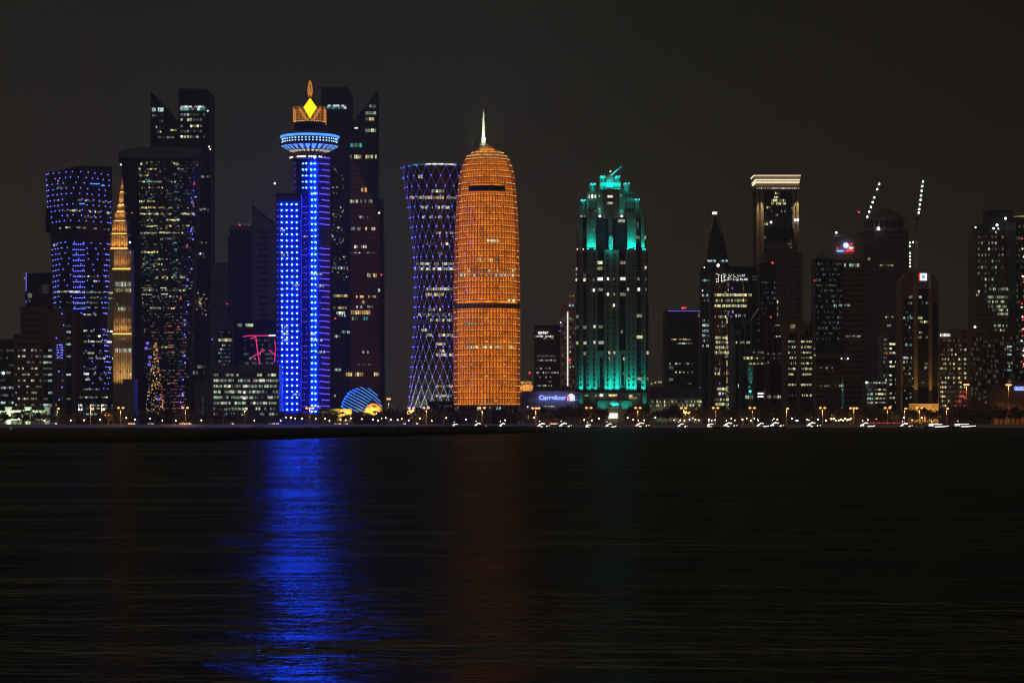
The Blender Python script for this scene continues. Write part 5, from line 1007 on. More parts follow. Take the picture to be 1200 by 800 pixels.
def right_of_teal():
    b = Bld('low_hall', 'long low pale hall with a dimly lit arcade, right beside the teal floodlit tower', 791, 2000); b.box('wall', 760.5, 823, 466.5, None, 0, 40, 'greygreen'); b.box('roof_wall', 762, 823, 455, 466.5, 6, 40, 'grey'); b.box('roof_step', 764, 800, 452.5, 455, 12, 40, 'grey')
    for x in (777.5, 780.5, 801.5, 805.5): b.box('chimney', x, x+1.4, 461, 466.5, 3, 5, 'dark')
    b.grid(762, 822, 468, 477, 34, 2, ['w_dim', 'w_dim', 'w_lime'], p=.7, fw=.7, fh=.6, y=-.3)
    for x in (763.5, 768, 772, 774.5): b.light('lamp', x, 447+R.uniform(-3, 3), 14, .8, 'sign_lime', 'ball')
    for px in (766, 774, 782, 790, 798, 806, 814, 820):
        l = bpy.data.lights.new('uplight', 'SPOT'); l.energy = 1100; l.color = (.95, .9, .6); l.spot_size = 1.9; l.spot_blend = 1; o = bpy.data.objects.new('uplight', l); col.objects.link(o); o.parent = b.root; o.location = (b.x(px), -9, 2); o.rotation_euler = (2.3, 0, 0)
    b.done()
    b = Bld('office_tower', 'hazy rounded grey blue tower with a thin violet roof line and one amber floor', 799, 2650)
    m = MB(); m.prism([(b.x(778.5), 10), (b.x(781), 3), (b.x(786), 0), (b.x(814), 0), (b.x(818.6), 3), (b.x(820.4), 10), (b.x(820.4), 34), (b.x(778.5), 34)], -1, b.z(364.5)); b.mesh('wall', m, 'glass_line'); m = MB(); m.prism([(b.x(783), 1), (b.x(816), 1), (b.x(819), 8), (b.x(819), 30), (b.x(783), 30)], b.z(364.5), b.z(362.2)); b.mesh('roof_wall', m, 'dark')
    m = MB(); m.box(b.x(783), b.x(819.6), -1, -.4, b.z(364.7), b.z(363.9)); b.mesh('light_strip', m, 'violet_line'); m = MB(); m.box(b.x(819), b.x(819.7), -1, -.4, b.z(371), b.z(364)); b.mesh('light_strip', m, 'violet_line')
    b.light('beacon', 800, 361, 5, 1.6, 'red_lamp'); b.light('beacon', 803, 360.5, 5, 1.3, 'red_lamp'); b.light('beacon', 819, 370, -1, 1, 'red_lamp')
    b.grid(784, 810, 396, 399, 13, 1, ['w_amber'], p=.75, fh=.5, off=False); b.grid(793, 812, 400.5, 404, 9, 1, ['w_dim', 'w_cool'], p=.9, off=False, run=2); b.grid(784, 812, 424, 428, 12, 1, ['w_dim', 'w_lime'], p=.6, off=False); b.grid(784, 812, 434, 438, 12, 1, ['w_lime', 'w_dim'], p=.45, off=False); b.panepx(784, 789, 429, 432, -.3, 'w_dim'); b.panepx(784, 789, 443, 446, -.3, 'w_dim'); b.grid(805, 812, 448, 451, 4, 1, ['w_dim'], p=.6, off=False); b.done()
    b = Bld('pointed_tower', 'dark slender tower that narrows to a lamp topped point', 839, 2200); yc = 16
    def sec(py, x0, x1): h = (x1-x0)/2*b.k; c = b.x((x0+x1)/2, 16); return [(c-h, yc-h*.55, b.z(py)), (c-h*.55, yc-h, b.z(py)), (c+h*.55, yc-h, b.z(py)), (c+h, yc-h*.55, b.z(py)), (c+h, yc+h*.8, b.z(py)), (c-h, yc+h*.8, b.z(py))]
    m = MB(); m.rings([sec(497, 820.5, 858), sec(313, 820.5, 858)]); b.mesh('shaft_wall', m, 'glass_teal'); m = MB(); m.rings([sec(312.8, 824, 854.5), sec(305.5, 826.5, 853.2), sec(272.5, 832, 847)]); b.mesh('upper_wall', m, 'glass_line'); m = MB(); m.rings([sec(272.3, 833, 846), sec(251, 836.8, 841.4)]); b.mesh('roof', m, 'dark')
    f = yc-16*b.k
    for x0, y0, x1, y1 in ((833, 272.5, 837.3, 251), (845.6, 272.5, 841, 251), (828, 304, 832.6, 273), (839.4, 304, 839.3, 273)): m = MB(); m.tube((b.x(x0), f+3, b.z(y0)), (b.x(x1), yc-2*b.k, b.z(y1)), .35); b.mesh('rib', m, 'white_metal')
    m = MB(); m.box(b.x(836.6), b.x(841.8), yc-2.2*b.k, yc+2, b.z(249.2), b.z(246.8)); b.mesh('top_lamp', m, 'warm_lamp')
    b.grid(829, 839, 304.4, 306.8, 4, 1, ['w_teal', 'w_cool'], p=1, y=f-.4, fw=.95, fh=.8); b.grid(843.5, 853, 304.4, 306.8, 4, 1, ['w_teal', 'w_cool'], p=1, y=f-.4, fw=.95, fh=.8)
    fs = yc-18.8*b.k
    for y, mats, p in ((328.5, ['w_cool', 'w_teal'], 1), (346, ['w_cool', 'w_dim'], .8), (352, ['w_cool', 'w_dim'], .55), (375.5, ['w_cool', 'w_dim'], .7), (381, ['w_cool', 'w_white'], .75), (387.5, ['w_cool'], .9), (393, ['w_cool', 'w_white'], .9), (399, ['w_cool', 'w_dim'], .85), (405, ['w_cool'], .8)): b.grid(823, 834, y-1.6, y+1.6, 7, 1, mats, p=p, y=fs-.3, off=False, fh=.9)
    for x, y, mt in ((825.4, 313.4, 'white_lamp'), (823.3, 340.5, 'white_lamp'), (823, 345.5, 'red_lamp')): b.light('beacon', x, y, fs-.5, .6, mt)
    m = MB(); m.box(b.x(820.1), b.x(821), fs-.6, fs, b.z(460), b.z(453.5)); b.mesh('light_strip', m, 'violet_line')
    for k in range(8): m = MB(); m.box(b.x(831.6), b.x(832.1), fs-.5, fs-.05, b.z(480-8*k), b.z(474-8*k)); b.mesh('mullion', m, 'white_metal')
    b.done()
    b = Bld('curved_office', 'curved glass office tower with white screen writing and yellow green lit floors', 861, 2080)
    a = [(b.x(834.5), 14), (b.x(838), 5), (b.x(846), .6), (b.x(860), 0), (b.x(872), 1.4), (b.x(882), 5), (b.x(889), 12), (b.x(889), 34), (b.x(834.5), 34)]
    m = MB(); m.prism(a, -1, b.z(318)); b.mesh('wall', m, 'glass_line'); m = MB(); m.prism([(x*.97, y+1) for x, y in a], b.z(318), b.z(312)); b.mesh('roof_wall', m, 'dark')
    for y, x0, x1, mats, p in ((345.5, 836, 881, ['w_lime', 'w_yellow'], .85), (352, 836, 876, ['w_lime', 'w_yellow', 'w_dim'], .9), (358.3, 836, 876, ['w_lime', 'w_lime', 'w_yellow'], .95), (371, 836, 851, ['w_lime', 'w_dim'], .8), (365.5, 852, 860, ['w_yellow', 'w_dim'], .6), (369.7, 862, 874, ['w_dim', 'w_white'], .5), (382, 838, 850, ['w_dim'], .4), (395.5, 838, 858, ['w_lime'], .9), (401, 838, 858, ['w_lime', 'w_dim'], .8), (407, 838, 858, ['w_lime'], .85), (413, 836, 858, ['w_lime', 'w_yellow'], .95), (432, 836, 846, ['w_lime', 'w_dim'], .8), (437.5, 836, 858, ['w_dim', 'w_lime'], .7), (455.5, 840, 858, ['w_lime', 'w_yellow'], .8), (461, 842, 848, ['w_cool'], .7), (468, 836, 858, ['w_lime', 'w_dim'], .8), (473.5, 838, 858, ['w_lime'], .85)):
        for i in range(int((x1-x0)/1.5)):
            x = x0+1.5*i
            if R.random() < p: yy = (14-9*(x-834.5)/3.5 if x < 838 else 5-4.4*(x-838)/8 if x < 846 else .6 if x < 860 else 1.4*(x-860)/12 if x < 872 else 1.4+3.6*(x-872)/10); b.panepx(x, x+1.4, y-1.5, y+1.5, max(-.2, yy-1.3)-.5, R.choice(mats))
    for k in range(56): x = R.choice((843, 846, 849.5, 853, 857)); y = R.uniform(332, 478); b.panepx(x, x+.7, y, y+R.uniform(.8, 2.6), -.6, R.choice(['w_dim', 'w_amber', 'w_dim', 'w_blue', 'w_white']))
    for k in range(11): b.panepx(851.5, 852.4, 372+10*k, 379+10*k, -.8, R.choice(['w_amber', 'w_red', 'w_yellow']))
    for k in range(7): b.panepx(871, 871.7, 330+3.4*k, 332.6+3.4*k, -.4, 'w_red')
    for x, y in ((858, 365), (856, 370), (863, 358), (871, 322.5), (857.5, 337)): m = MB(); m.box(b.x(x), b.x(x+1.6), -1.2, -.6, b.z(y+2), b.z(y)); b.mesh('blue_panel', m, 'violet_line')
    # screen writing on the head of the facade: strokes, its letters are not legible in the photograph
    rr = random.Random(5)
    def scribble(x0, x1, y0, y1, dens):
        x = x0
        while x < x1:
            w = rr.uniform(1.2, 2.3)
            for _ in range(3):
                if rr.random() < dens:
                    if rr.random() < .55: a_ = rr.uniform(x, x+w*.8); c_ = rr.uniform(y0, (y0+y1)/2); b.panepx(a_, a_+.55, c_, min(y1, c_+rr.uniform(1.2, y1-y0)), -1.0, 'w_bright', 'sign_stroke')
                    else: c_ = rr.uniform(y0, y1-.5); b.panepx(x, x+w, c_, c_+.6, -1.1, 'w_bright', 'sign_stroke')
            x += w+.35
    scribble(839, 848, 320.5, 330.6, .9); scribble(849, 850.4, 321.5, 323, .9); scribble(853, 874, 321, 324.6, .62); scribble(848.6, 874, 325.4, 328.8, .82)
    for x in (878, 881.6, 885.2): b.panepx(x, x+2.3, 323.5, 324.2, 6, 'w_dim', 'sign_stroke'); b.panepx(x, x+2.3, 327.8, 328.5, 6, 'w_dim', 'sign_stroke'); b.panepx(x, x+.6, 324, 328, 6, 'w_dim', 'sign_stroke')
    m = MB(); m.box(b.x(852), b.x(854.4), -1, -.5, b.z(336), b.z(331.6)); b.mesh('orange_mark', m, 'w_red'); b.light('lamp', 841.5, 311, -2, 1.3, 'warm_lamp', 'ball'); b.done()
right_of_teal()

def arched_blocks():
    def arch(b, x0, x1, t, bt, y, mat='w_off'):       # dark recess with a round head
        m = MB(); r = (x1-x0)/2; c = (x0+x1)/2
        m.plate([(b.x(x0), b.z(bt)), (b.x(x1), b.z(bt))]+[(b.x(c+r*cos(pi*i/8)), b.z(t+r-r*sin(pi*i/8))) for i in range(9)], y, y+.2); return b.mesh('arched_recess', m, mat)
    b = Bld('stepped_block', 'greenish stone block stepped upward with arched dark recesses, left of a dark pointed gable', 872, 1930)
    for x0, x1, t in ((857.5, 864, 398.5), (864, 871, 388), (871, 881, 375)): b.box('step_wall', x0, x1, t, None, 0, 28, 'greygreen')
    b.box('back_wall', 858.5, 871, 376, 398, 6, 28, 'greygreen'); b.box('back_window', 860.5, 871, 378.5, 386, 5.7, 7, 'dark')
    for x0, x1, t, bt in ((862, 866, 391, 486), (867.5, 872.3, 383, 412), (873.6, 879, 378.6, 408)): arch(b, x0, x1, t, bt, -.3)
    b.box('dark_front', 868.5, 882, 413, None, -.5, 2, 'glass'); b.box('frame', 866.2, 867.4, 396, None, -.8, -.1, 'greygreen')
    b.grid(862, 879, 399.6, 402.6, 8, 1, ['w_lime', 'w_yellow'], p=.8, y=-.7, off=False, fh=.9); b.grid(869, 882, 417.6, 421.2, 6, 1, ['w_lime', 'w_yellow'], p=.9, y=-.8, off=False, fh=.9); b.grid(875, 898, 424.5, 427.5, 12, 1, ['w_dim', 'w_lime'], p=.75, y=-1, off=False); b.grid(873, 883, 463, 467, 4, 1, ['w_green', 'w_lime'], p=1, y=-1, off=False, fh=.95); b.panepx(864.8, 865.8, 450, 454, -.6, 'w_white')
    for yy in range(6): b.panepx(877.2+yy % 2*2, 879+yy % 2*2, 432+5*yy, 434+5*yy, -.9, 'w_teal')
    b.box('lit_fin', 876.6, 882.2, 421, None, -1.0, -.55, 'greygreen')
    for px, e in ((879.4, 9000),):
        l = bpy.data.lights.new('uplight', 'SPOT'); l.energy = e; l.color = (.08, .9, .75); l.spot_size = .75; l.spot_blend = 1; o = bpy.data.objects.new('uplight', l); col.objects.link(o); o.parent = b.root; o.location = (b.x(px), -5, b.z(461)); o.rotation_euler = (pi-.12, 0, 0)
    b.light('lamp', 879, 458.5, -1.6, 1.0, 'teal_flood'); b.done()
    b = Bld('gabled_block', 'dark glass block under a pointed gable between two stepped masonry blocks', 890, 1955)
    m = MB(); m.plate([(b.x(880.5), b.z(409)), (b.x(899.5), b.z(409)), (b.x(898.6), b.z(372)), (b.x(890), b.z(361)), (b.x(881.5), b.z(374))], 0, 20); b.mesh('gable_wall', m, 'glass'); b.box('wall', 880.5, 902, 409.2, None, -2, 20, 'greygreen')
    for x0, x1 in ((885.5, 894.5), (897, 902)): b.box('dark_bay', x0, x1, 428, None, -2.4, -1.8, 'glass')
    b.grid(882, 902, 410.5, 415, 9, 1, ['w_dim'], p=.6, y=-2.3, off=False); b.grid(882, 902, 418, 421, 9, 1, ['w_dim', 'w_lime'], p=.5, y=-2.3, off=False); b.grid(882, 902, 424.6, 427.4, 10, 1, ['w_lime', 'w_dim'], p=.7, y=-2.3, off=False)
    for yy in (460, 463.6): b.panepx(888, 894.5, yy, yy+1.7, -2.7, 'w_bright')
    for k in range(26): x = 899+R.gauss(0, 1.2); y = R.uniform(425, 462); b.panepx(x, x+.8, y, y+1.2, -2.8, 'w_dim')
    for y in (372, 378, 386, 397): b.panepx(888.6, 889.6, y, y+2.2, -.3, 'w_dim')
    b.done()
    b = Bld('stepped_block', 'brown stepped block with arched dark recesses right of the dark pointed gable', 911, 1940)
    for x0, x1, t in ((897.5, 906, 377.5), (906, 912.5, 386), (912.5, 921, 398)): b.box('step_wall', x0, x1, t, None, 0, 28, 'brown_dark')
    b.box('back_wall', 906, 920, 380.5, 398, 6, 28, 'brown_dark')
    for x0, x1, t, bt in ((900, 904.4, 381, 411), (906.8, 911, 388, 414), (912.7, 916.7, 394, 486), (903, 911, 424, 486)): arch(b, x0, x1, t, bt, -.3)
    b.grid(906, 921, 379.6, 382.2, 7, 1, ['w_green', 'w_dim'], p=.8, y=5.6, off=False); b.grid(907, 918, 392.6, 395.4, 6, 1, ['w_lime', 'w_white'], p=.85, y=-.7, off=False); b.grid(899, 918, 463, 466.4, 8, 1, ['w_green', 'w_dim', 'w_lime'], p=.85, y=-.8, off=False, fh=.95); b.grid(899, 918, 412, 427, 8, 3, ['w_dim'], p=.45, y=-.7, off=False, fh=.4)
    b.light('beacon', 903.3, 371.4, -1, .8, 'red_lamp'); b.light('beacon', 921.3, 421.6, -1, .6, 'red_lamp'); b.done()
    b = Bld('office_block', 'brown pier block with two bays of yellow green lit floors', 936, 1920)
    for x0, x1 in ((918.2, 923.4), (933.4, 938), (952, 954.6)): b.box('pier', x0, x1, 379, None, 0, 26, 'brown')
    b.box('head_wall', 918, 944, 376.5, 391, .6, 26, 'brown'); b.box('bay_glazing', 923.5, 933.3, 392, None, 1.5, 24, 'glass'); b.box('bay_glazing', 938.1, 951.9, 389, None, 1.5, 24, 'glass'); b.box('stepped_wall', 944, 949.5, 381, 389, .4, 24, 'brown'); b.box('stepped_wall', 949.5, 954.6, 376, 389, .4, 24, 'brown')
    for x0, x1, t in ((937.8, 941, 391), (943.4, 946.8, 385), (949.6, 953, 379.6)): arch(b, x0, x1, t, 397, .1)
    for x in (926.5, 929.4): arch(b, x, x+2.6, 380, 385, .2, 'w_lime')
    for j, y in enumerate((400, 406.5, 413, 419, 425.5, 432, 438.5, 450.6, 463)):
        p = .8 if j < 8 else .4
        b.grid(924, 933, y-1.5, y+1.5, 7, 1, ['w_lime', 'w_yellow', 'w_lime', 'w_dim'], p=p, y=1.2, fh=.8); b.grid(938.6, 951.6, y-1.5, y+1.5, 10, 1, ['w_lime', 'w_yellow', 'w_lime', 'w_dim'], p=p+.08, y=1.2, fh=.8)
    b.light('lamp', 955, 416, -1, .8, 'sign_lime'); b.light('lamp', 954.6, 408.5, -1, .6, 'sign_lime'); b.done()
arched_blocks()

def cornice_towers():
    b = Bld('cornice_tower', 'tall stone tower crowned by brightly lit white cornice lines', 911, 2480); X, Z = b.x, b.z
    b.box('shaft_wall', 887, 936, 223, None, 2, 44, 'brown_dark'); b.box('dark_bay', 895.5, 928.5, 226, None, 1, 3, 'glass')
    for x0, x1 in ((886.6, 889.4), (891.5, 895), (928.8, 931.6), (933.4, 936.2)): b.box('pier', x0, x1, 224, None, -.6, 4, 'tan')
    for i, (t, bt, g_) in enumerate(((221.5, 223.5, 0), (216.5, 221.3, 1.0), (211.4, 216.3, 0), (205.4, 211.2, 1.6))): b.box('cornice', 885.6-g_+(.5 if i == 2 else 0), 936.6+g_-(.5 if i == 2 else 0), t, bt, -1-g_, 45+g_, 'tan')
    for y, x0, x1, h in ((205.7, 884.2, 938, .55), (210.9, 885.5, 936.8, 1.0), (213.6, 886, 936.4, 1.0)): m = MB(); m.box(X(x0), X(x1), -4, -3.0, Z(y+h), Z(y)); b.mesh('cornice_light', m, 'cornice'); m = MB(); m.box(X(x0)-1.2, X(x0)-.2, -4, 30, Z(y+h), Z(y)); b.mesh('cornice_light', m, 'cornice')
    for k in range(22): 
        x = 887+k*2.3; b.panepx(x, x+1.2, 220.2, 221.2, -1.9, 'w_bright', 'cornice_lamp')
    for px in (891, 933.8):
        l = bpy.data.lights.new('downlight', 'SPOT'); l.energy = 60000; l.color = (1, .72, .36); l.spot_size = .7; l.spot_blend = 1; o = bpy.data.objects.new('downlight', l); col.objects.link(o); o.parent = b.root; o.location = (X(px), -5, Z(225)); o.rotation_euler = (.12, 0, 0)
    for y, x0, x1, p in ((226.5, 908, 914, 1), (231.4, 907, 915, .9), (235, 903.5, 921, .8), (238.5, 903.5, 921, .7), (243, 898, 903, .6), (247.5, 903, 921, .4), (252, 899, 912, .5), (240, 927, 933, .5), (244, 927, 932, .7), (262.5, 895, 900, .6), (278, 895, 900, .6), (290, 893, 897, .6)): b.grid(x0, x1, y-1.5, y+1.5, max(2, int((x1-x0)/1.9)), 1, ['w_lime', 'w_yellow', 'w_dim'], p=p, y=.6, off=False, fh=.9)
    for x, y in ((903.6, 260.4), (932.2, 257.8), (935, 257.8)): b.light('lamp', x, y, -3, 1.1, 'white_lamp', 'ball')
    b.done()
    b = Bld('far_tower', 'dim ribbed concrete tower half hidden in front of the cornice lit tower', 921, 2350); b.box('wall', 901, 934, 285, None, 0, 30, 'grey_fin'); b.box('side_wall', 934.4, 941, 296, None, 2, 28, 'grey_fin'); b.box('head_wall', 900, 930, 268, 284, 4, 26, 'dark'); b.box('parapet', 900.6, 934.3, 283.6, 285, -.4, 30.4, 'grey')
    for x in (908.5, 922): b.box('rib', x, x+1.6, 286, None, -.6, -.05, 'grey')
    b.grid(909, 912, 350, 372, 2, 3, ['w_lime', 'w_dim'], p=.5, y=-.7, off=False); b.grid(922, 928, 280, 292, 3, 3, ['w_dim'], p=.6, y=-.7, off=False); b.done()
    b = Bld('dark_tower', 'narrow black tower tipped by a red beacon, in front of the cornice lit tower', 900, 2120); b.box('wall', 890.5, 909.5, 310, None, 0, 26, 'glass_navy'); b.box('core_wall', 891.8, 897.2, 297, 310, 4, 20, 'grey'); b.box('parapet', 890.2, 909.8, 308.4, 310, -.3, 26.3, 'dark'); b.light('beacon', 905.4, 308, -1, 1.1, 'red_lamp'); b.grid(891.5, 909, 328, 370, 7, 7, ['w_dim', 'w_blue'], p=.16, y=-.3, fh=.4); b.done()
    b = Bld('globe_sign_tower', 'dark block with a banded flank under a sloping billboard showing a lit globe', 983, 2060)
    m = MB(); m.plate([(b.x(955.5), -1), (b.x(988), -1), (b.x(988), b.z(305.4)), (b.x(955.5), b.z(302))], 0, 30); b.mesh('wall', m, 'glass_navy'); b.box('banded_wall', 988.2, 1013, 305.5, None, -.4, 28, 'brown_band')
    m = MB(); m.plate([(b.x(957), b.z(301.6)), (b.x(972), b.z(304.8)), (b.x(1011.5), b.z(304.8)), (b.x(1011.5), b.z(274.5)), (b.x(990), b.z(277)), (b.x(974), b.z(283)), (b.x(963), b.z(292))], 1, 6); b.mesh('billboard', m, 'tan'); m = MB(); m.tube((b.x(978), 0, b.z(277.4)), (b.x(1026), 0, b.z(268.6)), .7); b.mesh('boom', m, 'steel')
    m = MB(); m.ball((b.x(991.4), -.2, b.z(287.6)), 3.5*b.k, 14, 8); b.mesh('sign_globe', m, 'sign_blue', smooth=True); m = MB(); m.ball((b.x(991), -1.6, b.z(287.4)), 2.6*b.k, 12, 7); b.mesh('globe_face', m, 'sign_white', smooth=True)
    for pts, mt in ((((993.4, 288.4), (999.2, 284.2), (999.2, 285.4), (994.4, 289.6)), 'sign_red'), (((992, 292.6), (1000, 292), (1000, 294.6), (990.4, 295.2)), 'sign_red'), (((980.6, 293.2), (988.6, 293.2), (988.6, 294.9), (980.6, 294.9)), 'sign_blue')): m = MB(); m.plate([(b.x(x), b.z(y)) for x, y in reversed(pts)], -.6, .2); b.mesh('sign_shape', m, mt)
    for x in (980.4, 982.6, 984.8): b.panepx(x, x+1.8, 289.4, 291.8, .3, 'w_red', 'sign_letter')
    for x in (995.2, 997.2, 999): b.panepx(x, x+1.3, 289.4, 291.4, .3, 'w_bright', 'sign_letter')
    b.grid(989.5, 1010, 308.8, 312.6, 14, 1, ['w_cool', 'w_white', 'w_dim'], p=.75, y=-.8, off=False, fh=.9)
    for k in range(24): y = 322+7*k; m = MB(); m.box(b.x(993.5), b.x(1011.5), -.9, -.45, b.z(y+1.6), b.z(y)); b.mesh('floor_band', m, 'brown')
    b.grid(956, 987, 306, 400, 16, 15, ['w_dim', 'w_dim', 'w_blue'], p=.07, y=-.3, fh=.4); b.grid(977, 996, 355.4, 359.8, 10, 1, ['w_cool', 'w_dim'], p=.85, y=-.8, off=False); b.grid(991, 1009, 392, 395.6, 11, 1, ['w_cool', 'w_white', 'w_dim'], p=.85, y=-1.1, off=False)
    for k in range(13): b.panepx(986.5+R.uniform(-1.5, 1.5), 988.2, 440+3*k, 442+3*k, -.7, R.choice(['w_teal', 'w_dim', 'w_teal']))
    m = MB(); m.tube((b.x(1006.5), 4, b.z(304)), (b.x(1006.5), 4, b.z(250)), .7, .35); b.mesh('mast', m, 'steel'); b.light('beacon', 1006.4, 248.6, 4, 1, 'red_lamp')
    for x, y, mt in ((954.4, 328.6, 'red_lamp'), (980, 272.6, 'white_lamp'), (986, 420, 'white_lamp'), (993.5, 420, 'white_lamp')): b.light('lamp', x, y, -1.4, .9 if y < 300 else .55, mt, 'ball')
    b.done()
    b = Bld('office_block', 'low brown banded block at the foot of the globe billboard tower', 972, 1930); b.box('wall', 955.8, 985.5, 419.5, None, 0, 26, 'brown_band'); b.box('roof_wall', 957.4, 985, 414, 419.5, 1, 25, 'brown'); b.box('window_strip', 957, 984.6, 420.5, 427, -.3, 1, 'dark'); b.box('corner_pier', 953.8, 956.6, 412, None, -.6, 24, 'tan'); b.grid(960, 976, 429, 433, 9, 1, ['w_dim', 'w_cool'], p=.75, y=-.4, off=False); b.grid(960, 989, 450, 454, 15, 1, ['w_dim', 'w_lime', 'w_dim'], p=.8, y=-.4, off=False); b.box('lower_block', 971, 985, 455, None, -2, 3, 'brown_dark')
    for k in range(6): b.box('ledge', 957.5, 985, 434.2+5.4*k, 435.6+5.4*k, -.5, .3, 'tan') if 434+5.4*k < 452 or True else None
    b.done()
    b = Bld('classical_tower', 'dim ribbed stone tower with two cornices and a low pyramid roof among cranes', 1038, 2560); b.box('shaft_wall', 1012.5, 1064.5, 271, None, 0, 50, 'grey_fin'); b.box('cornice', 1011.8, 1065.4, 268.4, 271, -1, 51, 'grey'); b.box('upper_wall', 1024.5, 1059.5, 257.5, 268.4, 3, 45, 'grey'); b.box('cornice', 1021.5, 1061.5, 253.4, 257.5, 1.5, 47, 'grey'); b.box('attic_wall', 1029, 1056, 249, 253.4, 6, 42, 'grey')
    m = MB(); c = (b.x(1041.5), 24, b.z(240)); q = [(b.x(1030), 8, b.z(249)), (b.x(1053), 8, b.z(249)), (b.x(1053), 40, b.z(249)), (b.x(1030), 40, b.z(249))]
    for i in range(4): m.face([q[i], q[(i+1) % 4], c])
    b.mesh('roof', m, 'dark')
    for k in range(6): b.panepx(1026+5.4*k, 1029.2+5.4*k, 259, 266.5, 2.7, 'w_off')
    for x0, x1 in ((1013, 1021.5), (1047, 1063.5)): b.box('front_bay', x0, x1, 284, None, -1.4, -.05, 'grey_fin'); b.box('bay_cornice', x0-.6, x1+.6, 281, 284, -2, -.05, 'grey')
    for x in (1024, 1029, 1034, 1039): b.box('rib', x, x+1.4, 272, None, -1, -.05, 'grey')
    b.grid(1031, 1047, 309.6, 312, 7, 1, ['w_yellow', 'w_lime'], p=.75, y=-1.5, off=False); b.grid(1037, 1047, 370.6, 372.4, 4, 1, ['w_lime'], p=.8, y=-1.5, off=False); b.grid(1039, 1047, 379.6, 383, 3, 1, ['w_yellow', 'w_lime'], p=.9, y=-1.5, off=False); b.panepx(1031.5, 1035, 391, 394.5, -1.5, 'w_dim'); b.panepx(1017, 1020, 302, 305, -1.7, 'w_dim')
    b.grid(1017, 1021, 350, 366, 2, 4, ['w_amber'], p=.14, y=-1.7, off=False); b.light('lamp', 1029.4, 267.8, -2, 1.6, 'white_lamp', 'ball'); b.done()
cornice_towers()

def crane(label, jib, mast, lamps, Y, extra=()):
    (x0, y0), (x1, y1) = jib; b = Bld('tower_crane', label, mast[0], Y, 'crane')
    def truss(name, p, q, w, n):
        m = MB(); d = [q[i]-p[i] for i in range(3)]; off = ((-w, -w), (w, -w), (w, w), (-w, w)); up = abs(d[2]) > abs(d[0])
        at = lambda t, o: (p[0]+d[0]*t+o[0], p[1]+d[1]*t+o[1], p[2]+d[2]*t) if up else (p[0]+d[0]*t, p[1]+d[1]*t+o[0], p[2]+d[2]*t+o[1])
        for o in off: m.tube(at(0, o), at(1, o), .18, n=4)
        for i in range(n):
            for a, c in zip(off, off[1:]+off[:1]): m.tube(at(i/n, a), at((i+1)/n, c), .1, n=3)
        b.mesh(name, m, 'steel')
    P = lambda x, y: (b.x(x), 6.0, b.z(y))
    truss('mast', (b.x(mast[0]), 6, 0), P(mast[0], mast[1]), 1.0, 24); truss('jib', P(mast[0], mast[1]), P(x1, y1), .7, 16)
    m = MB(); m.box(b.x(mast[0])-1.6, b.x(mast[0])+1.6, 4, 8, b.z(mast[1])-1.5, b.z(mast[1])+1.8); b.mesh('cab', m, 'dark')
    dx = -1 if x1 > mast[0] else 1; m = MB(); m.box(b.x(mast[0]+dx*3.2), b.x(mast[0]+dx*.6), 4.6, 7.4, b.z(mast[1]+1), b.z(mast[1]-.6)); b.mesh('counterweight', m, 'grey')
    for t in lamps: b.light('work_lamp', x0+(x1-x0)*t, y0+(y1-y0)*t, 4.2, 1.05, 'crane_lamp', 'ball')
    for x, y in extra: b.light('work_lamp', x, y, 4.2, .85, 'crane_lamp', 'ball')
    b.done()
crane('crane with a steep jib of seven white lamps beside the pyramid roofed tower', ((1016.4, 254.2), (1030.3, 215.6)), (1014.6, 262), (0, .155, .30, .445, .59, .84, 1), 2700)
crane('crane with a nearly upright jib of eight close white lamps', ((1076.8, 249.2), (1081.6, 212.8)), (1075.6, 256), (0, .11, .26, .41, .55, .70, .85, 1), 2650, ((1066.3, 284.5), (1070, 283.6), (1066.3, 288.4), (1066.4, 296.4), (1066.4, 300.4), (1066.5, 304.4), (1066.4, 308), (1066.5, 312.2)))

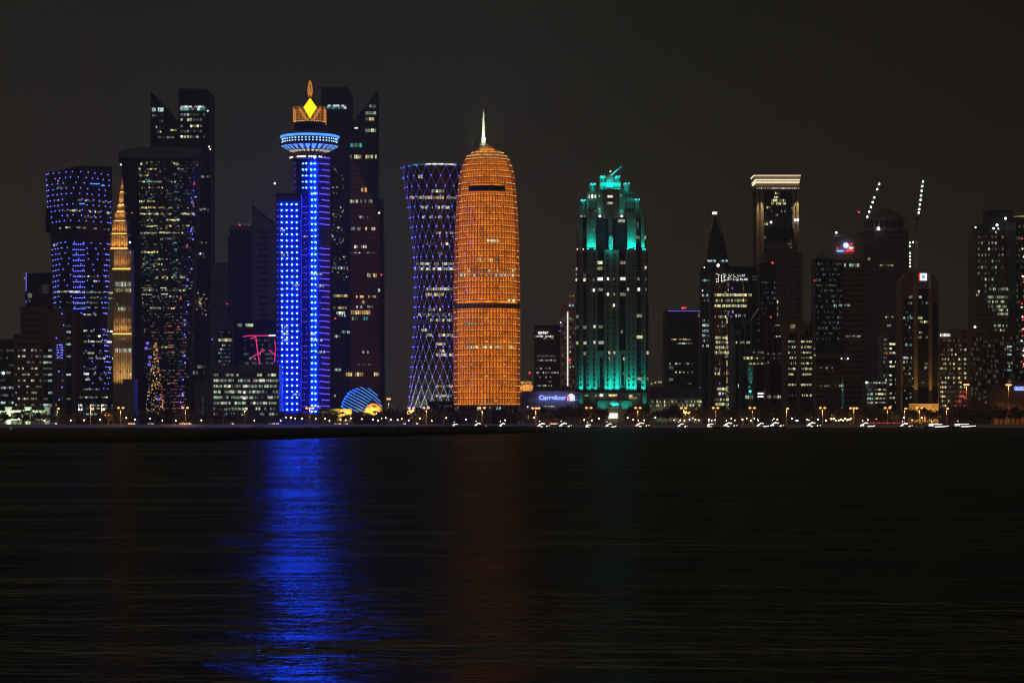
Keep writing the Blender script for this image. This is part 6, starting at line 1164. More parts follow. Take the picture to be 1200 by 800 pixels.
def east_end():
    b = Bld('office_block', 'low pale block with strip lit floors beside a narrow yellow windowed block', 1028, 1920); b.box('wall', 1014.5, 1040.5, 448.5, None, 0, 24, 'grey'); b.box('parapet', 1014, 1041, 446.6, 448.5, -.4, 24.4, 'grey'); b.box('recess', 1026, 1039, 451, None, -.2, 1, 'dark')
    for y in (456.4, 461.5, 466.7, 471.5): b.grid(1016.5, 1023, y-1.1, y+1.4, 5, 1, ['w_white', 'w_cool'] if y > 460 else ['w_dim'], p=.85, y=-.4, off=False, fh=.9); b.grid(1026, 1038.6, y-1.1, y+1, 8, 1, ['w_lime', 'w_dim', 'w_lime'], p=.92, y=-.6, off=False, fw=.95, fh=.95)
    b.grid(1015, 1038.6, 447, 449.6, 14, 1, ['w_green', 'w_white'], p=.8, y=-.7, off=False); b.light('lamp', 1015.4, 448, -1.4, .8, 'white_lamp', 'ball'); b.done()
    b = Bld('office_block', 'narrow tall block with a column of yellow lit windows and a grey side strip', 1045, 2010); b.box('wall', 1033.5, 1056, 392, None, 0, 24, 'grey'); b.box('roof_wall', 1035, 1055, 389.4, 392, 3, 22, 'grey'); b.box('window_bay', 1042, 1052.6, 395.5, None, -.3, 2, 'glass')
    for j in range(16):
        y = 396.6+5.25*j
        for x, p in ((1042.4, .5), (1045.8, .2), (1049, .6)):
            if R.random() < p: b.panepx(x, x+2.8, y, y+2.2, -.5, R.choice(['w_yellow', 'w_lime', 'w_white']))
        for x in (1035.6, 1037.8): b.panepx(x, x+1.2, y, y+2.6, -.2, R.choice(['w_cool', 'w_dim', 'w_dim', 'w_off']))
    b.light('beacon', 1039, 413.8, -1, .6, 'red_lamp'); b.done()
    b = Bld('round_topped_tower', 'round topped tower with a glowing square emblem and amber lit piers', 1077, 1950)
    def arch_plate(x0, x1, t, r, y0, y1, mat, name):
        m = MB(); pts = [(b.x(x0), -1), (b.x(x1), -1)]+[(b.x(x1-r+r*cos(pi/2*i/8)), b.z(t+r*1.15-r*1.15*sin(pi/2*i/8))) for i in range(9)]+[(b.x(x0+r-r*sin(pi/2*i/8)), b.z(t+r*1.15-r*1.15*cos(pi/2*i/8))) for i in range(9)]
        m.plate(pts, y0, y1); return b.mesh(name, m, mat)
    arch_plate(1055.6, 1100.4, 317.4, 17, 0, 26, 'brown', 'wall'); 
    for x0, x1, t in ((1058.5, 1070, 350), (1075.8, 1088, 338.6), (1092.6, 1099, 354)): b.box('glass_bay', x0, x1, t, None, -.4, 1.5, 'glass')
    for x0, x1, t in ((1071, 1075.4, 317), (1088.4, 1092.4, 317)): b.box('pier', x0, x1, t, None, -2.2, .5, 'tan')
    b.box('emblem_panel', 1075.6, 1088.2, 318, 337.6, -1.6, .2, 'violetgrey')
    for px in (1088.9,): m = MB(); m.box(b.x(px-.4), b.x(px+.5), -2.9, -2.3, b.z(338), b.z(318)); b.mesh('light_strip', m, 'w_dim')
    m = MB(); m.box(b.x(1077), b.x(1085.6), -2.2, -1.7, b.z(328.8), b.z(320.4)); b.mesh('sign_emblem', m, 'sign_white'); m = MB(); m.box(b.x(1076.4), b.x(1077.9), -2.5, -1.75, b.z(328.8), b.z(320.4)); b.mesh('sign_edge', m, 'sign_red'); m = MB(); m.plate([(b.x(1079.6), b.z(327)), (b.x(1083.4), b.z(325.8)), (b.x(1083.4), b.z(323.4)), (b.x(1079.6), b.z(322.2))], -2.7, -2.25); b.mesh('sign_shape', m, 'disc_panel')
    m = MB(); m.tube((b.x(1071), -2.4, b.z(337.8)), (b.x(1092), -2.4, b.z(337.8)), .3); b.mesh('panel_sill', m, 'white_metal')
    for y, x0, x1, mats, p in ((348, 1065, 1070, ['w_dim', 'w_white'], .9), (348, 1076.6, 1080, ['w_lime'], 1), (355, 1060, 1069, ['w_dim', 'w_cool'], .7), (355, 1080, 1088, ['w_dim'], .5), (372.4, 1058.6, 1070, ['w_dim', 'w_cool'], .8), (372.4, 1076, 1081, ['w_white', 'w_lime'], .9), (377, 1076, 1088, ['w_yellow', 'w_dim'], .4), (389.5, 1076.6, 1081, ['w_lime', 'w_yellow'], .8), (395, 1076, 1082, ['w_lime'], .9), (395, 1084, 1087, ['w_lime'], .9), (404, 1060, 1069, ['w_dim', 'w_cool'], .6), (426, 1084, 1088, ['w_lime', 'w_white'], .7), (430.6, 1076, 1087, ['w_white', 'w_lime'], .6), (419, 1058.6, 1069, ['w_dim', 'w_cool', 'w_white'], .6), (424, 1058.6, 1070, ['w_dim', 'w_lime'], .75), (431, 1058.6, 1069, ['w_dim', 'w_white'], .8), (437.6, 1060, 1068, ['w_dim', 'w_green'], .7), (448, 1080, 1084, ['w_dim', 'w_white'], .5), (461, 1066, 1069, ['w_dim', 'w_white'], .7)): b.grid(x0, x1, y-1.5, y+1.5, max(2, int((x1-x0)/1.6)), 1, mats, p=p, y=-.7, off=False, fh=.85)
    for k in range(44): x = R.uniform(1059, 1070); y = R.uniform(352, 474); b.panepx(x, x+.9, y, y+1.4, -.65, R.choice(['w_dim', 'w_dim', 'w_cool']))
    b.box('porch_wall', 1065, 1100, 472.6, None, -10, -2.6, 'tan'); m = MB(); m.box(b.x(1065, -10), b.x(1100, -10), -10.9, -10.1, b.z(474, -10), b.z(473, -10)); b.mesh('porch_light', m, 'gold_dim')
    for px, e in ((1090.4, 1.6), (1073.2, .5)):
        l = bpy.data.lights.new('uplight', 'SPOT'); l.energy = e*60000; l.color = (1, .52, .12); l.spot_size = .35; l.spot_blend = 1; o = bpy.data.objects.new('uplight', l); col.objects.link(o); o.parent = b.root; o.location = (b.x(px), -9, b.z(474)); o.rotation_euler = (pi-.06, 0, 0)
    for px in (1069, 1078, 1087, 1096):
        l = bpy.data.lights.new('uplight', 'SPOT'); l.energy = 9000; l.color = (1, .5, .1); l.spot_size = 1.6; l.spot_blend = 1; o = bpy.data.objects.new('uplight', l); col.objects.link(o); o.parent = b.root; o.location = (b.x(px), -22, 2); o.rotation_euler = (2.2, 0, 0)
    b.done()
    b = Bld('office_block', 'mid height block with a white roof sign and lines of yellow lit windows', 1118, 1990); b.box('wall', 1100.6, 1128, 389.4, None, 0, 26, 'brown'); b.box('stair_wall', 1128.2, 1137, 386, None, 1, 24, 'brown_dark'); b.box('head_wall', 1118, 1128, 385.4, 389.4, .5, 24, 'brown')
    b.grid(1101.6, 1113.4, 391, 394, 8, 1, ['w_bright'], p=1, y=-.9, fw=.86, fh=.95, off=False, name='sign_letter')
    for j in range(15):
        y = 397.5+5.45*j
        for x0, x1, n in ((1101.5, 1109, 4), (1110.4, 1121, 5), (1123, 1127, 2), (1129.4, 1135.4, 4)):
            p = R.choice((.1, .5, .85)) if j > 1 else .12
            b.grid(x0, x1, y, y+2.8, n, 1, ['w_lime', 'w_white', 'w_dim', 'w_yellow'] if j < 11 or x0 < 1109 else ['w_red', 'w_red', 'w_dim'] if x0 > 1120 or R.random() < .4 else ['w_lime', 'w_dim'], p=p if x0 != 1110.4 or j in (5, 8) else p*.4, y=-.2, fh=.8)
    for x, y in ((1127, 464), (1132, 459), (1132.5, 466), (1124, 471)): m = MB(); m.box(b.x(x)-2, b.x(x)+2, -1.1, -.4, b.z(y+1), b.z(y-1)); b.mesh('red_panel', m, 'w_red')
    b.light('lamp', 1142.6, 383, -2, 1.0, 'warm_lamp', 'ball'); b.done()
    b = Bld('dark_block', 'wide dark brown block without lit rooms at the east end', 1163, 1970); b.box('wall', 1137.5, 1150.5, 389, None, 0, 28, 'brown_dark'); b.box('wall', 1150.7, 1158, 386.6, 400, -.5, 26, 'brown'); b.box('wall', 1150.7, 1171.6, 392, None, .5, 28, 'brown_dark'); b.box('wall', 1171.8, 1190, 388, None, 0, 28, 'brown_dark'); b.grid(1138, 1150, 394, 470, 6, 13, ['w_dim'], p=.03, fh=.6); b.grid(1152, 1170, 396, 474, 8, 13, ['w_dim'], p=.01, y=.3, fh=.6); b.grid(1172, 1189, 393, 474, 7, 13, ['w_dim'], p=.02, fh=.6)
    for k in range(12): b.panepx(1181.5+R.uniform(-1.4, 2.6), 1184+R.uniform(-1, 2), 405+4.6*k, 406.8+4.6*k, -.5, R.choice(['w_dim', 'w_dim', 'w_cool', 'w_off']))
    b.panepx(1180.6, 1186.6, 424, 426.4, -.5, 'w_green'); m = MB(); m.box(b.x(1165), b.x(1165.9), -.6, 0.3, b.z(476), b.z(455)); b.mesh('red_strip', m, 'w_dim'); b.done()
    b = Bld('unfinished_tower', 'tall unfinished grid framed tower speckled with work lights near the east edge', 1166, 2400); b.box('wall', 1143.5, 1178, 272, None, 0, 40, 'grey_fin'); b.box('upper_frame', 1146, 1190, 262, 272, 6, 34, 'dark'); b.box('top_frame', 1157, 1186, 246, 262, 8, 30, 'dark'); b.box('side_wall', 1178.3, 1189.5, 266, None, 3, 38, 'grey_fin')
    b.grid(1145, 1177, 274, 345, 8, 10, ['w_dim', 'w_green', 'w_dim', 'w_white'], p=.42, fw=.45, fh=.4); b.grid(1180, 1189, 266, 300, 2, 5, ['w_dim', 'w_green'], p=.5, y=2.6, fw=.4, fh=.4)
    for y, x0, x1, p in ((338.5, 1158, 1189, .8), (348, 1157, 1190, .85), (353.4, 1157, 1190, .8), (359, 1158, 1189, .6), (363.2, 1163, 1187, .9), (367.8, 1169, 1187, .95), (381.4, 1165, 1188, .6), (386.6, 1164, 1187, .5)): b.grid(x0, x1, y-1.5, y+1.5, int((x1-x0)/1.8), 1, ['w_green', 'w_white', 'w_lime', 'w_dim'], p=p, y=-.6, off=False, fh=.85)
    b.box('hoist_tower', 1169.4, 1179, 316, 337, -1.6, -.1, 'greygreen'); b.grid(1143.6, 1147, 300, 384, 2, 12, ['w_amber', 'w_yellow', 'w_dim'], p=.35, y=-.4, off=False, fw=.6, fh=.35)
    for x, y, r in ((1178.3, 256, 1.2), (1182.6, 263, .9), (1168.4, 263.8, 1.2), (1164.4, 267.6, 1), (1167, 273, 1.1), (1167, 283.4, 1), (1143.2, 266.4, .8), (1170, 268, .7)): b.light('work_lamp', x, y, 1, r, 'white_lamp', 'ball')
    for x, y, r in ((1189.6, 276, 1.6), (1188.6, 316.6, .9), (1193.6, 315.2, 1)): b.light('beacon', x, y, -1, r, 'red_lamp')
    b.done()
    b = Bld('edge_tower', 'dark tower at the east edge strung with red and white lamps', 1202, 2300); b.box('wall', 1190.5, 1230, 258, None, 0, 36, 'glass_line'); b.box('roof_wall', 1191, 1230, 252, 258, 3, 30, 'dark'); m = MB(); m.plate([(b.x(1188.6), b.z(253.6)), (b.x(1215), b.z(255.4)), (b.x(1215), b.z(252.2)), (b.x(1199), b.z(252.4))], -3, 6); b.mesh('lit_canopy', m, 'w_yellow')
    for k in range(22): x = 1197+R.uniform(0, 3); y = 276+R.uniform(0, 165); b.light('lamp', x, y, -1, .8, R.choice(['red_lamp', 'red_lamp', 'warm_lamp', 'white_lamp']))
    b.grid(1191, 1215, 262, 480, 10, 32, ['w_dim'], p=.05); b.done()
    b = Bld('boundary_wall', 'plain tan wall with a blue lit sign at the east edge', 1195, 1900, 'wall'); b.box('wall', 1164, 1260, 452, None, 0, 20, 'brown_dark'); b.box('sign_wall', 1186, 1216, 446, 452, 0, 3, 'brown_dark')
    for x in (1190, 1193.2, 1196.2, 1199): m = MB(); pts = [(b.x(x+1.2*cos(2*pi*i/10)), -.9, b.z(454.6-1.6*sin(2*pi*i/10))) for i in range(11)]; m.path(pts, .3, 4); b.mesh('sign_letter', m, 'sign_blue')
    m = MB(); m.tube((b.x(1189), -.9, b.z(456.8)), (b.x(1204), -.9, b.z(456.8)), .3); b.mesh('sign_line', m, 'sign_blue'); b.done()
    # white waterside pavilion at the far west end
    b = Bld('pavilion', 'white waterside pavilion with flared columns and green white light at the west end', 28, 1830)
    b.box('roof', -20, 54, 480.6, 483.6, 2, 24, 'white'); b.box('back_wall', -20, 54, 483.8, None, 14, 24, 'white'); b.box('floor_deck', -20, 54, 491, 492.2, 1.6, 13.8, 'white')
    for cx in (9.5, 32.5, 56):
        m = MB(); m.rings([[(b.x(cx+s*w), y, b.z(py)) for s, y in ((-1, -1), (1, -1), (1, 3.6), (-1, 3.6))] for py, w in ((503, 2.8), (484, 2.4), (480, 2.8), (476.6, 3.8))]); b.mesh('flared_column', m, 'white')
    b.panepx(13, 20, 486, 489.5, 13.5, 'w_amber'); b.panepx(36, 49, 484.6, 488.8, 13.5, 'w_green'); b.panepx(40, 44, 485, 488.6, 13.2, 'w_bright'); b.panepx(0, 5, 486, 489, 13.5, 'w_yellow'); b.panepx(13, 26, 493.5, 498, 13.5, 'w_green')
    for px, z in ((2, 5), (14, 4), (22, 6), (40, 7), (50, 5), (30, 4)):
        l = bpy.data.lights.new('area_glow', 'POINT'); l.energy = 2600; l.color = (.78, 1, .62); l.shadow_soft_size = .6; o = bpy.data.objects.new('area_glow', l); col.objects.link(o); o.parent = b.root; o.location = (b.x(px), -5, z)
    b.done()
east_end()

# ------------------------------------------------------------------ the shore: trees, lamps, cars, boats
PLACES = [(-60, 14, 'the teal grey office block'), (14, 90, 'the brown stepped block'), (90, 127, 'the twisting blue dotted tower'), (127, 158, 'the orange spire tower'), (158, 228, 'the dark curved tower'),
          (228, 325, 'the green lit office block'), (325, 392, 'the blue saucer tower'), (392, 450, 'the blue striped dome'), (450, 531, 'the blue lattice tower'), (531, 612, 'the orange domed tower'), (612, 676, 'the lit shop sign'),
          (676, 761, 'the teal floodlit tower'), (761, 821, 'the pale arcade hall'), (821, 858, 'the lamp topped point'), (858, 918, 'the dark pointed gable'), (918, 955, 'the brown pier block'), (955, 1014, 'the globe billboard'), (1014, 1055, 'the pyramid roofed tower'),
          (1055, 1101, 'the round topped tower'), (1101, 1138, 'the white roof sign'), (1138, 1262, 'the dark brown east block')]
ORD = 'first second third fourth fifth sixth seventh eighth ninth tenth eleventh twelfth thirteenth fourteenth fifteenth sixteenth seventeenth eighteenth nineteenth twentieth twenty-first twenty-second twenty-third twenty-fourth twenty-fifth twenty-sixth twenty-seventh twenty-eighth twenty-ninth thirtieth'.split()
def number(items, text):
    """items: dicts with px; gives each a label that counts along the shore below the landmark behind it"""
    per = {}
    for it in sorted(items, key=lambda d: d['px']):
        pl = next(p for a, e, p in PLACES if a <= it['px'] < e); per.setdefault(pl, []).append(it)
    for pl, its in per.items():
        for i, it in enumerate(its):
            it['label'] = f"{text} below {pl}" if len(its) == 1 else f"{text} below {pl}, {ORD[i]} from its left"
    return items
rt = random.Random(21)
def crown_mesh(seed, w, h, n, leaf):
    q = random.Random(seed); m = MB(); lobes = [(q.uniform(-.55, .55)*w, q.uniform(-.5, .5)*w, h*q.uniform(.45, .85), q.uniform(.28, .46)*w) for _ in range(9)]
    for _ in range(n):
        cx, cy_, cz, r = q.choice(lobes); a, e, d = q.uniform(0, 2*pi), math.asin(q.uniform(-.7, 1)), r*q.uniform(.55, 1.08)
        p = (cx+d*cos(a)*cos(e), cy_+d*sin(a)*cos(e), cz+d*sin(e)*.8); s = leaf*q.uniform(.5, 1.2)
        u = [q.gauss(0, 1) for _ in range(3)]; v = [q.gauss(0, 1) for _ in range(3)]; lu = sqrt(sum(c*c for c in u)); lv = sqrt(sum(c*c for c in v))
        u = [c/lu*s for c in u]; v = [c/lv*s for c in v]; m.face([p, [p[i]+u[i] for i in range(3)], [p[i]+u[i]*.6+v[i] for i in range(3)], [p[i]+v[i]*.5-u[i]*.2 for i in range(3)]])
    return m
def proto_tree(seed, w, h):
    t = thing('broadleaf_tree', 'x', 'tree', (0, 0, 0)); q = random.Random(seed)
    crown_mesh(seed, w, h, 300, .85).build('crown', M['leaf'], t)
    m = MB(); m.tube((0, 0, -.2), (.15, 0, h*.38), .28, .19, 7)
    for k in range(5): a = 2*pi*k/5+q.uniform(-.4, .4); m.tube((.15, 0, h*.34), (cos(a)*w*.42, sin(a)*w*.42, h*q.uniform(.55, .75)), .14, .04, 5)
    m.build('trunk', M['trunk'], t); return t
def proto_palm(seed, h):
    t = thing('palm_tree', 'x', 'tree', (0, 0, 0)); q = random.Random(seed); m = MB(); pts = [(.12*k*k*.06, 0, h*k/5-.2) for k in range(6)]
    for (a, b_) in zip(pts, pts[1:]): m.tube(a, b_, .24, .2, 6)
    m.build('trunk', M['trunk'], t); m = MB(); tx, tz = pts[-1][0], h
    for k in range(20):
        a = 2*pi*k/20+q.uniform(-.15, .15); up = q.uniform(-.2, .75); L = q.uniform(2.2, 3.2); pv = None
        for i in range(6):
            s = i/5; r = L*s; z = tz+L*(up*s-.75*s*s); w = .42*(1-s)+.08; c = (tx+r*cos(a), r*sin(a), z); nx, ny = -sin(a)*w, cos(a)*w
            cur = ((c[0]+nx, c[1]+ny, z-.22), c, (c[0]-nx, c[1]-ny, z-.22))
            if pv: m.face([pv[0], pv[1], cur[1], cur[0]]); m.face([pv[1], pv[2], cur[2], cur[1]])
            pv = cur
    m.build('crown', M['frond'], t); return t
def street_lamp(kind):
    t = thing('street_lamp', 'x', 'street lamp', (0, 0, 0)); hgt = {1: 11.3, 2: 11.8, 3: 11.6, 9: 19, 20: 29}[kind]
    m = MB(); m.tube((0, 0, -.3), (0, 0, hgt), .17, .10, 7); m.box(-.3, .3, -.3, .3, -.3, .5); m.build('pole', M['steel'], t)
    for dx in {1: (.9,), 2: (-1.6, 1.6), 3: (-2.2, .2, 2.2), 9: (-.7, .7), 20: (-1.3, 0, 1.3)}[kind]:
        m = MB(); m.tube((0, 0, hgt-.3), (dx, 0, hgt+.1), .07, n=5); m.build('arm', M['steel'], t)
        h = MB(); h.rings([[(dx+x*s, y*s, hgt+z) for x, y in ((-.6, -.3), (.6, -.3), (.6, .3), (-.6, .3))] for s, z in ((1, .12), (1, .3), (.5, .42))]); hd = h.build('lamp_head', M['steel'], t)
        g = MB(); g.ball((dx, 0, hgt-.1), .98, 10, 6, .7); g.build('globe', M['sodium'], hd, smooth=True)
        l = bpy.data.lights.new('sodium_light', 'SPOT'); l.spot_size = 2.5; l.spot_blend = .4; l.energy = 24000 if kind < 9 else 16000; l.color = (1, .42, .10); l.shadow_soft_size = .4; lo = bpy.data.objects.new('sodium_light', l); col.objects.link(lo); lo.parent = t; lo.location = (dx, -.5, hgt-1.1)
    return t
def place(items, proto_of, group):
    used = set()
    for it in items:
        p = proto_of(it); loc = (wx(it['px'], it['Y']), it['Y'], it.get('z', G))
        if p.name not in used:
            used.add(p.name); p['label'] = it['label']; p['group'] = group; p.location = loc; p.rotation_euler = (0, 0, it.get('rz', 0)); s = it.get('s', 1); p.scale = (s, s, s)
        else: copy_tree(p, loc, it.get('rz', 0), it['label'], group, it.get('s', 1))
def shore():
    trees, palms = [], []
    gaps = ((104, 120), (312, 324), (446, 452), (708, 728), (770, 776))
    x = -14
    while x < 1212:
        if not any(a < x < e for a, e in gaps) or rt.random() < .25:
            big = 1.18 if 652 < x < 690 or 778 < x < 800 else 1.0
            s = rt.uniform(.78, 1.2)*big*(1.12 if x < 440 else 1.5); trees.append(dict(px=x, Y=rt.choice((1811, 1818, 1826, 1836)), s=s, rz=rt.uniform(0, 6), v=rt.randrange(4)))
        x += rt.uniform(4.6, 9)
    for px, s in ((655, 1.35), (662, 1.5), (671, 1.55), (680, 1.5), (688, 1.3), (783, 1.5), (789, 1.8), (796, 1.5), (1116, 1.25), (1124, 1.35), (1143, 1.3), (1070, 1.2), (8, 1), (30, 1), (48, 1.1), (1030, 1.25), (1036, 1.3), (540, 1.1), (760, 1.15), (768, 1.2)): trees.append(dict(px=px, Y=1779+rt.uniform(-2, 4), s=s, rz=rt.uniform(0, 6), v=rt.randrange(4)))
    for px in (19, 27, 34, 166, 171, 181, 190, 246, 252.5, 258, 262, 286, 331, 338, 345, 352, 360, 378, 384, 390, 402, 409, 414, 428, 433, 440, 447, 460, 473, 486, 506, 520, 548, 558, 575, 598, 606, 614, 640, 700, 733, 742, 804, 812, 826, 850, 868, 905, 932, 948, 975, 1008, 1050, 1086, 1098, 1160, 1172, 1186):
        palms.append(dict(px=px+rt.uniform(-1, 1), Y=rt.choice((1778, 1783, 1814)), s=rt.uniform(.8, 1.12)*(1.45 if 250 < px < 264 else 1), rz=rt.uniform(0, 6), v=rt.randrange(2)))
    number(trees, 'dark leafy tree'); number(palms, 'feathery palm')
    T = [proto_tree(40+i, w, h) for i, (w, h) in enumerate(((3.7, 7.6), (4.2, 7.0), (3.2, 8.2), (4.6, 7.8)))]; P = [proto_palm(60+i, h) for i, h in enumerate((7.5, 8.6))]
    place(trees, lambda it: T[it['v']], 'leafy trees along the shore'); place(palms, lambda it: P[it['v']], 'palms along the shore')
    lamps = [dict(px=px, k=k, Y=Y) for px, k, Y in ((67, 1, 1790), (106, 1, 1830), (119, 1, 1832), (141.5, 2, 1785), (217, 2, 1782), (287, 1, 1784), (363, 3, 1790), (455.5, 9, 1900), (482, 2, 1836), (499.5, 2, 1788), (565, 2, 1790), (628, 3, 1790), (690, 2, 1788), (747.5, 2, 1788), (801, 2, 1812), (814, 1, 1840), (838.5, 2, 1798), (881.5, 2, 1792), (921.5, 1, 1790), (964, 2, 1790), (1000.5, 3, 1792), (1040, 2, 1795), (1060, 1, 1790), (1077.5, 2, 1790), (1109, 1, 1800), (1132.5, 20, 1860), (1182, 20, 1870))]
    number(lamps, 'glowing orange street lamp'); LP = {k: street_lamp(k) for k in (1, 2, 3, 9, 20)}
    place(lamps, lambda it: LP[it['k']], 'orange street lamps along the shore road')
    # low white lamps on posts in the gardens
    def garden_lamp(mat):
        t = thing('garden_lamp', 'x', 'lamp', (0, 0, 0)); m = MB(); m.tube((0, 0, -.2), (0, 0, 3.0), .08, n=6); m.build('post', M['steel'], t); g = MB(); g.ball((0, 0, 3.2), .38, 8, 6); g.build('globe', M[mat], t, smooth=True); return t
    A, B_ = garden_lamp('garden_warm'), garden_lamp('garden_white')
    gl = []
    for px in (22, 52, 83, 98.5, 117, 148, 158, 176, 190, 206, 236, 298, 329, 335, 341, 346, 354, 370, 381, 386, 399, 405, 411, 424, 437, 443, 447, 452, 458, 466, 471, 479, 492, 506, 523, 546, 592, 626, 684.5, 693.5, 702, 735.5, 742, 755, 768, 790, 797, 802, 808, 811.5, 815, 819, 830.6, 834, 838, 857, 861, 870, 875, 880, 884, 888, 907, 911, 928, 933, 935, 946, 958.6, 968, 1017, 1027, 1031, 1059, 1068.5, 1080):
        z = G+(0 if rt.random() < .7 else 1.2); gl.append(dict(px=px, Y=rt.choice((1777, 1784, 1810)), z=z, w=rt.random() < (.35 if px > 760 else .6), s=rt.uniform(.85, 1.15)))
    for px in (974, 977, 979.5, 983, 985.5, 988, 990.5, 993, 995, 997): gl.append(dict(px=px, Y=1775.5, z=G, w=True, s=rt.uniform(.9, 1.3)))
    number(gl, 'small globe lamp on a post'); place(gl, lambda it: A if it['w'] else B_, 'globe lamps in the shore gardens')
    # red lit railing
    r = thing('railing', 'low promenade railing strung with a line of red light', 'railing', (wx(1041, 1768), 1768, G))
    m = MB(); w = 22.5
    for k in range(16): m.tube((-w+3*k, 0, 0), (-w+3*k, 0, 1.1), .05, n=5)
    m.tube((-w, 0, 1.1), (w, 0, 1.1), .05, n=5); m.build('rail', M['steel'], r); m = MB(); m.box(-w+8, w-6, -.12, .06, 1.2, 1.42); m.build('light_strip', M['sign_red'], r)
    # cars on the shore road
    c = thing('parked_car', 'x', 'car', (0, 0, 0))
    m = MB(); m.rings([[(x, -.86*f, z) for x, z in ((-2.2, .35), (2.15, .35), (2.25, .75), (1.3, .92), (-2.15, .95))] for f in (1,)]+[[(x, .86, z) for x, z in ((-2.2, .35), (2.15, .35), (2.25, .75), (1.3, .92), (-2.15, .95))]]); m.build('body', M['car_paint'], c)
    m = MB(); m.rings([[(x, y*.80, z) for x, z in ((-1.9, .93), (1.15, .93), (.45, 1.45), (-1.3, 1.45))] for y in (-1, 1)]); cb = m.build('cabin', M['glass'], c)
    m = MB(); m.box(-1.25, .42, -.74, .74, 1.452, 1.50); m.build('roof', M['car_paint'], cb)
    for x in (-1.35, 1.4):
        for y in (-.80, .80):
            m = MB(); m.rings([[(x+.33*cos(2*pi*j/14), y+d, .33+.33*sin(2*pi*j/14)) for j in range(14)] for d in (-.1, .1)]); wh = m.build('wheel', M['rubber'], c); m = MB(); m.rings([[(x+.19*cos(2*pi*j/10), y+d, .33+.19*sin(2*pi*j/10)) for j in range(10)] for d in (-.115, .115)]); m.build('rim', M['white_metal'], wh)
    for y in (-.62, .62): m = MB(); m.ball((2.2, y, .68), .22, 8, 5); m.build('headlight', M['white_lamp'], c); m = MB(); m.box(-2.24, -2.14, y-.18, y+.18, .66, .84); m.build('tail_light', M['red_lamp'], c)
    cars = [dict(px=px, Y=Y, z=G+.01, rz=rz) for px, Y, rz in ((63, 1789, -.5), (154, 1792, -.3), (176, 1790, -.6), (214, 1788.5, -.5), (221, 1792, -.9), (270, 1790, -.6), (318, 1788, -.7), (323.5, 1791, -1.0), (395, 1790, -.6), (404, 1792, -.8), (472, 1790, -.9), (487, 1792, 2.2), (648, 1790, -.8), (650.5, 1793, -1.2), (1095, 1790, -.5))]
    number(cars, 'pale car with its lights on'); place(cars, lambda it: c, 'cars on the shore road')
    # moored and passing boats
    def boat(var):
        t = thing('motor_boat', 'x', 'boat', (0, 0, 0)); L = 15.0 if var == 2 else 9.0; q = random.Random(var)
        sec = []
        for k in range(9):
            s = -1+2*k/8; hw = 1.45*(1-max(0, s)**2.2)*(1-.12*max(0, -s))+.03; sh = .95+.55*max(0, s)**2+.2*max(0, -s)
            sec.append([(s*L/2, -hw, sh), (s*L/2-.15*s, -hw*.75, .15), (s*L/2-.3*s, 0, -.35), (s*L/2-.15*s, hw*.75, .15), (s*L/2, hw, sh)])
        m = MB(); m.rings(sec); m.build('hull', M['hull'] if var != 1 else M['hull_white'], t)
        cl = L*(.5 if var == 2 else .36); x0 = -L*.36; m = MB(); m.box(x0, x0+cl, -1.0, 1.0, .95, 1.35); m.box(x0, x0+cl*.45, -.95, .95, 1.35, 2.2); cabin = m.build('cabin', M['hull_white'], t)
        m = MB(); m.box(x0+.2, x0+cl*.42, -.985, -.955, 1.5, 2.05); m.build('cabin_window', M['w_bright'], cabin)
        m = MB(); m.box(x0-.4, x0+cl+1.2, -1.2, 1.2, 2.5, 2.66); m.build('canopy', M['hull_white'], t); m = MB()
        for x in (x0-.2, x0+cl+1.0):
            for y in (-1.1, 1.1): m.tube((x, y, .9), (x, y, 2.5), .06, n=5)
        m.build('canopy_posts', M['steel'], t)
        m = MB()
        if var == 2: m.box(x0+.2, x0+cl+.6, -1.34, -1.2, 2.36, 2.62)
        else: m.path([(-.44*L, -1.3, 1.35), (-.30*L, -1.3, 2.3), (-.12*L, -1.25, 3.2), (.02*L, -1.25, 2.75)] if var else [(-.40*L, -1.3, 1.5), (-.34*L, -1.3, 2.6), (-.02*L, -1.3, 2.7)] if var == 0 else [(-.3*L, -1.3, 2.5), (-.02*L, -1.3, 2.6)] if var == 3 else [(-.46*L, -1.25, 1.5), (-.30*L, -1.3, 2.0), (-.22*L, -1.3, 3.0)], .17, 5)
        m.build('light_strip', M['boat_light'], t)
        m = MB(); f0 = 1 if var == 2 else q.choice((.1, .3)); e = L*.46
        pts = [(L*(-.44+.9*i/8)*1.0, -1.50*(1-max(0, -.88+1.8*i/8)**2.2)-.06, 1.18+.45*max(0, -.88+1.8*i/8)**2) for i in range(9)]
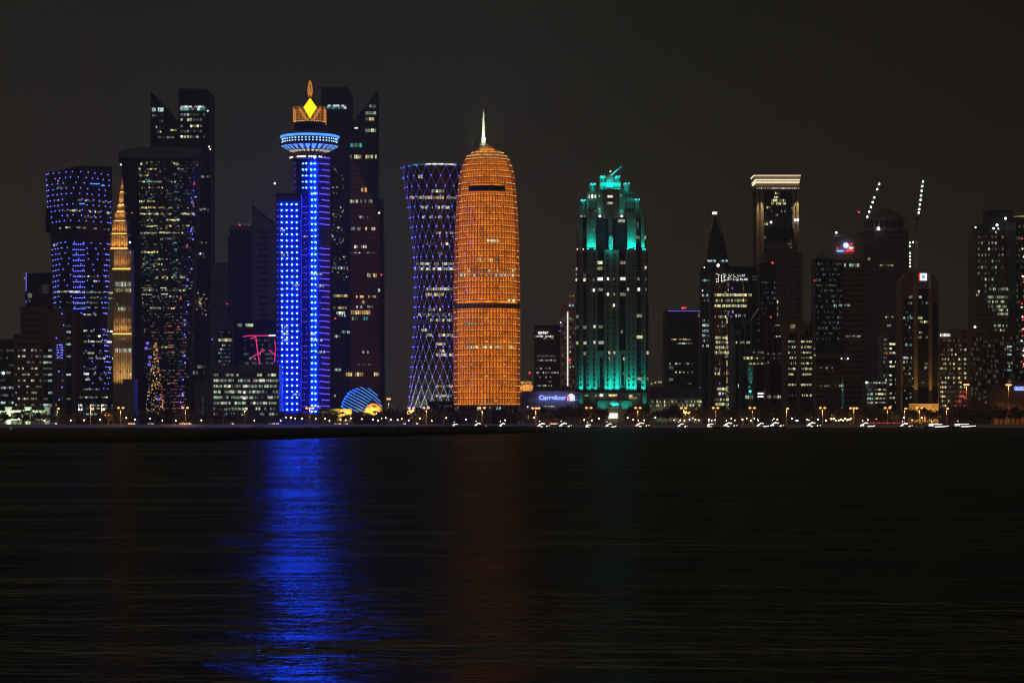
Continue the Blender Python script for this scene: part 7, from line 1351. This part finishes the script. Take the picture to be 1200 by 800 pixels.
        if var != 2: m.path(pts[:4] if var == 0 else pts[4:] if var == 1 else pts[2:4] if var == 3 else pts[5:7], .15, 5); m.build('light_string', M['boat_light' if var else 'boat_yellow'], t)
        else: m.path(pts[3:], .16, 5); m.build('light_string', M['boat_light'], t)
        if var > 2:
            for x, z, mt in ((-.42, 1.6, 'red_lamp'), (-.1, 2.95, 'boat_light'), (.06, 2.95, 'boat_yellow'), (.2, 1.5, 'boat_light'), (.36, 1.7, 'boat_yellow'))[var-3:]: m = MB(); m.ball((x*L, -1.35 if z < 2.6 else -.9, z), .3, 8, 5); m.build('deck_lamp', M[mt], t)
        m = MB(); m.tube((x0+cl*.3, 0, 2.6), (x0+cl*.3, 0, 4.2), .05, n=5); m.build('mast', M['steel'], t); m = MB(); m.ball((x0+cl*.3, 0, 4.25), .24, 8, 5); m.build('mast_lamp', M['white_lamp'], t)
        return t
    boats = [dict(px=px, Y=Y, z=0, rz=rz, v=v, s=s) for px, Y, rz, v, s in ((536, 1620, .25, 0, .9), (562, 1560, .35, 1, 1), (590, 1490, .6, 1, 1), (637, 1500, .15, 1, 1), (662, 1480, .4, 0, 1.05), (692, 1500, .2, 0, .85), (715, 1490, .5, 1, .95), (753, 1480, .1, 1, 1.1), (799, 1500, .5, 1, .9), (835, 1480, .3, 0, 1), (856, 1500, .1, 1, 1.1), (893, 1520, .4, 0, 1.05), (910, 1490, .3, 1, 1.15), (953, 1480, .25, 1, 1.15), (1016, 1500, .1, 1, 1.1), (1062, 1520, .1, 0, 1.0), (1098, 1480, .1, 2, 1.0), (1129, 1500, .05, 2, 1.05))]
    for i, it in enumerate(boats):
        if it['v'] < 2: it['v'] = (0, 1, 1, 3, 4, 0, 1, 3, 4, 0, 3, 1, 4, 3, 1, 4)[i % 16]
    number(boats, 'motor boat with bright deck lights'); BT = [boat(i) for i in range(5)]; place(boats, lambda it: BT[it['v']], 'lit motor boats off the quay')
M['garden_warm'] = emit_mat('warm_globe_lamp', (1, .62, .24), 16); M['garden_white'] = emit_mat('white_globe_lamp', (.85, .95, 1), 8)
shore()
